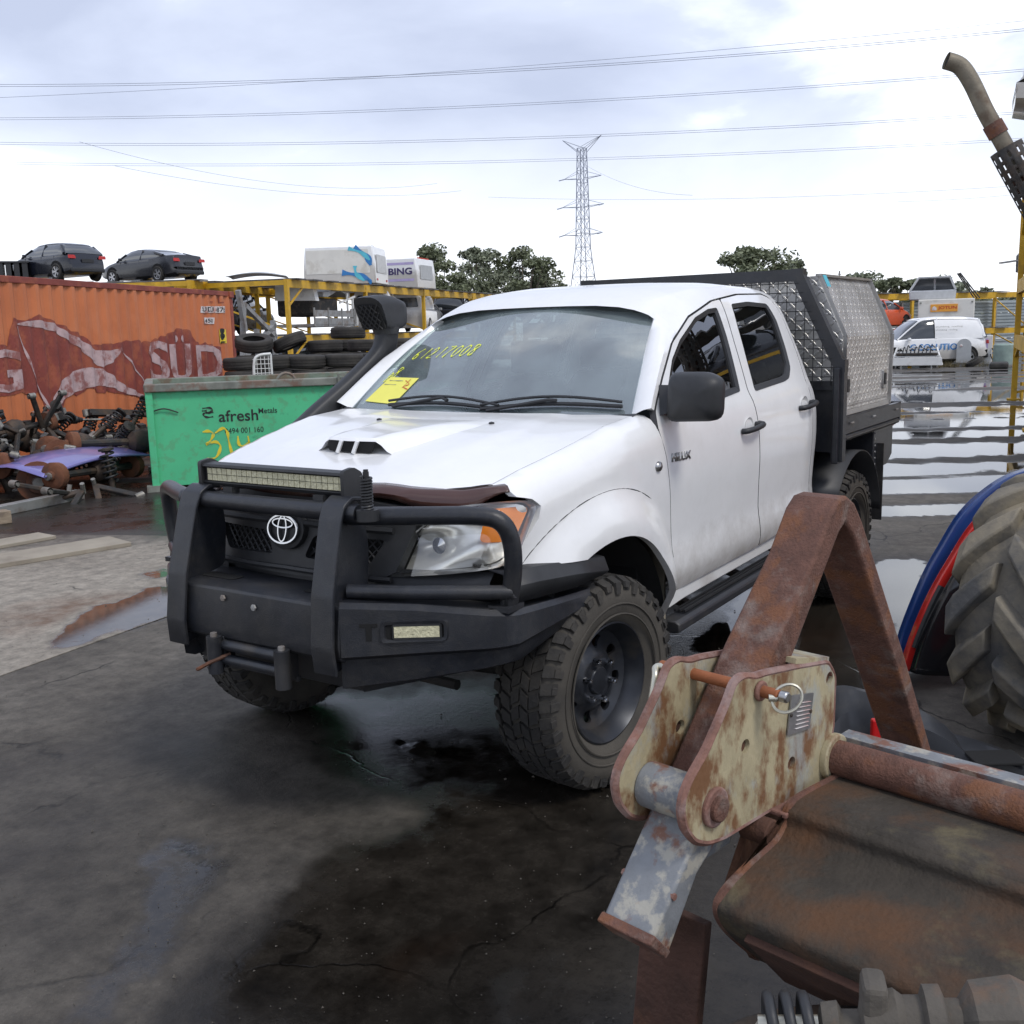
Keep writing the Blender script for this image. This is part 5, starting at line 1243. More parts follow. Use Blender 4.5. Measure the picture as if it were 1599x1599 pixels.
for a, b in (((0, 0), (BLN, 0)), ((0, BD), (BLN, BD))):
    r = MB(); r.bar((a[0]-.04, a[1], BH-.005), (b[0]+.04, b[1], BH-.005), .12, .09); r.build('rim', 'bin_rim', binT, None, bevel=.012)
for x in (0, BLN):
    r = MB(); r.bar((x, .065, BH-.008), (x, BD-.065, BH-.008), .10, .085); r.build('rim', 'bin_rim', binT, None, bevel=.012)
    for y in (0, BD):
        p = MB(); p.box((x, y, BH/2), (.08, .075, BH-.06)); p.build('corner_post', 'bin_green', binT, None, bevel=.01)
        sk = MB(); sk.box((x, y, .035), (.2, .12, .07)); sk.build('skid', 'bin_rim', binT, None)
flat = lambda off: (lambda u, v: (u, -off, v))
def bz(x, y): return bpx(320+x/6.6625, 570+y/6.66)
fl_ = flat(.004)
put_text('afresh', bz(105, 0)[0], bz(520, 0)[0], bz(300, 590)[1], bz(300, 470)[1], 'black_ink', binT, T=fl_, bold=.012)
put_text('Metals', bz(528, 0)[0], bz(722, 0)[0], bz(600, 505)[1], bz(600, 450)[1], 'black_ink', binT, T=fl_, bold=.006)
put_text('0494 001 160', bz(160, 0)[0], bz(568, 0)[0], bz(350, 712)[1], bz(350, 655)[1], 'black_ink', binT, T=fl_)
a0, a1 = bz(-30, 450), bz(95, 545)
lg = [[(.05, .95), (.70, .98), (.92, .70), (.62, .52), (.30, .50)], [(1.0, .50), (.62, .46), (.22, .48), (.10, .25), (.40, .03), (.95, .05)], [(.0, .70), (.42, .70)]]
strokes([[(a0[0]+u*(a1[0]-a0[0]), a1[1]+v*(a0[1]-a1[1])) for u, v in l] for l in lg], .022, fl_).build('company_mark', 'black_ink', binT, None)
gd = [[(-20, 700), (40, 690), (90, 720), (60, 790), (20, 830), (110, 800), (165, 850), (120, 960), (20, 985)], [(110, 710), (190, 660), (235, 700), (250, 790), (290, 945)], [(345, 740), (360, 830), (420, 840), (470, 800)], [(450, 740), (478, 885)]]
strokes([[bz(*p) for p in l] for l in gd], .032, flat(.006)).build('sprayed_number', 'paint_yellow', binT, None)
for xx, s in ((1.6, .10), (1.35, .05)):
    sm_ = bpx(536, 600) if s == .10 else bpx(448, 590)
    h = MB()
    for dx in (-.06, .06): h.bar((sm_[0]+dx, -.055, BH-.16), (sm_[0]+dx, -.075, BH+.08), .025, .025)
    h.bar((sm_[0]-.07, -.07, BH+.07), (sm_[0]+.07, -.07, BH+.07), .025, .025); h.bar((sm_[0]-.07, -.07, BH-.15), (sm_[0]+.07, -.07, BH-.15), .02, .02)
    if s == .10: h.build('rim_latch', 'bin_rim', binT, None)
hk = MB(); hk.tube(crom([(.02, -.02, .90), (.15, -.03, .93), (.30, -.02, .88)], 5), .008, 5); hk.build('wire', 'black_ink', binT, 50)
hk = MB(); hk.tube(crom([bpx(428, 592)+(0,) for _ in range(1)]*1+[], 1) if False else [(bpx(447, 590)[0]+.10*math.cos(t), -.02, BH+.02+.09*math.sin(t)) for t in np.linspace(0, math.pi, 9)], .02, 6); hk.build('lifting_eye', 'bin_rim', binT, 50)
# stacked tyres behind the bin
def tyre_mesh(R=.325, w=.215, r=.19):
    t = MB(); t.lathe([(a, q) for a, q in wheel_tyre(R, r, w)]+[(w*.30, r+.02), (w*.36, R*.80), (-w*.36, R*.80), (-w*.30, r+.02)], 30, axis='z', closed=True)
    for g in (-.045, 0, .045): t.lathe([(g-.012, R+.003), (g-.012, R+.008), (g+.012, R+.008), (g+.012, R+.003)], 30, axis='z', closed=True)
    me = t.mesh('tyre'); me.materials.append(M['rubber_dusty']); me.shade_smooth(); me.set_sharp_from_angle(angle=rad(40)); return me
tm = tyre_mesh()
def put_tyre(loc, rot, label, s=1.0, group='tyres stacked behind the green bin'):
    o = bpy.data.objects.new('tyre', tm); COL.objects.link(o); o.location = loc; o.rotation_euler = rot; o.scale = (s, s, s)
    return tag(o, label, 'tyre', group)
stk = [(383, 17.0, 6), (428, 17.2, 6), (482, 17.4, 6), (540, 17.6, 6), (592, 18.0, 6), (455, 19.0, 7), (512, 19.2, 7), (575, 18.9, 7), (400, 18.6, 7), (630, 18.8, 7), (548, 19.8, 8)]
for i, (xp, D, n) in enumerate(stk):
    g = px(xp, 600, D=D)
    for k in range(n):
        top = k == n-1
        tilt = (random.uniform(-.03, .03), random.uniform(-.03, .03), random.random()*6)
        zz = .115+k*.232
        if top and i in (5, 8): tilt = (.35 if i == 5 else -.22, .18, 0); zz += .09
        put_tyre((g[0]+random.uniform(-.03, .03), g[1]+random.uniform(-.03, .03), zz), tilt, ('worn tyre tilted across the top of its stack behind the bin' if abs(tilt[0]) > .1 else 'worn tyre lying flat on top of a stack behind the bin' if top else 'worn black tyre stacked under others behind the green bin'), random.uniform(.97, 1.04))
gd_ = px(397, 590, D=15.8)
wg = thing('wire_guard', 'white framed wire guard leaning in front of the tyre stacks', 'guard', (gd_[0], gd_[1], 0), math.radians(150))
fr_ = MB(); fr_.tube(crom([(0, 0, 0), (0, 0, .9), (.02, 0, 1.32), (.10, 0, 1.42), (.28, 0, 1.44)], 5), .022, 8); fr_.build('frame', 'white_worn', wg, 50)
fr_ = MB(); fr_.tube([(.28, 0, 1.44), (.28, 0, 0)], .018, 8); fr_.build('frame', 'white_worn', wg, 50)
wm_ = MB()
for z in np.arange(.1, 1.42, .07): wm_.tube([(0, 0, z), (.28, 0, z)], .006, 4)
for x in np.arange(.06, .28, .06): wm_.tube([(x, 0, .05), (x, 0, 1.42)], .006, 4)
wm_.build('wire_mesh', 'white_worn', wg, None)['kind'] = 'stuff'

# ------------------------------------------------------------------ generic car shells
PROF = {
 'hatch': dict(L=4.2, W=1.80, deck=[(0, .60), (.03, .92), (.18, 1.0), (1.0, .99), (2.9, .97), (3.25, .96), (3.7, .86), (4.1, .74), (4.2, .55)], roof=[(.16, 1.0), (.34, 1.20), (.62, 1.40), (1.0, 1.445), (1.7, 1.46), (2.3, 1.42), (2.75, 1.25), (3.22, .97)], pil=(.72, 1.75, 2.45), ax=(.80, 3.38)),
 'sedan': dict(L=4.8, W=1.84, deck=[(0, .58), (.03, .98), (.12, 1.06), (.55, 1.07), (1.2, 1.03), (3.2, .96), (3.65, .94), (4.2, .84), (4.68, .70), (4.8, .52)], roof=[(.52, 1.07), (.95, 1.20), (1.45, 1.345), (2.0, 1.405), (2.5, 1.41), (2.95, 1.36), (3.3, 1.18), (3.66, .95)], pil=(1.35, 2.1, 2.9), ax=(.98, 3.88)),
 'van': dict(L=4.4, W=1.82, deck=[(0, .55), (.02, 1.02), (.1, 1.06), (1.0, 1.06), (3.0, 1.04), (3.45, 1.02), (3.95, .92), (4.32, .76), (4.4, .52)], roof=[(.08, 1.06), (.16, 1.50), (.32, 1.74), (.9, 1.80), (1.9, 1.82), (2.5, 1.77), (2.95, 1.50), (3.5, 1.02)], pil=(1.1, 2.0, 2.6), ax=(.80, 3.55)),
 'wagon': dict(L=4.7, W=1.86, deck=[(0, .58), (.02, .98), (.1, 1.04), (1.0, 1.04), (3.0, 1.02), (3.5, 1.0), (4.0, .93), (4.6, .78), (4.7, .52)], roof=[(.10, 1.04), (.30, 1.42), (.50, 1.66), (.9, 1.70), (1.9, 1.72), (2.5, 1.68), (2.95, 1.45), (3.5, 1.0)], pil=(.95, 1.95, 2.6), ax=(.90, 3.75))}
_wheelcache = {}
def car_wheel(R=.32):
    if R in _wheelcache: return _wheelcache[R]
    t = MB(); t.lathe(wheel_tyre(R, R*.66, .20), 26); tm_ = t.mesh('car_tyre'); tm_.materials.append(M['rubber']); tm_.shade_smooth(); tm_.set_sharp_from_angle(angle=rad(40))
    r = MB(); r.lathe([(.06, R*.66), (.095, R*.67), (.09, R*.62), (.03, R*.58)], 26)
    for k in range(5):
        a = 2*math.pi*k/5
        for da in (-.10, .10): r.bar((.03*R*math.cos(a), .075, .03*R*math.sin(a)), (R*.62*math.cos(a+da*1.6), .085, R*.62*math.sin(a+da*1.6)), .035, .03, (0, 1, 0))
    r.lathe([(.05, R*.16), (.09, R*.15), (.095, 0)], 14)
    rm_ = r.mesh('car_rim'); rm_.materials.append(M['alloy_wheel'])
    d = MB(); d.lathe([(.02, 0), (.02, R*.6)], 20); dm_ = d.mesh('car_disc'); dm_.materials.append(M['dark_void'])
    _wheelcache[R] = (tm_, rm_, dm_); return _wheelcache[R]
def car(name, label, cat, paint, kind, loc, rz, group=None, tilt=(0, 0), solid_rear=False, wheels=True, tail='red_lens', plate=True, zscale=1.0):
    p = PROF[kind]; L_, W = p['L'], p['W']; h0 = L_/2
    root = thing(name, label, cat, loc, 0, group); root.rotation_euler = (tilt[0], tilt[1], rz)
    root.scale = (1, 1, zscale)
    deck = lambda x: lerp_tab(p['deck'], x); roof = lambda x: lerp_tab(p['roof'], x)
    b = MB(); rings = []
    for x in np.linspace(0, L_, 34):
        w = W/2*(1-.20*max(0, (abs(x-h0)-h0*.62)/(h0*.38))**2.2); zt = deck(x); zb = .20+.10*max(0, (abs(x-h0)-h0*.75)/(h0*.25))
        half = [(w*.80, zb), (w*.97, zb+.07), (w, zb+.28), (w*.985, min(.78, zt-.12)), (w*.955, zt-.05), (w*.90, zt-.005), (w*.60, zt+.02), (0, zt+.03)]
        rings.append([(x-h0, y, z) for y, z in half]+[(x-h0, -y, z) for y, z in half[::-1][1:]])
    b.loft(rings, True); b.build('body', paint, root, 40)
    g = MB(); rings = []; rx0, rx1 = p['roof'][0][0], p['roof'][-1][0]
    for x in np.linspace(rx0+.01, rx1-.01, 26):
        zr = roof(x); zd = deck(x)-.04; w = W/2*.92; t = max(.05, (zr-zd)/.5); wt = w-.21*min(1, t)
        half = [(w, zd), (w-.06*min(1, t), zd+(zr-zd)*.45), (wt, zr-.055*min(1, t)), (wt-.08, zr-.012), (wt*.5, zr+.004), (0, zr+.008)]
        rings.append([(x-h0, y, z) for y, z in half]+[(x-h0, -y, z) for y, z in half[::-1][1:]])
    g.loft(rings, False); g.build('glasshouse', 'car_glass', root, 50)
    r = MB(); rings = []; xs_ = [x for x in np.linspace(rx0, rx1, 40) if roof(x) > max(q[1] for q in p['roof'])-.16]
    for x in np.linspace(xs_[0], xs_[-1], 14):
        zr = roof(x); w = W/2*.92; wt = w-.21
        half = [(wt+.012, zr-.075), (wt+.004, zr-.040), (wt-.07, zr-.002), (wt*.5, zr+.014), (0, zr+.018)]
        rings.append([(x-h0, y, z) for y, z in half]+[(x-h0, -y, z) for y, z in half[::-1][1:]])
    r.loft(rings, False); r.build('roof', paint, root, 50)
    def pillar(xa, za, xb, zb_, wd=.05, nm='pillar'):
        for s in (-1, 1):
            q = MB()
            f = lambda x, z: (x-h0, s*(W/2*.92-.21*min(1, max(0, (z-deck(x)+.04)/(max(.3, roof(x)-deck(x)+.04))))*min(1, (roof(x)-deck(x)+.04)/.5)+.008), z)
            q.tube([f(xa, za), f((xa+xb)/2, (za+zb_)/2), f(xb, zb_)], wd*.6, 6); q.build(nm, paint, root, 50)
    rt_, rb_ = p['pil'][0], p['roof'][0][0]
    for i, x in enumerate(p['pil'][1:2]): pillar(x, deck(x)-.02, x-.06, roof(x)-.05, .06)
    xe = p['roof'][-1][0]; pillar(xe-.05, deck(xe)-.0, xs_[-1], roof(xs_[-1])-.05, .05)
    pillar(rb_+.12, deck(rb_)-.0, xs_[0]+.05, roof(xs_[0])-.05, .11)
    if solid_rear:
        for s in (-1, 1):
            q = MB(); xsv = np.linspace(rb_+.12, p['pil'][2]-.55, 10)
            q.loft([[(x-h0, s*(W/2*.92-k*.205+.06*math.sin(math.pi*k*.9)+.02), deck(x)-.05+(roof(x)-deck(x)+.01)*k) for x in xsv] for k in np.linspace(0, .93, 5)], False); q.build('side_panel', paint, root, 50)
    for s in (-1, 1):
        q = MB(); q.prism(rounded([(-.17, -.06), (.17, -.06), (.16, .07), (-.12, .07)], .03, 3), lambda u, v, w: (-h0+.02-.014*w+.03*0+.06*max(0, abs(W/2*.80+u)-.78), s*(W/2*.74+u), .86*zscale**0+v)); q.build('tail_lamp', tail, root, None)
        q = MB(); q.box((h0-.12, s*W*.36, .66), (.10, .32, .13)); q.build('head_lamp', 'lamp_glass', root, None, bevel=.03)
        m_ = MB(); m_.box((p['roof'][-1][0]-.45-h0, s*(W/2+.06), 1.02), (.10, .16, .12)); m_.build('door_mirror', paint, root, None, bevel=.03)
        hd_ = MB(); 
        for x in (1.45, 2.35): hd_.box((x-h0, s*(W/2*.985), .84), (.16, .03, .025))
        hd_.build('door_handle', paint, root, None) if False else None
        for x in (p['pil'][1]-.85, p['pil'][1]+.02, p['pil'][2]+.42):
            sl_ = MB(); sl_.tube([(x-h0, s*(W/2*.985+.001), .34), (x-h0, s*(W/2*.99+.001), .60), (x-h0, s*(W/2*.96+.001), .93)], .007, 4); sl_.build('shut_line', 'dark_void', root, None)
    if plate:
        q = MB(); q.box((-h0-.012, 0, .72), (.02, .52, .14)); q.build('plate_recess', 'black_plastic', root, None)
    q = MB(); q.box((-h0+.02, 0, .36), (.14, W*.80, .16)); q.build('rear_bumper', 'black_plastic', root, None, bevel=.04)
    if wheels:
        tm_, rm_, dm_ = car_wheel()
        for ax in p['ax']:
            for s in (-1, 1):
                a = MB(); a.lathe([(0, .385), (.010, .385), (.011, .0)], 26); a.v = [(x+ax-h0, s*(W/2*.985+y), z+.36) for x, y, z in a.v if True]; a.build('wheel_arch', 'dark_void', root, None)
                w_ = bpy.data.objects.new('wheel', tm_); COL.objects.link(w_); w_.parent = root; w_.location = (ax-h0, s*(W/2-.07), .32); w_.rotation_euler = (0, 0, 0 if s > 0 else math.pi)
                for nm, mm in (('rim', rm_), ('brake', dm_)):
                    r_ = bpy.data.objects.new(nm, mm); COL.objects.link(r_); r_.parent = w_
    return root

# ------------------------------------------------------------------ storage racks
def rack(label, loc, rz, bays, levels, depth, top_plates=True, group='yellow vehicle racks', rails=True, ph=None, brace=True, over=.5, pw=.13):
    """local +x along the rack, +y into its depth; bays: post positions along x"""
    t = thing('storage_rack', label, 'rack', loc, rz, group); ph = ph or levels[-1]
    for x in bays:
        for y in (0, depth):
            p = MB(); p.box((x, y, ph/2), (pw, pw, ph)); p.box((x, y, .012), (.26, .26, .024)); p.build('post', 'rack_yellow', t, None)
    for z in levels:
        for y in (0, depth):
            b = MB(); b.box(((bays[0]+bays[-1])/2, y+(.07 if y == 0 else -.07)*0, z-.13), (bays[-1]-bays[0]-.0, .10, .26)); 
            b.v = [(x, yy-.0, zz) for x, yy, zz in b.v]; b.build('beam', 'rack_yellow', t, None)
        for x in bays:
            c = MB(); c.box((x, depth/2, z-.10), (.09, depth-.13, .16)); c.build('cross_beam', 'rack_yellow', t, None)
        n = int((bays[-1]-bays[0])/1.15)
        for k in range(n):
            d = MB(); x = bays[0]+.55+k*1.15; d.box((0, 0, 0), (.62, depth+over, .035)); d.v = [(xx+x, yy+depth/2, zz+z+.022+random.uniform(0, .018)) for xx, yy, zz in d.v]; d.build('deck_plate', 'rack_plate', t, None)
    if brace:
        for i, x in enumerate(bays):
            z0 = 0
            for z in levels:
                b = MB(); b.bar((x, .05, z0+.15), (x, depth-.05, z-.28), .05, .05); b.build('brace', 'rack_yellow', t, None)
                z0 = z
    if rails and len(bays) > 1:
        for y in (0, depth):
            z0 = 0
            for z in levels:
                b = MB(); b.bar((bays[0], y, z0+.9), (bays[0]+1.0, y, z-.25), .05, .05); b.build('brace', 'rack_yellow', t, None); z0 = z
    return t
# left rack: front line from the near post away to the right
Ra = np.array([-21.27, -22.38]); Rd = np.array([-45.27, -28.9])-Ra; RL = np.linalg.norm(Rd); RZ = math.atan2(Rd[1], Rd[0])
rack('yellow steel rack carrying two white van canopies on top', (Ra[0], Ra[1], 0), RZ, [0, 5.7, 11.2, 17.1, 23.5], [1.75, 3.55], 4.2)
def on_rack(u, v, z): c, s = math.cos(RZ), math.sin(RZ); return (Ra[0]+c*u-s*v, Ra[1]+s*u+c*v, z)
R2 = px(296, 438, Z=3.6); R2b = px(408, 449, Z=3.6); d2 = (R2b-R2)[:2]; RZ2 = math.atan2(d2[1], d2[0])
e2 = d2/np.linalg.norm(d2)
rack('yellow steel rack showing between the container end and the canopies', (R2[0], R2[1], 0), RZ2, [0, 5.5, 11], [1.75, 3.6], 4.2)
q0, q1 = px(-90, 440, D=40.0), px(318, 452, D=43.6); RZ0 = math.atan2(q1[1]-q0[1], q1[0]-q0[0]); Q0 = float(np.linalg.norm((q1-q0)[:2]))
rack('yellow steel rack holding the dark cars behind the orange container', (q0[0], q0[1], 0), RZ0, [0, Q0*.5, Q0], [2.1, 4.1], 4.8, over=.1)
# cars on that rack
for nm, lb, pt, kd, xp, yp, D, rz in (('hatchback_car', 'dark navy hatchback on the rack with red tail lamp', 'navy_car', 'hatch', 90, 425, 42.0, 33), ('sedan_car', 'dark grey fastback sedan on the rack behind the container', 'grey_car', 'sedan', 238, 425, 45.0, 40)):
    g = px(xp, yp, D=D); vdir = math.atan2(g[1]-CAM[1], g[0]-CAM[0])
    car(nm, lb, 'car', pt, kd, (g[0], g[1], 4.16), vdir+rad(rz), 'cars on the rack behind the container')
bk = px(10, 432, D=41.6)
cr_ = thing('dark_crate', 'black slatted plastic crate at the edge of the rack', 'crate', (bk[0], bk[1], 4.16), RZ0); cr_.scale = (1.25, 1.25, 1.25)
for k in range(6):
    s_ = MB(); s_.box((-.6+k*.24, 0, .30), (.16, 1.0, .6)); s_.build('slat', 'black_plastic', cr_, None)
s_ = MB(); s_.box((0, 0, .62), (1.45, 1.06, .05)); s_.build('lid', 'black_plastic', cr_, None)
pr_ = px(-8, 425, D=41.0); pp = MB(); pp.tube(crom([(0, 0, 0), (-.05, 0, .6), (.1, 0, 1.0), (.5, 0, 1.25)], 5), .05, 8); o = pp.build('bent_pipe', 'galv', None, 50); o.location = (pr_[0], pr_[1], 4.14); o.rotation_euler = (0, 0, RZ0+math.pi); o.scale = (1.3, 1.3, 1.3); tag(o, 'grey bent pipe standing beside the black crate', 'pipe')
# canopies on top of the left rack
def canopy(name, label, u, v, L_, W, H, deco, rzoff=0):
    t = thing(name, label, 'canopy', on_rack(u, v, 3.62), rzoff, 'white service canopies on the rack')
    b = MB(); sec = [(-L_/2, 0), (L_/2, 0), (L_/2-.02, H*.55), (L_/2-.10, H), (-L_/2+.10, H), (-L_/2+.02, H*.55)]
    b.loft([[(x, y, z) for x, z in sec] for y in (-W/2, W/2)], True); b.build('shell', 'white_paint', t, 30, bevel=.04)
    w = MB(); w.prism(rounded([(-W/2+.18, .30), (W/2-.18, .30), (W/2-.24, H-.16), (-W/2+.24, H-.16)], .05, 3), lambda y, z, k: (-L_/2-.012*k+.11*smoothstep(H*.5, H, z)*0+.02, y, z))
    side = MB(); side.prism(rounded([(-L_/2+.12, .40), (L_/2-.2, .40), (L_/2-.25, H-.12), (-L_/2+.14, H-.12)], .04, 3), lambda x, z, k: (x, -W/2-.012*k, z)); 
    return t, w, side
t, w, side = canopy('van_canopy', 'white service canopy with blue swoosh standing on the rack top', 6.8, 1.3, 2.8, 2.1, 1.40, 1, rad(117))
side.build('roller_door', 'box_white', t, None)
# swoosh on the flank facing the yard (local -y), window on the +x end
sw_ = MB()
def sT(off): return lambda u, v: (u*1.14, -1.05-off, v*1.08)
strokes([[(.10, .40), (.62, .30), (1.02, .12), (.98, .05)], [(.55, 1.25), (.95, .95), (1.08, .62)]], .20, sT(.022)).build('swoosh', 'blue_swoosh', t, None)
strokes([[(.35, 1.22), (.80, 1.05), (1.06, .80)], [(.55, .62), (.58, .35), (.85, .10)]], .14, sT(.026)).build('swoosh', 'teal', t, None)
we = MB(); we.prism(rounded([(-.78, .42), (.78, .42), (.74, 1.10), (-.74, 1.10)], .05, 3), lambda y, z, k: (1.40+.014*k-.06*max(0, z-.7), y, z)); we.build('end_window', 'alloy_plain', t, None)
vb = MB(); vb.box((1.0, 0, 1.43), (.2, .4, .1)); vb.build('roof_vent', 'cabinet_grey', t, None, bevel=.02)
for yy in (-.75, .75):
    lp_ = MB(); lp_.box((1.405, yy, .16), (.03, .12, .08)); lp_.build('marker_lamp', 'red_lens', t, None)
t, w, side = canopy('plumber_canopy', 'white service canopy with purple IBING lettering on the rack top', 12.0, 1.3, 2.3, 2.1, 1.25, 2, rad(106))
put_text('IBING', -.25, .80, .52, .78, 'purple_ink', t, T=lambda u, v: (u*1.15, -1.062, v*1.1), bold=.03)
for z in (.30, .98):
    st_ = MB(); st_.add([(-1.0, -1.056, z), (1.0, -1.056, z), (1.0, -1.056, z+.10), (-1.0, -1.056, z+.10)], [(0, 1, 2, 3)]); st_.build('stripe', 'mauve', t, None)
we = MB(); we.prism(rounded([(-.70, .38), (.70, .38), (.66, .98), (-.66, .98)], .05, 3), lambda y, z, k: (1.15+.014*k-.06*max(0, z-.6), y, z)); we.build('end_window', 'cabinet_grey', t, None)
rs_ = MB(); rs_.box((1.0, 0, 1.27), (.06, 1.2, .05)); rs_.build('roof_sign', 'red_ink', t, None)
g = on_rack(.9, 1.6, 3.62); q = MB(); q.loft([[(x, y, .26*math.cos(x*1.15)*math.cos(y*.9)) for x in np.linspace(-.95, .95, 11)] for y in np.linspace(-.8, .8, 7)], False); o = q.build('car_roof_skin', 'silver_paint', None, 50); o.modifiers.new('t', 'SOLIDIFY').thickness = .02; o.location = g; o.rotation_euler = (0, 0, rad(130)); tag(o, 'pale silver car roof panel lying beside the white canopies', 'car panel')
# vehicles on the lower level of the left rack
def ute_tub(name, label, u, v, z, rz, paint='white_paint', canopy_=True, L_=2.9):
    t = thing(name, label, 'ute', on_rack(u, v, z), RZ+rz, 'cut utes on the rack')
    b = MB(); sec = [(-.86, .10), (.86, .10), (.90, .35), (.88, .85), (.80, .88), (-.80, .88), (-.88, .85), (-.90, .35)]
    b.loft([[(x, y, zz) for y, zz in sec] for x in (-L_/2, -L_/2+.1, L_/2)], True); b.build('tub', paint, t, 40, bevel=.03)
    if canopy_:
        c = MB(); c.loft([[(x, s, zz) for s, zz in ((-.80, .88), (.80, .88), (.74, 1.30), (.62, 1.55), (-.62, 1.55), (-.74, 1.30))] for x in (-L_/2+.05, -L_/2+.15, L_/2-.1)], True); c.build('canopy', paint, t, 40, bevel=.04)
        for s in (-1, 1):
            w = MB(); w.prism(rounded([(-L_/2+.3, .98), (L_/2-.35, .98), (L_/2-.45, 1.34), (-L_/2+.42, 1.34)], .06, 3), lambda x, zz, k: (x, s*(.80+.012*k-.14*max(0, (zz-.88)/.42)), zz)); w.build('canopy_window', 'car_glass', t, None)
        for e in (-1, 1):
            w = MB(); w.prism(rounded([(-.62, .98), (.62, .98), (.55, 1.38), (-.55, 1.38)], .06, 3), lambda y, zz, k: (e*(L_/2-.10*(e > 0)-.05*(e < 0)+.03+.012*k), y, zz)); w.build('end_window', 'car_glass', t, None)
    for s in (-1, 1):
        l_ = MB(); l_.box((L_/2+.01, s*.80, .62), (.03, .14, .36)); l_.build('tail_lamp', 'red_lens', t, None)
        for e in (-.35,):
            tmw, rmw, dmw = car_wheel(); w_ = bpy.data.objects.new('wheel', tmw); COL.objects.link(w_); w_.parent = t; w_.location = (e, s*.82, .22); w_.rotation_euler = (0, 0, 0 if s > 0 else math.pi)
            r_ = bpy.data.objects.new('rim', rmw); COL.objects.link(r_); r_.parent = w_
    bp = MB(); bp.box((L_/2+.06, 0, .28), (.14, 1.7, .14)); bp.build('rear_bumper', 'galv', t, None, bevel=.03)
    return t
ute_tub('white_ute', 'white ute with hard canopy and tinted side windows on the rack', 8.6, 1.0, 1.86, rad(20))
ute_tub('white_ute', 'white ute with canopy and red tail lamp next along the rack', 12.6, 1.2, 1.86, rad(12))
# wrecked tray-back ute with torn cab
t = thing('wrecked_ute', 'wrecked white tray-back ute with crushed cab on the rack', 'ute', on_rack(3.2, .9, 1.86), RZ)
b = MB()
for k, z in enumerate((.35, .62)): b.box((-.1, -.95, z), (3.0, .04, .22))
b.build('dropside', 'galv', t, None)
for x in (-1.6, -.6, .4, 1.35):
    q = MB(); q.box((x, -.97, .50), (.05, .05, .62)); q.build('side_post', 'galv', t, None)
q = MB(); q.box((0, 0, .22), (3.1, 1.9, .10)); q.build('tray_floor', 'galv', t, None)
q = MB(); q.box((-.3, .0, .85), (1.7, 1.5, .62)); q.build('cab_shell', 'chassis', t, None, bevel=.1)
q = MB(); q.loft([[(-1.15+dx, y, z) for y, z in ((-.8, 1.05), (.8, 1.1), (.75, 1.62), (-.7, 1.55))] for dx in (0, .25)], True); q.build('crushed_roof', 'white_worn', t, None)
q = MB(); q.loft([[(x, y, z+.12*math.sin(x*3)) for y, z in ((-.85, 1.30), (.8, 1.36), (.8, 1.50), (-.85, 1.46))] for x in np.linspace(-.7, 1.3, 7)], True); q.build('bent_bonnet', 'galv', t, 30)
for x0, z0, x1, z1 in ((1.0, .4, 1.0, 1.35), (1.35, .4, 1.42, 1.2), (1.7, .2, 1.75, 1.0), (.4, 1.0, 1.6, 1.25)):
    q = MB(); q.bar((x0, -.9, z0), (x1, -.9, z1), .06, .06); q.build('frame_bar', 'white_worn', t, None)
# pale door/panel and grey beams in front of the container end
jb = px(400, 520, D=24)
t = thing('steel_trestle', 'grey bent steel frame leaning beside the container end', 'trestle', (jb[0], jb[1], 0), math.radians(200))
for a, b in (((-.9, 0, .0), (-.5, 0, 2.5)), ((-.5, 0, 2.45), (1.0, 0, 1.7)), ((1.0, 0, .0), (.9, 0, 2.1)), ((-.8, .0, 1.2), (1.0, .0, 2.0)), ((.2, .1, 0), (.25, .1, 1.9)), ((-.7, -.1, 1.85), (-.9, -.1, 2.75))):
    q = MB(); q.bar(a, b, .10, .10); q.build('beam', 'galv', t, None)
# ------------------------------------------------------------------ right hand rack: runs along the right of the yard, past the pickup
r0 = np.array([-20.887, -.703]); r1 = np.array([-14.193, .50]); dv = (r1-r0)/np.linalg.norm(r1-r0); RZ3 = math.atan2(dv[1], dv[0])
def on_r3(u, v, z): c, s = math.cos(RZ3), math.sin(RZ3); return (r0[0]+c*u-s*v, r0[1]+s*u+c*v, z)
rack('tall yellow steel rack along the right of the yard', (r0[0], r0[1], 0), RZ3, [0, 6.8, 13.4], [1.35, 2.45, 4.4], 4.4, over=-.3, pw=.11)
car('silver_car', 'silver sedan lying on the tall yellow rack', 'car', 'silver_paint', 'sedan', on_r3(8.6, 2.4, 1.42), RZ3+math.pi, 'cars on the tall rack')
car('white_car', 'white hatchback on the top level of the tall rack', 'car', 'white_paint', 'hatch', on_r3(6.2, 1.62, 4.46), RZ3-rad(90), 'cars on the tall rack', tail='black_gloss')
car('dark_car', 'dark grey sedan on the middle level of the tall rack', 'car', 'grey_car', 'sedan', on_r3(11.4, 2.3, 2.52), RZ3+rad(10), 'cars on the tall rack')
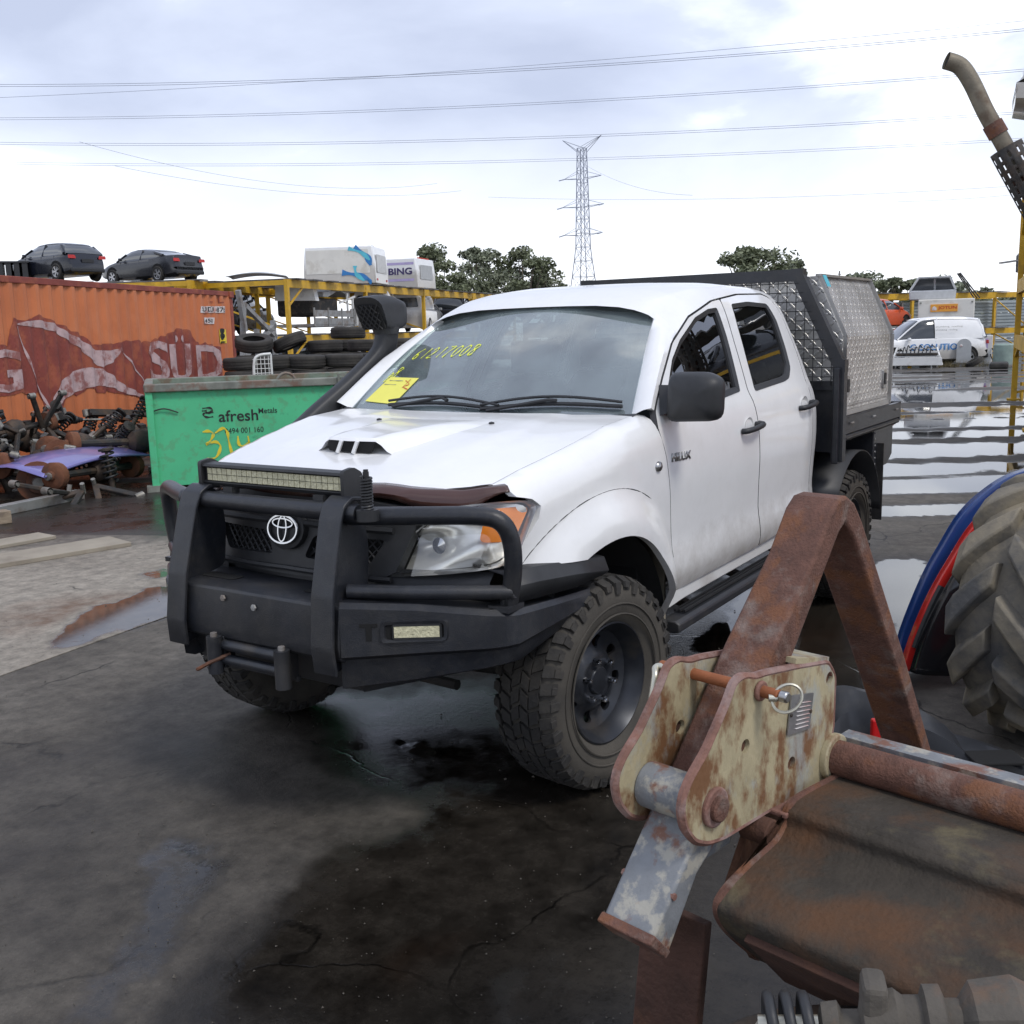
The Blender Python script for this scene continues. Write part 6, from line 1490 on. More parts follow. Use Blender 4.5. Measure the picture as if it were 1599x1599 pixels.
def wreck(name, label, paint, u, v, z, rz, seed, sc=1.0):
    """front end cut from a car: crushed wings, rails and hanging strips"""
    rr = random.Random(seed); t = thing(name, label, 'car wreck', on_r3(u, v, z), RZ3+rz, 'wrecked front ends on the tall rack')
    b = MB(); rings = []
    for x in np.linspace(-1.1, 1.1, 8):
        rings.append([(x*sc, y*sc+rr.uniform(-.08, .08), zz*sc+rr.uniform(-.06, .06)) for y, zz in ((-.75, .15), (.75, .15), (.85, .5), (.7, .72), (0, .80), (-.7, .72), (-.85, .5))])
    b.loft(rings, True); b.build('crushed_body', paint, t, 20)
    for k in range(7):
        q = MB(); a = (rr.uniform(-1.1, -.6)*sc, rr.uniform(-.8, .8)*sc, rr.uniform(.1, .8)*sc); e = (a[0]-rr.uniform(.2, .6)*sc, a[1]+rr.uniform(-.3, .3), max(.03, a[2]+rr.uniform(-.3, .15)))
        q.bar(a, e, rr.uniform(.04, .12), .03); q.build('torn_strip', rr.choice(['galv', 'chassis', paint]), t, None)
    for s in (-1, 1):
        q = MB(); q.box((-1.1*sc, s*.55*sc, .5*sc), (.08, .35*sc, .18*sc)); q.build('lamp_pocket', 'dark_void', t, None)
    return t
wreck('grey_wreck', 'crumpled grey car front end hanging off the rack', 'trim_plastic', .2, .9, 2.50, rad(10), 3)
wreck('maroon_wreck', 'dark red torn car front end on the lower rack level', 'maroon', -.1, 1.0, 1.42, rad(-8), 5, .8)

# more stock standing under and behind the left rack
for i, (lb, pt, kd, u, v, z, r) in enumerate((('dark grey wagon parked under the rack', 'grey_car', 'wagon', 2.2, 2.6, 0, 80), ('white wagon parked deep under the rack', 'white_paint', 'wagon', 6.4, 2.6, 0, 96), ('maroon sedan parked under the far end of the rack', 'maroon', 'sedan', 12.4, 2.6, 0, 84), ('silver hatchback on the lower rack level', 'silver_paint', 'hatch', 15.6, 2.2, 1.83, 10), ('navy wagon on the lower rack level at the far end', 'navy_car', 'wagon', 20.5, 2.2, 1.83, 12))):
    car('stock_car', lb, 'car', pt, kd, on_rack(u, v, z), RZ+rad(r), 'cars stored in the left rack')
for lb, pt, kd, u, z in (('teal green sedan on the low level beside the container end', 'blue_swoosh', 'sedan', 2.6, 1.83), ('dark hatchback under the rack beside the container end', 'navy_car', 'hatch', 2.8, 0), ('grey wagon further along beside the container end', 'grey_car', 'wagon', 8.2, 1.83)):
    c, s_ = math.cos(RZ2), math.sin(RZ2); car('stock_car', lb, 'car', pt, kd, (R2[0]+c*u-s_*2.1, R2[1]+s_*u+c*2.1, z), RZ2, 'cars stored in the left rack')
# ------------------------------------------------------------------ far right of the yard
ya = px(1340, 575, D=52); yb_ = px(1640, 560, D=56); fd = (yb_-ya)[:2]; FZ = math.atan2(fd[1], fd[0])
fence = thing('steel_fence', 'tall grey corrugated steel fence closing the yard', 'fence', (ya[0]-fd[0]*1.0, ya[1]-fd[1]*1.0, 0), FZ)
FLn = float(np.linalg.norm(fd))*3.2
for k in range(4):
    f = MB(); f.loft([[(x, .03*math.sin(0), z0) for x in (0, FLn)] for z0 in (.05+.68*k, .05+.68*k)], False)
    f = MB(); prof = []
    for j in range(4):
        z = .04+.66*k+j*.165; prof += [(0, z), (0, z+.07), (.05, z+.09), (.05, z+.145)]
    f.loft([[(x, y, z) for y, z in prof] for x in np.linspace(0, FLn, 2)], False); f.build('fence_sheet', 'fence_steel', fence, None)
for x in np.arange(0, FLn+.1, 3.0):
    p = MB(); p.box((x, -.06, 1.35), (.10, .08, 2.7)); p.build('fence_post', 'galv', fence, None)
def facing(xp, yp, D, extra=0):
    g = px(xp, yp, D=D); return g, math.atan2(g[1]-CAM[1], g[0]-CAM[0])+extra
# box truck body
g, a = facing(1476, 520, 44.5); bt = thing('box_truck', 'white box truck with orange paint-brand sign on its rear', 'truck', (g[0], g[1], 0), a)
b = MB(); b.box((2.0, 0, 1.72), (4.0, 2.25, 1.75)); b.build('cargo_box', 'box_white', bt, None, bevel=.04)
b = MB(); b.box((2.0, 0, .72), (4.2, 1.0, .22)); b.build('chassis', 'chassis', bt, None)
b = MB(); b.box((4.9, 0, 1.2), (1.6, 1.9, 1.5)); b.build('cab', 'white_worn', bt, None, bevel=.15)
for x in (.9, 4.9):
    for s in (-1, 1):
        tmw, rmw, dmw = car_wheel(.42) if False else car_wheel(.32); w_ = bpy.data.objects.new('wheel', tmw); COL.objects.link(w_); w_.parent = bt; w_.location = (x, s*.85, .42); w_.scale = (1.3, 1.3, 1.3); w_.rotation_euler = (0, 0, 0 if s > 0 else math.pi)
sg = MB(); sg.box((-.015, .08, 2.22), (.03, 1.08, .32)); so = sg.build('sign_panel', 'jotun_orange', bt, None)
put_text('JOTUN', -.32, .42, 2.13, 2.30, 'red_ink', bt, T=lambda u, v: (-.035, -u, v), bold=.02)
em = MB(); em.tube([(-.036, .50+.07*math.cos(t)*0, 2.22) for t in (0, 1)], .001, 4) if False else em.prism(rounded([(-.10, -.09), (.10, -.09), (.10, .02), (0, .10), (-.10, .02)], .03, 3), lambda u, v, w: (-.032-.004*w, .47+u, 2.21+v)); em.build('sign_emblem', 'cont_white', bt, None)
for s in (-1, 1):
    q = MB(); q.box((-.01, s*1.02, 2.45), (.03, .07, .07)); q.build('marker_lamp', 'grey_ink', bt, None)
q = MB(); q.box((-.02, 0, 1.0), (.05, 2.1, .10)); q.build('rear_sill', 'galv', bt, None)
# small white van with lettering
g, a = facing(1438, 572, 39.5); vr = a-rad(68)
vn = car('white_van', 'small white trade van with blue lettering and red tail lamp', 'van', 'white_paint', 'van', (g[0], g[1], 0), vr+math.pi+rad(0), solid_rear=True)
side = 1
put_text('G SOLUTIONS', -.55, 1.65, .60, .84, 'blue_swoosh', vn, T=lambda u, v: (.25-u, .935, v), bold=.02)
for z, l in ((1.42, 1.0), (1.30, .8)):
    put_text('plumbing  roofing', -.2, -.2+l, z, z+.07, 'grey_ink', vn, T=lambda u, v: (-.55-u+.2, .93-.20*max(0, (v-1.0)/.75)+.075, v))
# white cut tray front standing on legs
g, a = facing(1431, 577, 36.5); tf = thing('white_tray_panel', 'white steel ute tray tail section lying on the wet yard', 'tray', (g[0], g[1], 0), a-math.pi/2+0)
b = MB(); b.prism([(-.86, .14), (.86, .14), (.82, .42), (-.82, .42)], lambda u, v, w: (u, -.03+.04*w, v)); b.build('tail_panel', 'white_worn', tf, None, bevel=.01)
for z, wd in ((.46, 1.58), (.60, 1.44), (.72, 1.34)):
    b = MB(); b.bar((-wd/2, .10+(z-.42)*1.4, z), (wd/2, .10+(z-.42)*1.4, z), .05, .05); b.build('cross_rail', 'white_worn', tf, None)
for s in (-1, 1):
    b = MB(); b.bar((s*.84, .0, .16), (s*.66, .5, .75), .05, .05); b.build('side_rail', 'white_worn', tf, None)
    b = MB(); b.box((s*.5, 0, .07), (.04, .04, .14)); b.build('leg', 'galv', tf, None)
    b = MB(); b.box((s*.7, .75, .33), (.05, .05, .66)); b.build('leg', 'galv', tf, None)
b = MB(); b.box((0, .45, .52), (1.35, .7, .10)); b.build('wiring_bundle', 'chassis', tf, None, bevel=.03)
for k in range(9):
    b = MB(); b.tube(crom([(-.6+.13*k, .3, .56), (-.55+.13*k, .45, .72+.06*(k % 3)), (-.5+.15*k, .65, .60)], 4), .02, 5); b.build('hose', 'black_plastic', tf, 50)
# pump cabinet, grey rounded cabinet, tank, loose tyre
g, a = facing(1505, 562, 38.3); c = thing('grey_cabinet', 'light grey round-topped steel cabinet beside the white van', 'cabinet', (g[0], g[1], 0), a-math.pi/2)
b = MB(); b.prism([(-.25, .12), (.25, .12), (.25, .75)]+[(.25*math.cos(t), .75+.25*math.sin(t)) for t in np.linspace(0, math.pi, 10)[1:-1]]+[(-.25, .75)], lambda u, v, w: (u, .5*w, v)); b.build('body', 'cabinet_grey', c, 30)
b = MB(); b.box((0, .25, .06), (.46, .42, .12)); b.build('base', 'galv', c, None)
b = MB(); b.lathe([(0, .05), (-.02, .045), (-.025, 0)], 12, (-.1, -.0, .75)); b.build('dial', 'cont_white', c, None)
g, a = facing(1543, 560, 38.8); c = thing('fuel_pump', 'narrow white fuel pump with blue panel and hose', 'fuel pump', (g[0], g[1], 0), a-math.pi/2)
b = MB(); b.box((0, .2, .55), (.28, .35, 1.1)); b.build('body', 'white_worn', c, None, bevel=.03)
b = MB(); b.box((-.06, .018, .80), (.08, .01, .36)); b.build('panel', 'mauve', c, None)
b = MB(); b.tube(crom([(.12, .0, .62), (.20, -.05, .45), (.16, -.05, .2), (.08, -.03, .4)], 5), .02, 6); b.build('hose', 'black_plastic', c, 50)
g, a = facing(1570, 566, 37.5); c = thing('water_tank', 'small grey-green tank behind the yellow post', 'tank', (g[0], g[1], 0), a-math.pi/2)
b = MB(); b.lathe([(.05, .0), (.05, .42), (.75, .42), (.80, .36), (.80, 0)], 20, axis='z'); b.build('shell', 'green_tank', c, 40)
b = MB(); b.lathe([(0, .44), (.06, .44)], 20, axis='z'); b.build('base_ring', 'galv', c, None)
g = px(1521, 571, D=37.8); put_tyre((g[0], g[1], .15), (.5, .2, 0), 'single loose tyre lying on the ground by the grey cabinet', .95, None)
g = px(1560, 578, D=36); o = MB().box((0, 0, .10), (1.6, .6, .20)).build('rubber_mat', 'rubber', None, None, bevel=.06); o.location = (g[0], g[1], 0); o.rotation_euler = (0, 0, a); tag(o, 'black rubber slab lying beside the yellow post', 'slab')
# dry weeds at the foot of the van
wd_ = MB()
for k in range(420):
    q = px(random.uniform(1466, 1545), random.uniform(563, 572), D=random.uniform(37.6, 39)); h = random.uniform(.08, .32); an = random.random()*6.28; w = .02
    wd_.add([(q[0]-w, q[1], 0), (q[0]+w, q[1], 0), (q[0]+.1*math.cos(an), q[1]+.1*math.sin(an), h)], [(0, 1, 2)])
tag(wd_.build('dry_weeds', 'grass_dry', None, None), 'dry yellow weeds along the foot of the van', 'weeds', kind='stuff')
# back rack with yellow beam, silver ute cab and orange car
e0 = px(1330, 520, D=49); e1 = px(1610, 505, D=52); ed = (e1-e0)[:2]; EZ = math.atan2(ed[1], ed[0]); EL = float(np.linalg.norm(ed))
rack('yellow steel rack in front of the grey fence', (e0[0], e0[1], 0), EZ, [0, EL*.32, EL*.97], [1.25, 3.0], 2.2, ph=3.0, rails=False)
g, a = facing(1364, 508, 46); car('orange_car', 'bright orange hatchback on the back rack', 'car', 'orange_paint', 'hatch', (g[0], g[1], 1.30), a-rad(28), zscale=.95)
g, a = facing(1456, 470, 46.3)
t = thing('ute_cab', 'silver cut-off ute cab sitting on the truck box roof', 'ute cab', (g[0], g[1], 2.60), a+math.pi/2)
b = MB(); b.loft([[(x, y, z) for x, z in ((-.95, 0), (.95, 0), (.98, .42), (-.98, .42))] for y in (-.7, .7)], True); b.build('cab_body', 'silver_paint', t, None, bevel=.05)
for a_, b_ in (((-.95, -.68, .42), (-.70, -.62, .98)), ((.95, -.68, .42), (.60, -.62, .98)), ((-.95, .68, .42), (-.70, .62, .98)), ((.95, .68, .42), (.60, .62, .98)), ((-.70, -.62, .98), (.60, -.62, .98)), ((-.7, .62, .98), (.6, .62, .98)), ((-.1, -.68, .42), (-.08, -.62, .98))):
    q = MB(); q.bar(a_, b_, .08, .06); q.build('cab_pillar', 'silver_paint', t, None)
q = MB(); q.add([(-.92, -.67, .45), (.92, -.67, .45), (.60, -.62, .95), (-.70, -.62, .95)], [(0, 1, 2, 3)]); q.build('window', 'car_glass', t, None)
q = MB(); q.box((-.05, 0, .985), (1.3, 1.24, .04)); q.build('cab_roof', 'silver_paint', t, None)
for k in range(3):
    q = MB(); q.bar((-1.0-.05*k, -.6+.3*k, 1.15), (-1.75-.1*k, -.6+.3*k, .02), .16, .05); q.build('leaning_panel', 'chassis' if k % 2 else 'navy_car', t, None)

# ------------------------------------------------------------------ trees, pylon, lines
def leaf_card(mb, c, s, rr):
    a = Vector((rr.gauss(0, 1), rr.gauss(0, 1), rr.gauss(0, .7))).normalized(); b = a.cross(Vector((rr.gauss(0, 1), rr.gauss(0, 1), rr.gauss(0, 1)))).normalized()
    c = Vector(c); mb.add([c-a*s, c+b*s*.45, c+a*s, c-b*s*.45], [(0, 1, 2, 3)])
def tree(label, xp, yb, D, H, W, seed, lm='leaf', clumps=16, trunk=.28, group='gum trees beyond the yard', leaf=.22, per=210, base=.35):
    rr = random.Random(seed); g = px(xp, yb, D=D); t = thing('gum_tree', label, 'tree', (g[0], g[1], 0), rr.random()*6, group)
    tb = MB(); fork = H*base
    tb.tube(crom([(0, 0, 0), (.1, .05, fork*.5), (0, .1, fork)], 4), [trunk*(1-.5*i/8) for i in range(9)], 8)
    cr = MB()
    for k in range(clumps):
        a = rr.random()*2*math.pi; q = .25+.75*rr.random()**.5; z = fork+(H-fork)*rr.uniform(.10, 1.0)**.75; wz = math.sin(math.pi*min(1, .22+.72*(z-fork)/(H-fork)))
        c = Vector((W/2*q*math.cos(a)*wz, W/2*q*math.sin(a)*wz, z-.06*H)); r = rr.uniform(.085, .165)*W*(1.15 if k % 3 == 0 else .75)
        m_ = Vector((0, .1, fork)).lerp(c, .5)+Vector((0, 0, -.08*H*rr.random()))
        tb.tube(crom([(0, .1, fork*.95), m_, c], 4), [trunk*.45*(1-.85*i/8) for i in range(9)], 5)
        for j in range(per):
            d = Vector((rr.gauss(0, 1), rr.gauss(0, 1), rr.gauss(0, .8))); d = d/max(d.length, 1e-6)*r*(rr.random()**.40); d.z *= .55
            leaf_card(cr, c+d, leaf*rr.uniform(.6, 1.3), rr)
    tb.build('trunk', 'bark', t, 50); cr.build('crown', lm, t, None, fix=False)
for lb, xp, D, ytop, wpx, sd, lm, cl in (('broad dark gum tree right of the white canopies', 690, 82, 380, 120, 1, 'leaf', 22), ('gum tree with open crown in the left clump', 755, 86, 384, 110, 2, 'leaf_grey', 20), ('loose-crowned gum tree standing nearest the pylon', 820, 84, 384, 110, 3, 'leaf', 20), ('low gum tree at the end of the clump', 860, 88, 432, 60, 9, 'leaf_grey', 12),
                                 ('rounded gum tree behind the headboard of the pickup', 1175, 76, 388, 130, 4, 'leaf', 26), ('low spreading gum tree to the right of the headboard', 1235, 80, 408, 80, 12, 'leaf_grey', 14),
                                 ('distant gum tree above the tool box', 1330, 115, 430, 110, 5, 'leaf_grey', 14), ('distant gum tree behind the tool box end', 1385, 112, 434, 60, 6, 'leaf', 14), ('distant gum tree left of the silver cab', 1425, 112, 436, 70, 7, 'leaf', 16), ('distant gum tree behind the silver cab', 1480, 118, 430, 80, 8, 'leaf_grey', 16), ('distant gum tree at the fence end', 1530, 110, 460, 90, 10, 'leaf', 14), ('distant gum tree by the yellow post', 1575, 118, 462, 70, 11, 'leaf_grey', 12)):
    hz = 519-.0262*(xp-800); H = 1.67+(hz-ytop)/FPX*D; tree(lb, xp, hz+40, D, H, wpx/FPX*D*1.5, sd, lm, cl, per=(260 if D < 100 else 120), leaf=(.19 if D < 100 else .32), base=.30)
def lattice(label, xp, D, H, wb=7.0, wt=1.5):
    g = px(xp, 600, D=D); a = math.atan2(g[1]-CAM[1], g[0]-CAM[0]); t = thing('power_pylon', label, 'pylon', (g[0], g[1], 0), a+rad(60))
    legs = [[], [], [], []]; zs = [0, H*.12, H*.22, H*.31, H*.39, H*.46, H*.53, H*.60, H*.66, H*.72, H*.78, H*.84, H*.90, H*.95]
    w = lambda z: (wb+(wt*1.7-wb)*min(1, z/(H*.45)))/2 if z < H*.45 else (wt*1.7+(wt-wt*1.7)*((z-H*.45)/(H*.55)))/2
    sg = [(-1, -1), (1, -1), (1, 1), (-1, 1)]
    for s in sg:
        l = MB(); l.tube([(s[0]*w(z), s[1]*w(z), z) for z in zs], .11, 4); l.build('leg', 'pylon_steel', t, None)
    for k in range(len(zs)-1):
        z0, z1 = zs[k], zs[k+1]; br = MB()
        for i in range(4):
            s0, s1 = sg[i], sg[(i+1) % 4]
            br.tube([(s0[0]*w(z0), s0[1]*w(z0), z0), (s1[0]*w(z1), s1[1]*w(z1), z1)], .055, 3); br.tube([(s1[0]*w(z0), s1[1]*w(z0), z0), (s0[0]*w(z1), s0[1]*w(z1), z1)], .055, 3); br.tube([(s0[0]*w(z1), s0[1]*w(z1), z1), (s1[0]*w(z1), s1[1]*w(z1), z1)], .055, 3)
        br.build('bracing', 'pylon_steel', t, None)
    for z, ln in ((H*.52, 5.2), (H*.66, 5.6), (H*.80, 5.0)):
        for s in (-1, 1):
            ar = MB(); tip = (s*ln, 0, z+.3)
            for q in (-1, 1):
                ar.tube([(s*w(z), q*w(z), z), tip], .07, 3); ar.tube([(s*w(z), q*w(z), z+1.6), tip], .05, 3)
            ar.build('cross_arm', 'pylon_steel', t, None)
            ins = MB(); ins.tube([tip, (tip[0], tip[1]+2.2, tip[2]-.5)], .13, 6); ins.build('insulator', 'pylon_steel', t, None)
    for s in (-1, 1):
        ar = MB()
        for q in (-1, 1):
            ar.tube([(s*w(H*.95), q*w(H*.95), H*.93), (s*5.2, 0, H*1.0)], .07, 3); ar.tube([(s*w(H*.95)*.2, q*w(H*.95), H*.955), (s*5.2, 0, H)], .05, 3)
        ar.build('earth_peak', 'pylon_steel', t, None)
lattice('grey lattice power pylon standing behind the trees', 914, 250, 45.8)
def cable(a, b, sag, r, label, group='overhead power lines'):
    A, B = Vector(px(*a[:2], D=a[2])), Vector(px(*b[:2], D=b[2])); P = [A.lerp(B, t) for t in np.linspace(-.35, 1.35, 40)]
    P = [p-Vector((0, 0, sag*(1-(2*t-1)**2))) for p, t in zip(P, np.linspace(-.35, 1.35, 40))]
    m = MB(); m.tube(P, r, 4); o = m.build('power_line', 'cable', None, None); return tag(o, label, 'power line', group)
for (x0, y0, x1, y1, D0, D1, sg, r, n) in ((0, 134, 1599, 47, 75, 62, .8, .020, 'topmost heavy'), (0, 186, 1599, 110, 80, 68, .7, .018, 'second heavy'), (280, 226, 1599, 176, 82, 72, .5, .018, 'third heavy'), (380, 258, 1560, 220, 88, 78, .4, .016, 'fourth heavy')):
    for dy in (-1.6, 1.6): cable((x0, y0+dy, D0), (x1, y1+dy, D1), sg, r*.75, '%s wire of the %s twin power line across the sky' % ('upper' if dy < 0 else 'lower', n), 'overhead power lines')
for i, (x0, y0, x1, y1, D0, D1, sg, nm) in enumerate(((300, 138, 1599, 33, 95, 85, .4, 'thin single line just above the topmost pair'), (280, 261, 600, 294, 120, 150, .8, 'thin line dropping to the left of the trees'), (330, 286, 640, 305, 120, 150, .6, 'thin line below the left falling wire'), (940, 272, 1040, 302, 245, 215, .6, 'short line running off the pylon top arm'), (940, 312, 1599, 290, 245, 200, .8, 'thin line running right from the pylon middle arm'), (1450, 314, 1599, 303, 150, 140, .1, 'short thin line above the silver cab'))):
    cable((x0, y0, D0), (x1, y1, D1), sg, .017 if D0 < 200 else .026, nm, None)
g = px(1311, 440, D=90); o = MB(); o.tube([(0, 0, 0), (0, 0, 6.2)], .07, 6); o.bar((-.5, 0, 5.9), (.5, 0, 5.9), .06, .06); o = o.build('light_pole', 'galv', None, None); o.location = (g[0], g[1], 0); tag(o, 'thin pole with a short crossbar above the tool box', 'pole')
# ------------------------------------------------------------------ rusty hitch implement in the right foreground
FH = np.array([math.cos(_y), math.sin(_y), 0]); RH = np.array([math.sin(_y), -math.cos(_y), 0])
IA = .7071*RH-.7071*FH; IB = .7071*RH+.7071*FH; IP = px(1318, 775, D=1.95); UPV = np.array([0, 0, 1.0])
def ip(x, y, off=0.0):
    """pixel -> (s,z) on the frame plane shifted by off along its axis"""
    v = _f+(x-800)/FPX*_ri-(y-800)/FPX*_u; t = ((IP+IA*off-CAM)@IA)/(v@IA); p = CAM+t*v; return (float((p-IP)@IB), float(p[2]))
base = IP-IA*.05-IB*.05
imp = thing('grader_blade', 'rusty bent A-frame grader blade with cream hitch bracket and steel pins', 'grader blade', (base[0], base[1], 0))
def iw(s, z, off): p = IP+IB*s+IA*off; return Vector((p[0]-base[0], p[1]-base[1], z))
def iprism(pts, o0, o1, hol=()):
    mb = MB(); mb.prism(pts, lambda u, v, w: iw(u, v, o0+(o1-o0)*w)); return mb
V = [(1019, 1466), (1100, 1275), (1205, 1022), (1274, 872), (1300, 800), (1312, 780), (1324, 775), (1336, 786), (1348, 815), (1413, 1022), (1462, 1195), (1447, 1195), (1394, 1022), (1334, 838), (1322, 816), (1312, 832), (1240, 1022), (1150, 1225), (1086, 1360), (1040, 1488)]
split = (1150, 1190)
iprism([ip(*p) for p in V], 0, -.098).build('a_frame_bar', 'rust', imp, 30, bevel=.006)
# grey painted stub: sleeve over the lower end of the bar
stub = [(1017, 1470), (1092, 1292), (1156, 1222), (1160, 1245), (1088, 1364), (1042, 1492)]
iprism([ip(*p) for p in stub], .003, -.101).build('drawbar_stub', 'grey_chip', imp, 30, bevel=.006)
iprism([ip(*p) for p in [(1010, 1476), (1019, 1460), (1044, 1484), (1036, 1497)]], .006, -.104).build('bar_end_plate', 'rust', imp, 30, bevel=.003)
we_ = MB(); we_.tube([iw(*ip(1050, 1400), .006), iw(*ip(1052, 1396), -.104)], .006, 6); we_.build('weld_bead', 'edge_rust', imp, 50)
gus = [(1088, 1310), (1160, 1270), (1165, 1325), (1100, 1370)]
iprism([ip(*p) for p in gus], -.03, -.06).build('gusset', 'grey_chip', imp, None, bevel=.003)
def z3(x, y): return (930+x/3.1975, 1000+y/3.1975)
plate = [(440, 860), (455, 940), (500, 1000), (560, 1010), (640, 985), (870, 845), (1000, 790), (1150, 700), (1150, 560), (1185, 440), (1195, 175), (1160, 112), (1000, 140), (850, 172), (800, 190), (745, 182), (700, 215), (660, 330), (560, 560), (480, 700), (445, 790)]
PO = [ip(*z3(*p), .02) for p in plate]
def ell_px(cx, cy, r):
    c = ip(*z3(cx, cy), .02); return [(c[0]+r*math.cos(t), c[1]+r*math.sin(t)) for t in np.linspace(0, 2*math.pi, 17)[:-1]]
holes = [ell_px(745, 530, .013), ell_px(975, 615, .013), ell_px(1165, 190, .013)]
for o0, nm in ((.022, 'hitch_plate'), (-.112, 'hitch_plate')):
    mb = MB(); POr = rounded(PO, .012, 3)
    for o in (o0, o0-.014): sheet(POr, holes, lambda u, v: iw(u, v, o), .03, mb=mb)
    for lp in [POr]+holes:
        lp = resample(lp, .03); n = len(lp); mb.add([iw(u, v, o0) for u, v in lp]+[iw(u, v, o0-.014) for u, v in lp], [(i, (i+1) % n, n+(i+1) % n, n+i) for i in range(n)])
    pl_ = mb.build(nm, 'cream_rust', imp, 25)
    e = MB(); e.tube([iw(u, v, o0-.007) for u, v in resample(rounded([PO[i] for i in (0, 1, 2, 3, 4, 5, 6, 7, 8, 9, 10, 11, 12, 13, 14, 15, 16, 17, 18, 19, 20)], .012, 3), .02)], .0085, 6, closed=True); e.build('plate_edge', 'edge_rust', pl_, 50)
fg = MB(); a_, b_ = PO[5], PO[7]; fg.bar(iw(a_[0], a_[1]-.004, .035), iw(b_[0], b_[1]-.004, .035), .036, .010, UPV); fg.build('plate_flange', 'edge_rust', imp, None, bevel=.003)
top_ = MB(); top_.add([iw(*ip(*z3(1000, 120), .02), .02), iw(*ip(*z3(1165, 110), .02), .02), iw(*ip(*z3(1165, 110), .02), -.12), iw(*ip(*z3(1000, 120), .02), -.12)], [(0, 1, 2, 3)]); t_ = top_.build('bracket_top', 'cream_rust', imp, None); t_.modifiers.new('t', 'SOLIDIFY').thickness = .01
def ring_tube(c, r, o0, o1, n=24, m='rust', nm='bush', par=imp, r2=None):
    mb = MB(); A = Vector(iw(c[0], c[1], o0)); B = Vector(iw(c[0], c[1], o1)); mb.tube([A, A.lerp(B, .5), B], r, n); return mb.build(nm, m, par, 40, bevel=.003)
for hx_, hy_ in ((745, 530), (975, 615), (1165, 190)):
    for oo_ in (.019, -.115): ring_tube(ip(*z3(hx_, hy_), .02), .0128, oo_-.010, oo_-.004, 16, 'rust_dark', 'bolt_hole')
nose = ip(*z3(585, 830), .02)
ring_tube(nose, .040, -.112, .008, 28, 'grey_chip', 'pivot_tube')
ring_tube(nose, .034, .02, .030, 24, 'edge_rust', 'pivot_washer'); ring_tube(nose, .022, .02, .040, 24, 'rust', 'pivot_pin')
ring_tube(nose, .05, -.116, -.122, 24, 'cream_rust', 'pivot_washer')
pn_ = ip(*z3(812, 250), .02)
pin = ring_tube(pn_, .0105, -.185, .062, 14, 'pin_rust', 'hitch_pin')
ring_tube(pn_, .018, .022, .030, 16, 'edge_rust', 'pin_boss'); ring_tube(pn_, .018, -.128, -.138, 16, 'edge_rust', 'pin_boss')
ring_tube(pn_, .0100, .062, .078, 14, 'dull_chrome', 'pin_tip', pin)
lp_ = MB(); cc = Vector(iw(pn_[0]+.006, pn_[1]-.004, .072)); ax1 = Vector(IB)*.35+Vector((0, 0, .94)); ax2 = Vector(IA)*.8+Vector(IB)*.6
lp_.tube([cc+ax1.normalized()*.024*math.sin(t)+ax2.normalized()*.024*math.cos(t) for t in np.linspace(0, 2*math.pi, 25)[:-1]], .0028, 6, closed=True); lp_.build('linch_pin_ring', 'zinc', pin, 50)
lq = MB(); lq.tube([cc-ax2.normalized()*.03, cc-ax2.normalized()*.016], .0065, 10); lq.build('linch_pin', 'zinc', pin, 50)
hp = Vector(iw(pn_[0], pn_[1], -.175)); hn = MB(); hn.tube(crom([hp+Vector(IA)*.012, hp+Vector(IA)*-.01+Vector(IB)*-.012, hp+Vector(IB)*-.03+Vector((0, 0, -.015)), hp+Vector(IB)*-.045+Vector((0, 0, -.075)), hp+Vector(IB)*-.045+Vector((0, 0, -.10))], 6), .0068, 8); hn.build('pin_handle', 'zinc', pin, 60)
# maker plate: ruled lines only
mpz = [ip(*z3(*p), .024) for p in ((955, 475), (1065, 440), (1085, 262), (975, 275))]
mpl = MB(); mpl.prism(mpz, lambda u, v, w: iw(u, v, .024+.0025*w)); mo = mpl.build('maker_plate', 'plate_label', imp, None)
for k in range(7):
    t = .12+.11*k; a0 = np.array(mpz[0])*(1-t)+np.array(mpz[3])*t; a1 = np.array(mpz[1])*(1-t)+np.array(mpz[2])*t; l0 = a0*.7+a1*.3; l1 = a0*.12+a1*.88
    q = MB(); q.bar(iw(l0[0], l0[1], .0268), iw(l1[0], l1[1], .0268), .0008, .0035, Vector(IA)); q.build('plate_line', 'cont_white', mo, None)
for f in ((.06, .5), (.94, .5)):
    a0 = np.array(mpz[0])*(1-f[1])+np.array(mpz[3])*f[1]; a1 = np.array(mpz[1])*(1-f[1])+np.array(mpz[2])*f[1]; c = a0*(1-f[0])+a1*f[0]; ring_tube(c, .004, .026, .029, 8, 'junk_dark', 'plate_rivet', mo)
# cross tube and blade running off to the right
ct = ip(1296, 1180, .02)
ring_tube(ct, .045, .02, .036, 28, 'cream_rust', 'tube_collar'); ring_tube(ct, .034, .03, 1.5, 24, 'rust', 'cross_tube')
gb = MB(); gb.prism([(ct[0]+.035, ct[1]+.018), (ct[0]+.075, ct[1]+.018), (ct[0]+.075, ct[1]+.030), (ct[0]+.035, ct[1]+.030)], lambda u, v, w: iw(u, v, .02+1.48*w)); gb.build('stiffener_bar', 'grey_chip', imp, None)
prof = [(ct[0]-.012, ct[1]-.034)]+[ip(*p, .05) for p in ((1238, 1258), (1228, 1290), (1208, 1322), (1165, 1362), (1130, 1400), (1121, 1426), (1138, 1458), (1186, 1500))]
prof = crom(prof, 5)
prof2 = [(u+.012, v+.004) for u, v in prof]
bl = MB(); bl.prism(prof+prof2[::-1], lambda u, v, w: iw(u, v, .045+1.45*w)); bo_ = bl.build('blade', 'blade_earth', imp, 40)
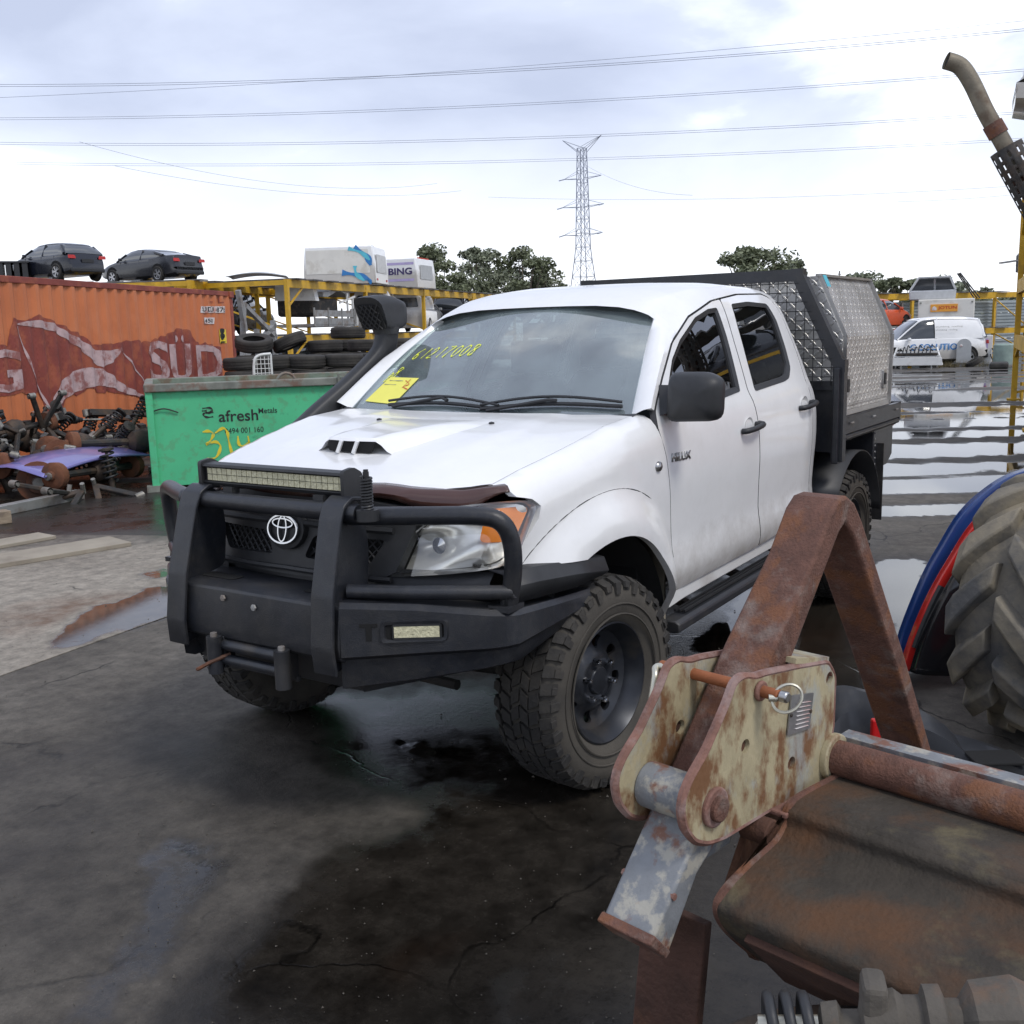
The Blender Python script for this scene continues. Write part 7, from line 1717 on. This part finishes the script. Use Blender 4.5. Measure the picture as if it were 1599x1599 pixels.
er = MB(); er.tube([iw(u+.005, v+.002, .045) for u, v in prof], .0075, 6); er.build('blade_rim', 'rust', bo_, 50)
ce = MB(); e0, e1 = prof[-9], prof[-1]; ce.prism([(e0[0]-.010, e0[1]-.01), (e1[0]-.006, e1[1]-.014), (e1[0]+.012, e1[1]-.02), (e0[0]+.006, e0[1])], lambda u, v, w: iw(u, v, .10+1.4*w)); ce.build('cutting_edge', 'rust_dark', imp, None, bevel=.003)
kb = ip(1195, 1298, .03); ring_tube(kb, .024, -.01, .045, 18, 'rust_dark', 'knuckle')
bkp = MB(); bkp.prism([ip(*p, -.02) for p in ((1180, 1270), (1300, 1230), (1330, 1340), (1230, 1420), (1180, 1500), (1150, 1440), (1140, 1390))], lambda u, v, w: iw(u, v, -.02-.014*w)); bkp.build('blade_end_plate', 'rust_dark', imp, None)
# rusty leg down to the ground
l0 = ip(1058, 1420, -.05); lg = MB()
A = Vector(iw(l0[0], l0[1], -.05)); B = Vector((A.x+IB[0]*-.10, A.y+IB[1]*-.10, 0.0))
lg.bar(A, B, .13, .022, Vector(IB)); lg.build('leg', 'rust_dark', imp, None, bevel=.003)
ft = MB(); ft.box((B.x, B.y, .01), (.22, .22, .02)); ft.build('foot_plate', 'rust_dark', imp, None)
for o_ in (.5, 1.2):
    q = MB(); s0 = prof[-1]; P_ = iw(s0[0]+.03, s0[1]-.05, o_); q.box((P_.x, P_.y, (s0[1]-.02)/2), (.10, .10, s0[1]-.02)); q.build('stand_leg', 'rust_dark', imp, None)
lg = MB(); r0_ = ip(1455, 1190, -.05); P_ = iw(r0_[0], r0_[1], -.05); lg.bar((P_.x, P_.y, P_.z+.02), (P_.x, P_.y, 0), .09, .05, Vector(IB)); lg.build('rear_leg', 'rust_dark', imp, None)

# drum carrying dirty suspension parts, lower right corner
g = px(1390, 1680, D=1.30)
dz = .655
dr = thing('steel_drum', 'dark steel drum supporting the dirty suspension parts', 'drum', (g[0], g[1], 0))
q = MB(); q.lathe([(0, 0), (0, .29), (.03, .295), (.30, .29), (.31, .30), (.33, .29), (dz-.04, .29), (dz-.03, .30), (dz-.02, .285), (dz-.03, 0)], 32, axis='z'); q.build('shell', 'junk_dark', dr, 40)
def helix(c, ax, r, turns, pitch, n=16):
    ax = Vector(ax).normalized(); u = ax.cross(Vector((0, 0, 1)));  u = u.normalized() if u.length > .1 else Vector((1, 0, 0)); w = ax.cross(u)
    return [Vector(c)+ax*(pitch*t/(2*math.pi))+u*r*math.cos(t)+w*r*math.sin(t) for t in np.linspace(0, 2*math.pi*turns, int(turns*n))]
ctr = np.array([g[0], g[1], dz])
def loc_of(xp, yp, D): return px(xp, yp, D=D)
a0 = loc_of(1185, 1600, 1.33); a1 = loc_of(1640, 1600, 1.25)
dirv = Vector(a1-a0).normalized()
st = thing('strut_assembly', 'dirty axle strut with black coil spring on the steel drum', 'suspension strut', tuple(a0)); 
q = MB(); q.tube(helix((0, 0, 0), dirv, .034, 3.2, .022), .0075, 8); q.build('coil_spring', 'black_plastic', st, 60)
q = MB(); q.tube([(0, 0, 0), dirv*.11], .012, 10); q.build('damper_rod', 'zinc', st, 50)
q = MB(); R_ = dirv.to_track_quat('Y', 'Z').to_matrix()
q.lathe([(.075, .012), (.08, .026), (.10, .028), (.105, .018), (.125, .018), (.13, .036), (.17, .042), (.18, .034), (.20, .034), (.205, .046), (.225, .046), (.23, .030), (.25, .030)], 20, R=R_); q.build('hub_carrier', 'earth_grey', st, 30)
q = MB(); q.lathe([(.24, .024), (.26, .05), (.31, .056), (.33, .045), (.36, .03), (.42, .026)], 9, R=R_); q.build('knuckle_casting', 'earth_grey', st, 20)
q = MB(); q.tube([(0, 0, .0), Vector((0, 0, -.02))+dirv*.02], .01, 6); q.build('clip', 'zinc', st, None)
q = MB(); k0 = Vector(dirv)*.14; q.bar(k0+Vector((0, 0, .02)), k0+Vector((0, 0, .065)), .05, .03, dirv); q.build('mount_ear', 'earth_grey', st, None, bevel=.008)

# ------------------------------------------------------------------ tractor at the right edge
TC = CAM[:2]+FH[:2]*4.0+RH[:2]*2.16; TR = .535
ax_ = Vector(.62*RH-.78*FH).normalized(); ta = math.atan2(ax_.y, ax_.x)-math.pi/2      # local y = axle to the right
trc = thing('tractor', 'old tractor with big muddy lugged rear tyre and leaning exhaust stack', 'tractor', (TC[0], TC[1], 0), ta)
tw = MB(); TWd = .36; tw.lathe([(a, r) for a, r in wheel_tyre(TR-.055, .30, TWd)], 48, (0, 0, TR)); ty = tw.build('rear_tyre', 'tractor_rubber', trc, 40)
h = TWd/2
for side in (-1, 1):
    for k in range(13):
        th = 2*math.pi*(k+(.5 if side > 0 else 0))/13; rings = []
        for t in np.linspace(0, 1, 6):
            y = side*(h*1.04-(h*1.04-.012)*t); an = th+.42*t**.85; rt = TR-.052*(0 if t > .12 else 1)*.45-.010*(1-t); rb = TR-.075-(.05 if t < .15 else 0); hw = .072*(1.15-.35*t)/TR
            rings.append([(r*math.cos(a), y, r*math.sin(a)+TR) for r, a in ((rb, an-hw*1.25), (rt, an-hw*.75), (rt, an+hw*.75), (rb, an+hw*1.25))])
        rings.insert(0, [(r*math.cos(a)*.86, side*(h*1.0), (r*math.sin(a))*.86+TR) for r, a in ((TR-.09, th-.07), (TR-.05, th-.05), (TR-.05, th+.05), (TR-.09, th+.07))])
        lm = MB(); lm.loft(rings, True); lm.build('tyre_lug', 'tractor_rubber', ty, 30, bevel=.008)
q = MB(); q.lathe([(-.12, .30), (-.14, .31), (-.10, .27), (-.02, .22), (-.02, .0)], 32, (0, 0, TR)); q.lathe([(.12, .30), (.14, .31), (.10, .27), (.02, .22), (.02, .0)], 32, (0, 0, TR)); q.build('wheel_rim', 'tractor_red', trc, 40)
q = MB(); q.tube([(0, 0, TR), (0, 1.5, TR)], .10, 14); q.build('rear_axle', 'junk_dark', trc, 40)
def tl(p):
    d = np.array(p)-np.array([TC[0], TC[1], 0]); c, s = math.cos(ta), math.sin(ta); return (d[0]*c+d[1]*s, -d[0]*s+d[1]*c, d[2])
eD = 6.2; ep = [(1478, 95), (1500, 104), (1518, 130), (1540, 176), (1566, 222), (1600, 285), (1640, 360), (1700, 470)]
EP = [Vector(tl(px(x, y, D=eD+.0*i))) for i, (x, y) in enumerate(ep)]
pth = crom([tuple(p) for p in EP], 5); rr_ = .050
q = MB(); q.tube(pth[:-3], rr_, 18, cap=False); q.tube([tuple(p) for p in pth[:-3]], rr_*.90, 18, cap=False); 
ex = q.build('exhaust_stack', 'exhaust', trc, 50)
q = MB(); q.tube([pth[1], pth[2], pth[4]], rr_*.86, 14); q.build('exhaust_bore', 'dark_void', ex, 50)
for f in (3.55, 4.85):
    i = int(f*5); q = MB(); q.tube([pth[i], pth[i+1], pth[i+2]], rr_+.008, 18); q.build('exhaust_clamp', 'rust', ex, 50)
q = MB(); s0, s1 = Vector(EP[4])+(Vector(EP[5])-Vector(EP[4]))*.15, Vector(EP[7]); dx_ = (s1-s0).normalized(); wv = dx_.cross(Vector(tl(CAM))-s0).normalized(); uv_ = wv.cross(dx_)
sh = MB()
for j in range(-5, 6):
    pass
ang = np.linspace(-1.5, 1.5, 9)
slots = []
hs_out = [(0, -1.55), (1.25, -1.55), (1.25, 1.55), (0, 1.55)]
hol = []
for i in range(22):
    for j in range(5):
        u0, v0 = .035+i*.055, -1.25+j*.58+(.0)
        hol.append([(u0, v0), (u0+.030, v0), (u0+.030, v0+.16), (u0, v0+.16)])
shm = sheet(hs_out, hol, lambda u, v: s0+dx_*u+(wv*math.sin(v)+uv_*math.cos(v))*(rr_+.045), .12)
sho = shm.build('heat_shield', 'junk_dark', trc, 40); sho.modifiers.new('t', 'SOLIDIFY').thickness = .003
q = MB(); q.tube(pth[-8:], rr_*1.15, 14); q.build('exhaust_base', 'rust', ex, 50)
# bonnet and body, standing out of frame to the right
bp = EP[7]; wp_ = px(1700, 470, D=eD); c0 = wp_+RH*.16-FH*.55; bl_ = [tl(c0+RH*a+FH*b+np.array([0, 0, z-c0[2]])) for z in (.6, bp.z+.02) for a, b in ((-.31, -.75), (.31, -.75), (.31, .75), (-.31, .75))]
q = MB(); q.add(bl_, [(0, 3, 2, 1), (4, 5, 6, 7), (0, 1, 5, 4), (1, 2, 6, 5), (2, 3, 7, 6), (3, 0, 4, 7)]); q.build('engine_bonnet', 'tractor_red', trc, None, bevel=.06)
q = MB(); q.bar(tl(np.array([TC[0], TC[1], .7])+RH*.75), tl(np.array([c0[0], c0[1], .8])), .45, .4); q.build('transmission', 'junk_dark', trc, None, bevel=.05)
for s in (.35, 1.35):
    fp = tl(np.array([c0[0], c0[1], .36])+RH*(s-.55)+FH*.35); q = MB(); q.lathe(wheel_tyre(.36, .2, .2), 28, fp); q.build('front_tyre', 'rubber', trc, 40)
# loose panels leaning behind the tyre
def car_panel(name, label, mat_, edge, D, wpx, lean):
    E0 = [px(x, y, D=D) for x, y in edge]; g0 = E0[0].copy(); t = thing(name, label, 'car panel', (g0[0], g0[1], 0))
    mb = MB(); rows = []
    for k, (q_, bul) in enumerate(((0, 0), (.02, .03), (.10, .05), (.30, .07), (.60, .05))):
        rows.append([tuple(Vector(p-np.array([g0[0], g0[1], 0]))+Vector(RH)*(q_*lean[0]+.0)+Vector(FH)*(q_*lean[1]-bul)+Vector((0, 0, -q_*lean[2]*.25))) for p in E0])
    mb.loft(rows, False); o = mb.build('skin', mat_, t, 50); o.modifiers.new('t', 'SOLIDIFY').thickness = .012
    ed = MB(); ed.tube(rows[0], .012, 6); ed.build('folded_edge', mat_, t, 50)
    return t, rows
ed1 = crom([(1396, 1040), (1408, 985), (1440, 905), (1470, 850), (1500, 802), (1540, 765), (1580, 742), (1640, 725)], 4)
ed2 = crom([(1408, 1045), (1424, 995), (1452, 930), (1485, 872), (1515, 825), (1548, 790), (1590, 757), (1640, 738)], 4)
car_panel('blue_car_panel', 'dark blue car door panel leaning behind the tractor tyre', 'blue_paint', ed1, 5.05, 20, (.5, .2, .1))
t, rows = car_panel('red_car_panel', 'red car door panel leaning against the dark blue panel', 'red_paint', ed2, 4.92, 20, (.26, .22, .1))
car_panel('black_car_panel', 'black car panel leaning between the red panel and the tractor tyre', 'black_gloss', crom([(1424, 1050), (1440, 1000), (1468, 940), (1500, 885), (1530, 840), (1560, 806), (1600, 775), (1640, 755)], 4), 4.8, 20, (.5, .10, .1))
q = MB(); m_ = [Vector(p) for p in rows[2]]; q.tube(m_[3:10], .03, 6); q.build('inner_flange', 'black_plastic', t, 50)
# black bumper cover and grey door trim on the ground
def strip(name, label, cat, m, pts, hgt, dep, z0=0.0):
    P = [px(x, y, Z=z0+hgt*.5) for x, y in pts]; c = np.mean(P, 0); t = thing(name, label, cat, (c[0], c[1], 0)); mb = MB(); rings = []
    for i, p in enumerate(P):
        w = 1-.5*abs(2*i/(len(P)-1)-1)**3; o = Vector((p[0]-c[0], p[1]-c[1], 0)); d_ = Vector(FH)
        rings.append([o+d_*(dep*a)+Vector((0, 0, z0+hgt*b*w)) for a, b in ((-.5, 0), (-.6, .35), (-.45, .8), (0, 1.0), (.5, .92), (.5, 0))])
    mb.loft(rings, True); mb.build('shell', m, t, 40); return t, P, c
t, P, c = strip('bumper_cover', 'black plastic car bumper cover with red reflector on the ground', 'bumper', 'trim_plastic', crom([(1285, 1120), (1320, 1118), (1370, 1132), (1440, 1152), (1500, 1165)], 4), .24, .22)
rp = px(1352, 1122, Z=.16)-FH*.145; q = MB(); q.box((rp[0]-c[0], rp[1]-c[1], .17), (.03, .06, .09), Matrix.Rotation(_y, 3, 'Z')); q.build('reflector', 'red_lens', t, None, bevel=.008)
t, P, c = strip('door_trim', 'dark grey plastic door trim with a slotted grip on the ground', 'door trim', 'trim_plastic', crom([(1400, 1165), (1450, 1172), (1500, 1180), (1545, 1192), (1600, 1210), (1640, 1225)], 4), .13, .16)
gp = px(1540, 1178, Z=.11)-FH*.07; q = MB(); q.box((gp[0]-c[0], gp[1]-c[1], .125), (.12, .18, .012), Matrix.Rotation(_y, 3, 'Z')); q.build('grip_slot', 'dark_void', t, None, bevel=.004)
# ------------------------------------------------------------------ heap of axles and suspension parts in front of the container
J0 = np.array([-1.55, -7.75]); J1 = np.array([-5.6, -8.75]); JD = J1-J0; JN = np.array([-.25, -.97])
def jp(u, v, z): p = J0+JD*u+JN*v; return (p[0], p[1], z)
def axle_beam():
    t = thing('brake_axle', 'greasy axle tube with rusty brake drums in the scrap heap', 'axle', group='axles in the scrap heap')
    q = MB(); q.tube([(-.70, 0, 0), (.70, 0, 0)], .042, 8); q.lathe([(-.16, .05), (-.10, .13), (0, .15), (.10, .13), (.16, .05)], 12, (.12, 0, 0), 'x'); q.build('tube', 'junk_dark', t, 40)
    for s in (-1, 1):
        d = MB(); d.lathe([(s*.64, .05), (s*.65, .145), (s*.74, .15), (s*.76, .12), (s*.765, .055), (s*.80, .05), (s*.81, 0)], 18, axis='x'); d.build('brake_drum', 'junk_rust', t, 40)
        h = MB(); h.lathe([(s*.80, .045), (s*.83, .04), (s*.835, 0)], 12, axis='x'); h.build('hub', 'junk_alloy', t, 40)
    q = MB(); q.box((.35, .03, .06), (.10, .12, .05)); q.build('spring_seat', 'junk_dark', t, None)
    return t
def strut():
    t = thing('coil_strut', 'black coil spring strut thrown on the scrap heap', 'strut', group='struts in the scrap heap')
    q = MB(); q.tube(helix((0, 0, 0), (0, 0, 1), .065, 5.5, .055, 12), .011, 6); q.build('coil_spring', 'black_plastic', t, 60)
    q = MB(); q.tube([(0, 0, -.18), (0, 0, .02)], .032, 10); q.tube([(0, 0, 0), (0, 0, .34)], .014, 8); q.lathe([(.30, .02), (.31, .075), (.33, .075), (.34, .02)], 14, axis='z'); q.build('damper', 'junk_dark', t, 40)
    q = MB(); q.box((0, .03, -.17), (.05, .11, .11)); q.build('clevis', 'junk_alloy', t, None, bevel=.01)
    return t
def control_arm():
    t = thing('control_arm', 'dirty forked control arm in the scrap heap', 'control arm', group='control arms in the scrap heap')
    q = MB(); q.bar((0, 0, 0), (.42, .20, 0), .06, .04); q.bar((0, 0, 0), (.42, -.18, .02), .06, .04); q.build('arm', 'junk_dark', t, None, bevel=.01)
    for p in ((.43, .21, 0), (.43, -.19, .02)):
        q = MB(); q.lathe([(-.04, .035), (.04, .035)], 12, p); q.lathe([(-.05, .0), (-.05, .018), (.05, .018), (.05, 0)], 10, p); q.build('bush', 'junk_alloy', t, 40)
    q = MB(); q.tube([(-.02, 0, -.03), (-.02, 0, .08)], .022, 8); q.build('ball_joint', 'junk_alloy', t, 40)
    return t
def hub_disc():
    t = thing('brake_hub', 'rusty brake disc with alloy hub in the scrap heap', 'brake hub', group='brake hubs in the scrap heap')
    q = MB(); q.lathe([(0, .03), (0, .14), (.025, .14), (.025, .08), (.06, .075), (.06, 0)], 22, axis='z'); q.build('disc', 'junk_rust', t, 40)
    q = MB(); q.box((.10, .05, .02), (.12, .10, .09)); q.build('caliper', 'junk_alloy', t, None, bevel=.015)
    q = MB(); q.lathe([(.06, .04), (.10, .035), (.10, 0)], 12, axis='z'); q.build('hub', 'junk_alloy', t, 40)
    return t
def drive_shaft():
    t = thing('drive_shaft', 'thin drive shaft with rubber boots in the scrap heap', 'drive shaft', group='drive shafts in the scrap heap')
    q = MB(); q.tube([(-.35, 0, 0), (.35, 0, 0)], .014, 8); q.build('shaft', 'junk_alloy', t, 40)
    for s in (-1, 1):
        b = MB(); b.lathe([(s*.22, .02), (s*.24, .035), (s*.25, .028), (s*.27, .045), (s*.28, .036), (s*.30, .055), (s*.40, .055), (s*.42, .025), (s*.52, .02), (s*.52, 0)], 14, axis='x'); b.build('boot', 'black_plastic', t, 40)
    return t
def cross_member():
    t = thing('cross_member', 'folded steel cross member lying in the scrap heap', 'cross member', group='cross members in the scrap heap')
    q = MB(); q.loft([[(x, y+.08*math.sin(x*2.2), z) for y, z in ((-.07, 0), (.07, 0), (.07, .03), (.03, .035), (.03, .09), (-.03, .09), (-.03, .035), (-.07, .03))] for x in np.linspace(-.55, .55, 7)], True); q.build('channel', 'junk_dark', t, 30)
    for s in (-1, 1):
        q = MB(); q.lathe([(-.03, .05), (.06, .05)], 12, (s*.55, 0, .04), 'z'); q.build('mount', 'junk_alloy', t, 40)
    return t
makers = [axle_beam, strut, control_arm, hub_disc, drive_shaft, cross_member]
proto = {}
rj = random.Random(21)
def put(mk, loc, rot, s=1.0):
    if mk not in proto: o = mk(); proto[mk] = o
    else: o = dup(proto[mk])
    o.location = loc; o.rotation_euler = rot; o.scale = (s, s, s); return o
# heap: low at the front, rising towards the container and towards the bin
for layer, n in ((0, 32), (1, 30), (2, 20)):
    for k in range(n):
        u = (k+rj.random())/n*1.25-.25; v = .15+layer*.42+rj.random()*(1.5-layer*.25); hgt = .12+layer*.20+.10*v*min(1, .4+u)
        mk = rj.choice([axle_beam, strut, strut, control_arm, hub_disc, drive_shaft, cross_member, axle_beam, control_arm])
        fl_ = mk in (axle_beam, drive_shaft, cross_member)
        put(mk, jp(u, v, hgt), (rj.uniform(-.3, .3) if fl_ else rj.uniform(-1.5, 1.5), rj.uniform(-.18, .18) if fl_ else rj.uniform(-1.4, 1.4), rj.random()*6.28 if not fl_ else rj.gauss(0, .5)+math.atan2(JD[1], JD[0])), rj.uniform(.9, 1.15))
# picked-out pieces
g = px(10, 705, D=12.6); put(strut, (g[0], g[1], g[2]), (.2, .1, 0), 1.5)
g = px(5, 745, D=12.0); put(strut, (g[0], g[1], g[2]), (.3, -.1, 1), 1.5)
for xp, yp, D, s in ((92, 708, 12.2, 1.15), (60, 752, 11.4, 1.6)):
    g = px(xp, yp, D=D); put(hub_disc, tuple(g), (math.pi/2, .2, math.atan2(CAM[1]-g[1], CAM[0]-g[0])+math.pi/2), s)
for xp, yp, D in ((88, 672, 13.4), (163, 668, 13.4), (212, 655, 13.2), (185, 690, 13.0)):
    g = px(xp, yp, D=D); put(strut, tuple(g), (rj.uniform(-.9, .9), rj.uniform(.5, 1.5), rj.random()*6), 1.0)
for xp, yp, D, rz in ((120, 695, 13.0, .3), (205, 690, 12.8, -.5), (60, 720, 12.2, .2), (150, 735, 11.9, .1)):
    g = px(xp, yp, D=D); put(axle_beam, tuple(g), (0, .05, math.atan2(JD[1], JD[0])+rz), 1.0)
for xp, yp, D in ((105, 770, 11.0), (128, 768, 11.0), (150, 760, 11.2), (175, 752, 11.4)):
    g = px(xp, yp, Z=.10); put(rj.choice([control_arm, strut, hub_disc]), tuple(g), (rj.uniform(-.5, .5), rj.uniform(-.4, .4), rj.random()*6), 1.15)
# violet bonnet lying across the heap
g = px(150, 720, D=12.0); pb = thing('violet_bonnet', 'shiny violet car bonnet lying across the scrap heap', 'bonnet', (g[0], g[1], g[2]), math.atan2(JD[1], JD[0]))
q = MB(); q.loft([[(x, y, .10*math.cos(x*1.6)+.05*math.sin(y*3)-.10*abs(y-.3)) for x in np.linspace(-.95, .95, 14)] for y in np.linspace(-.15, .75, 8)], False); o = q.build('skin', 'purple_paint', pb, 50); o.modifiers.new('t', 'SOLIDIFY').thickness = .006
q = MB(); q.tube([(x, -.15, .10*math.cos(x*1.6)-.06) for x in np.linspace(-.95, .95, 14)], .014, 6); q.build('front_edge', 'purple_paint', pb, 50)
# long channel and timber lengths in front
def lying_bar(name, label, cat, m, p0, p1, w, h, z=0.0):
    a, b = px(*p0, Z=z+h/2), px(*p1, Z=z+h/2); c = (a+b)/2; o = MB().bar(a-np.array([c[0], c[1], 0]), b-np.array([c[0], c[1], 0]), w, h).build(name, m, None, None, bevel=.006)
    o.location = (c[0], c[1], 0); return tag(o, label, cat)
lying_bar('steel_channel', 'long grey steel channel lying in front of the scrap heap', 'channel', 'galv', (-40, 806), (126, 772), .12, .10)
lying_bar('timber_block', 'short pale timber block at the foot of the scrap heap', 'timber', 'timber', (-30, 812), (14, 806), .16, .12)
def plank(label, p0, p1, w, th, z=0.004):
    a, b = px(*p0, Z=z+th), px(*p1, Z=z+th); c = (a+b)/2; d = (b-a)[:2]; L_ = float(np.linalg.norm(d)); o = MB().box((0, 0, th/2), (L_, w, th)).build('plywood_sheet', 'ply', None, None, bevel=.004)
    o.location = (c[0], c[1], z); o.rotation_euler = (0, 0, math.atan2(d[1], d[0])); return tag(o, label, 'plywood')
plank('weathered wide plywood strip lying on the concrete slab', (-120, 892), (188, 842), .42, .035)
plank('narrow weathered plywood strip lying beyond the wide one', (-120, 868), (74, 834), .30, .03)
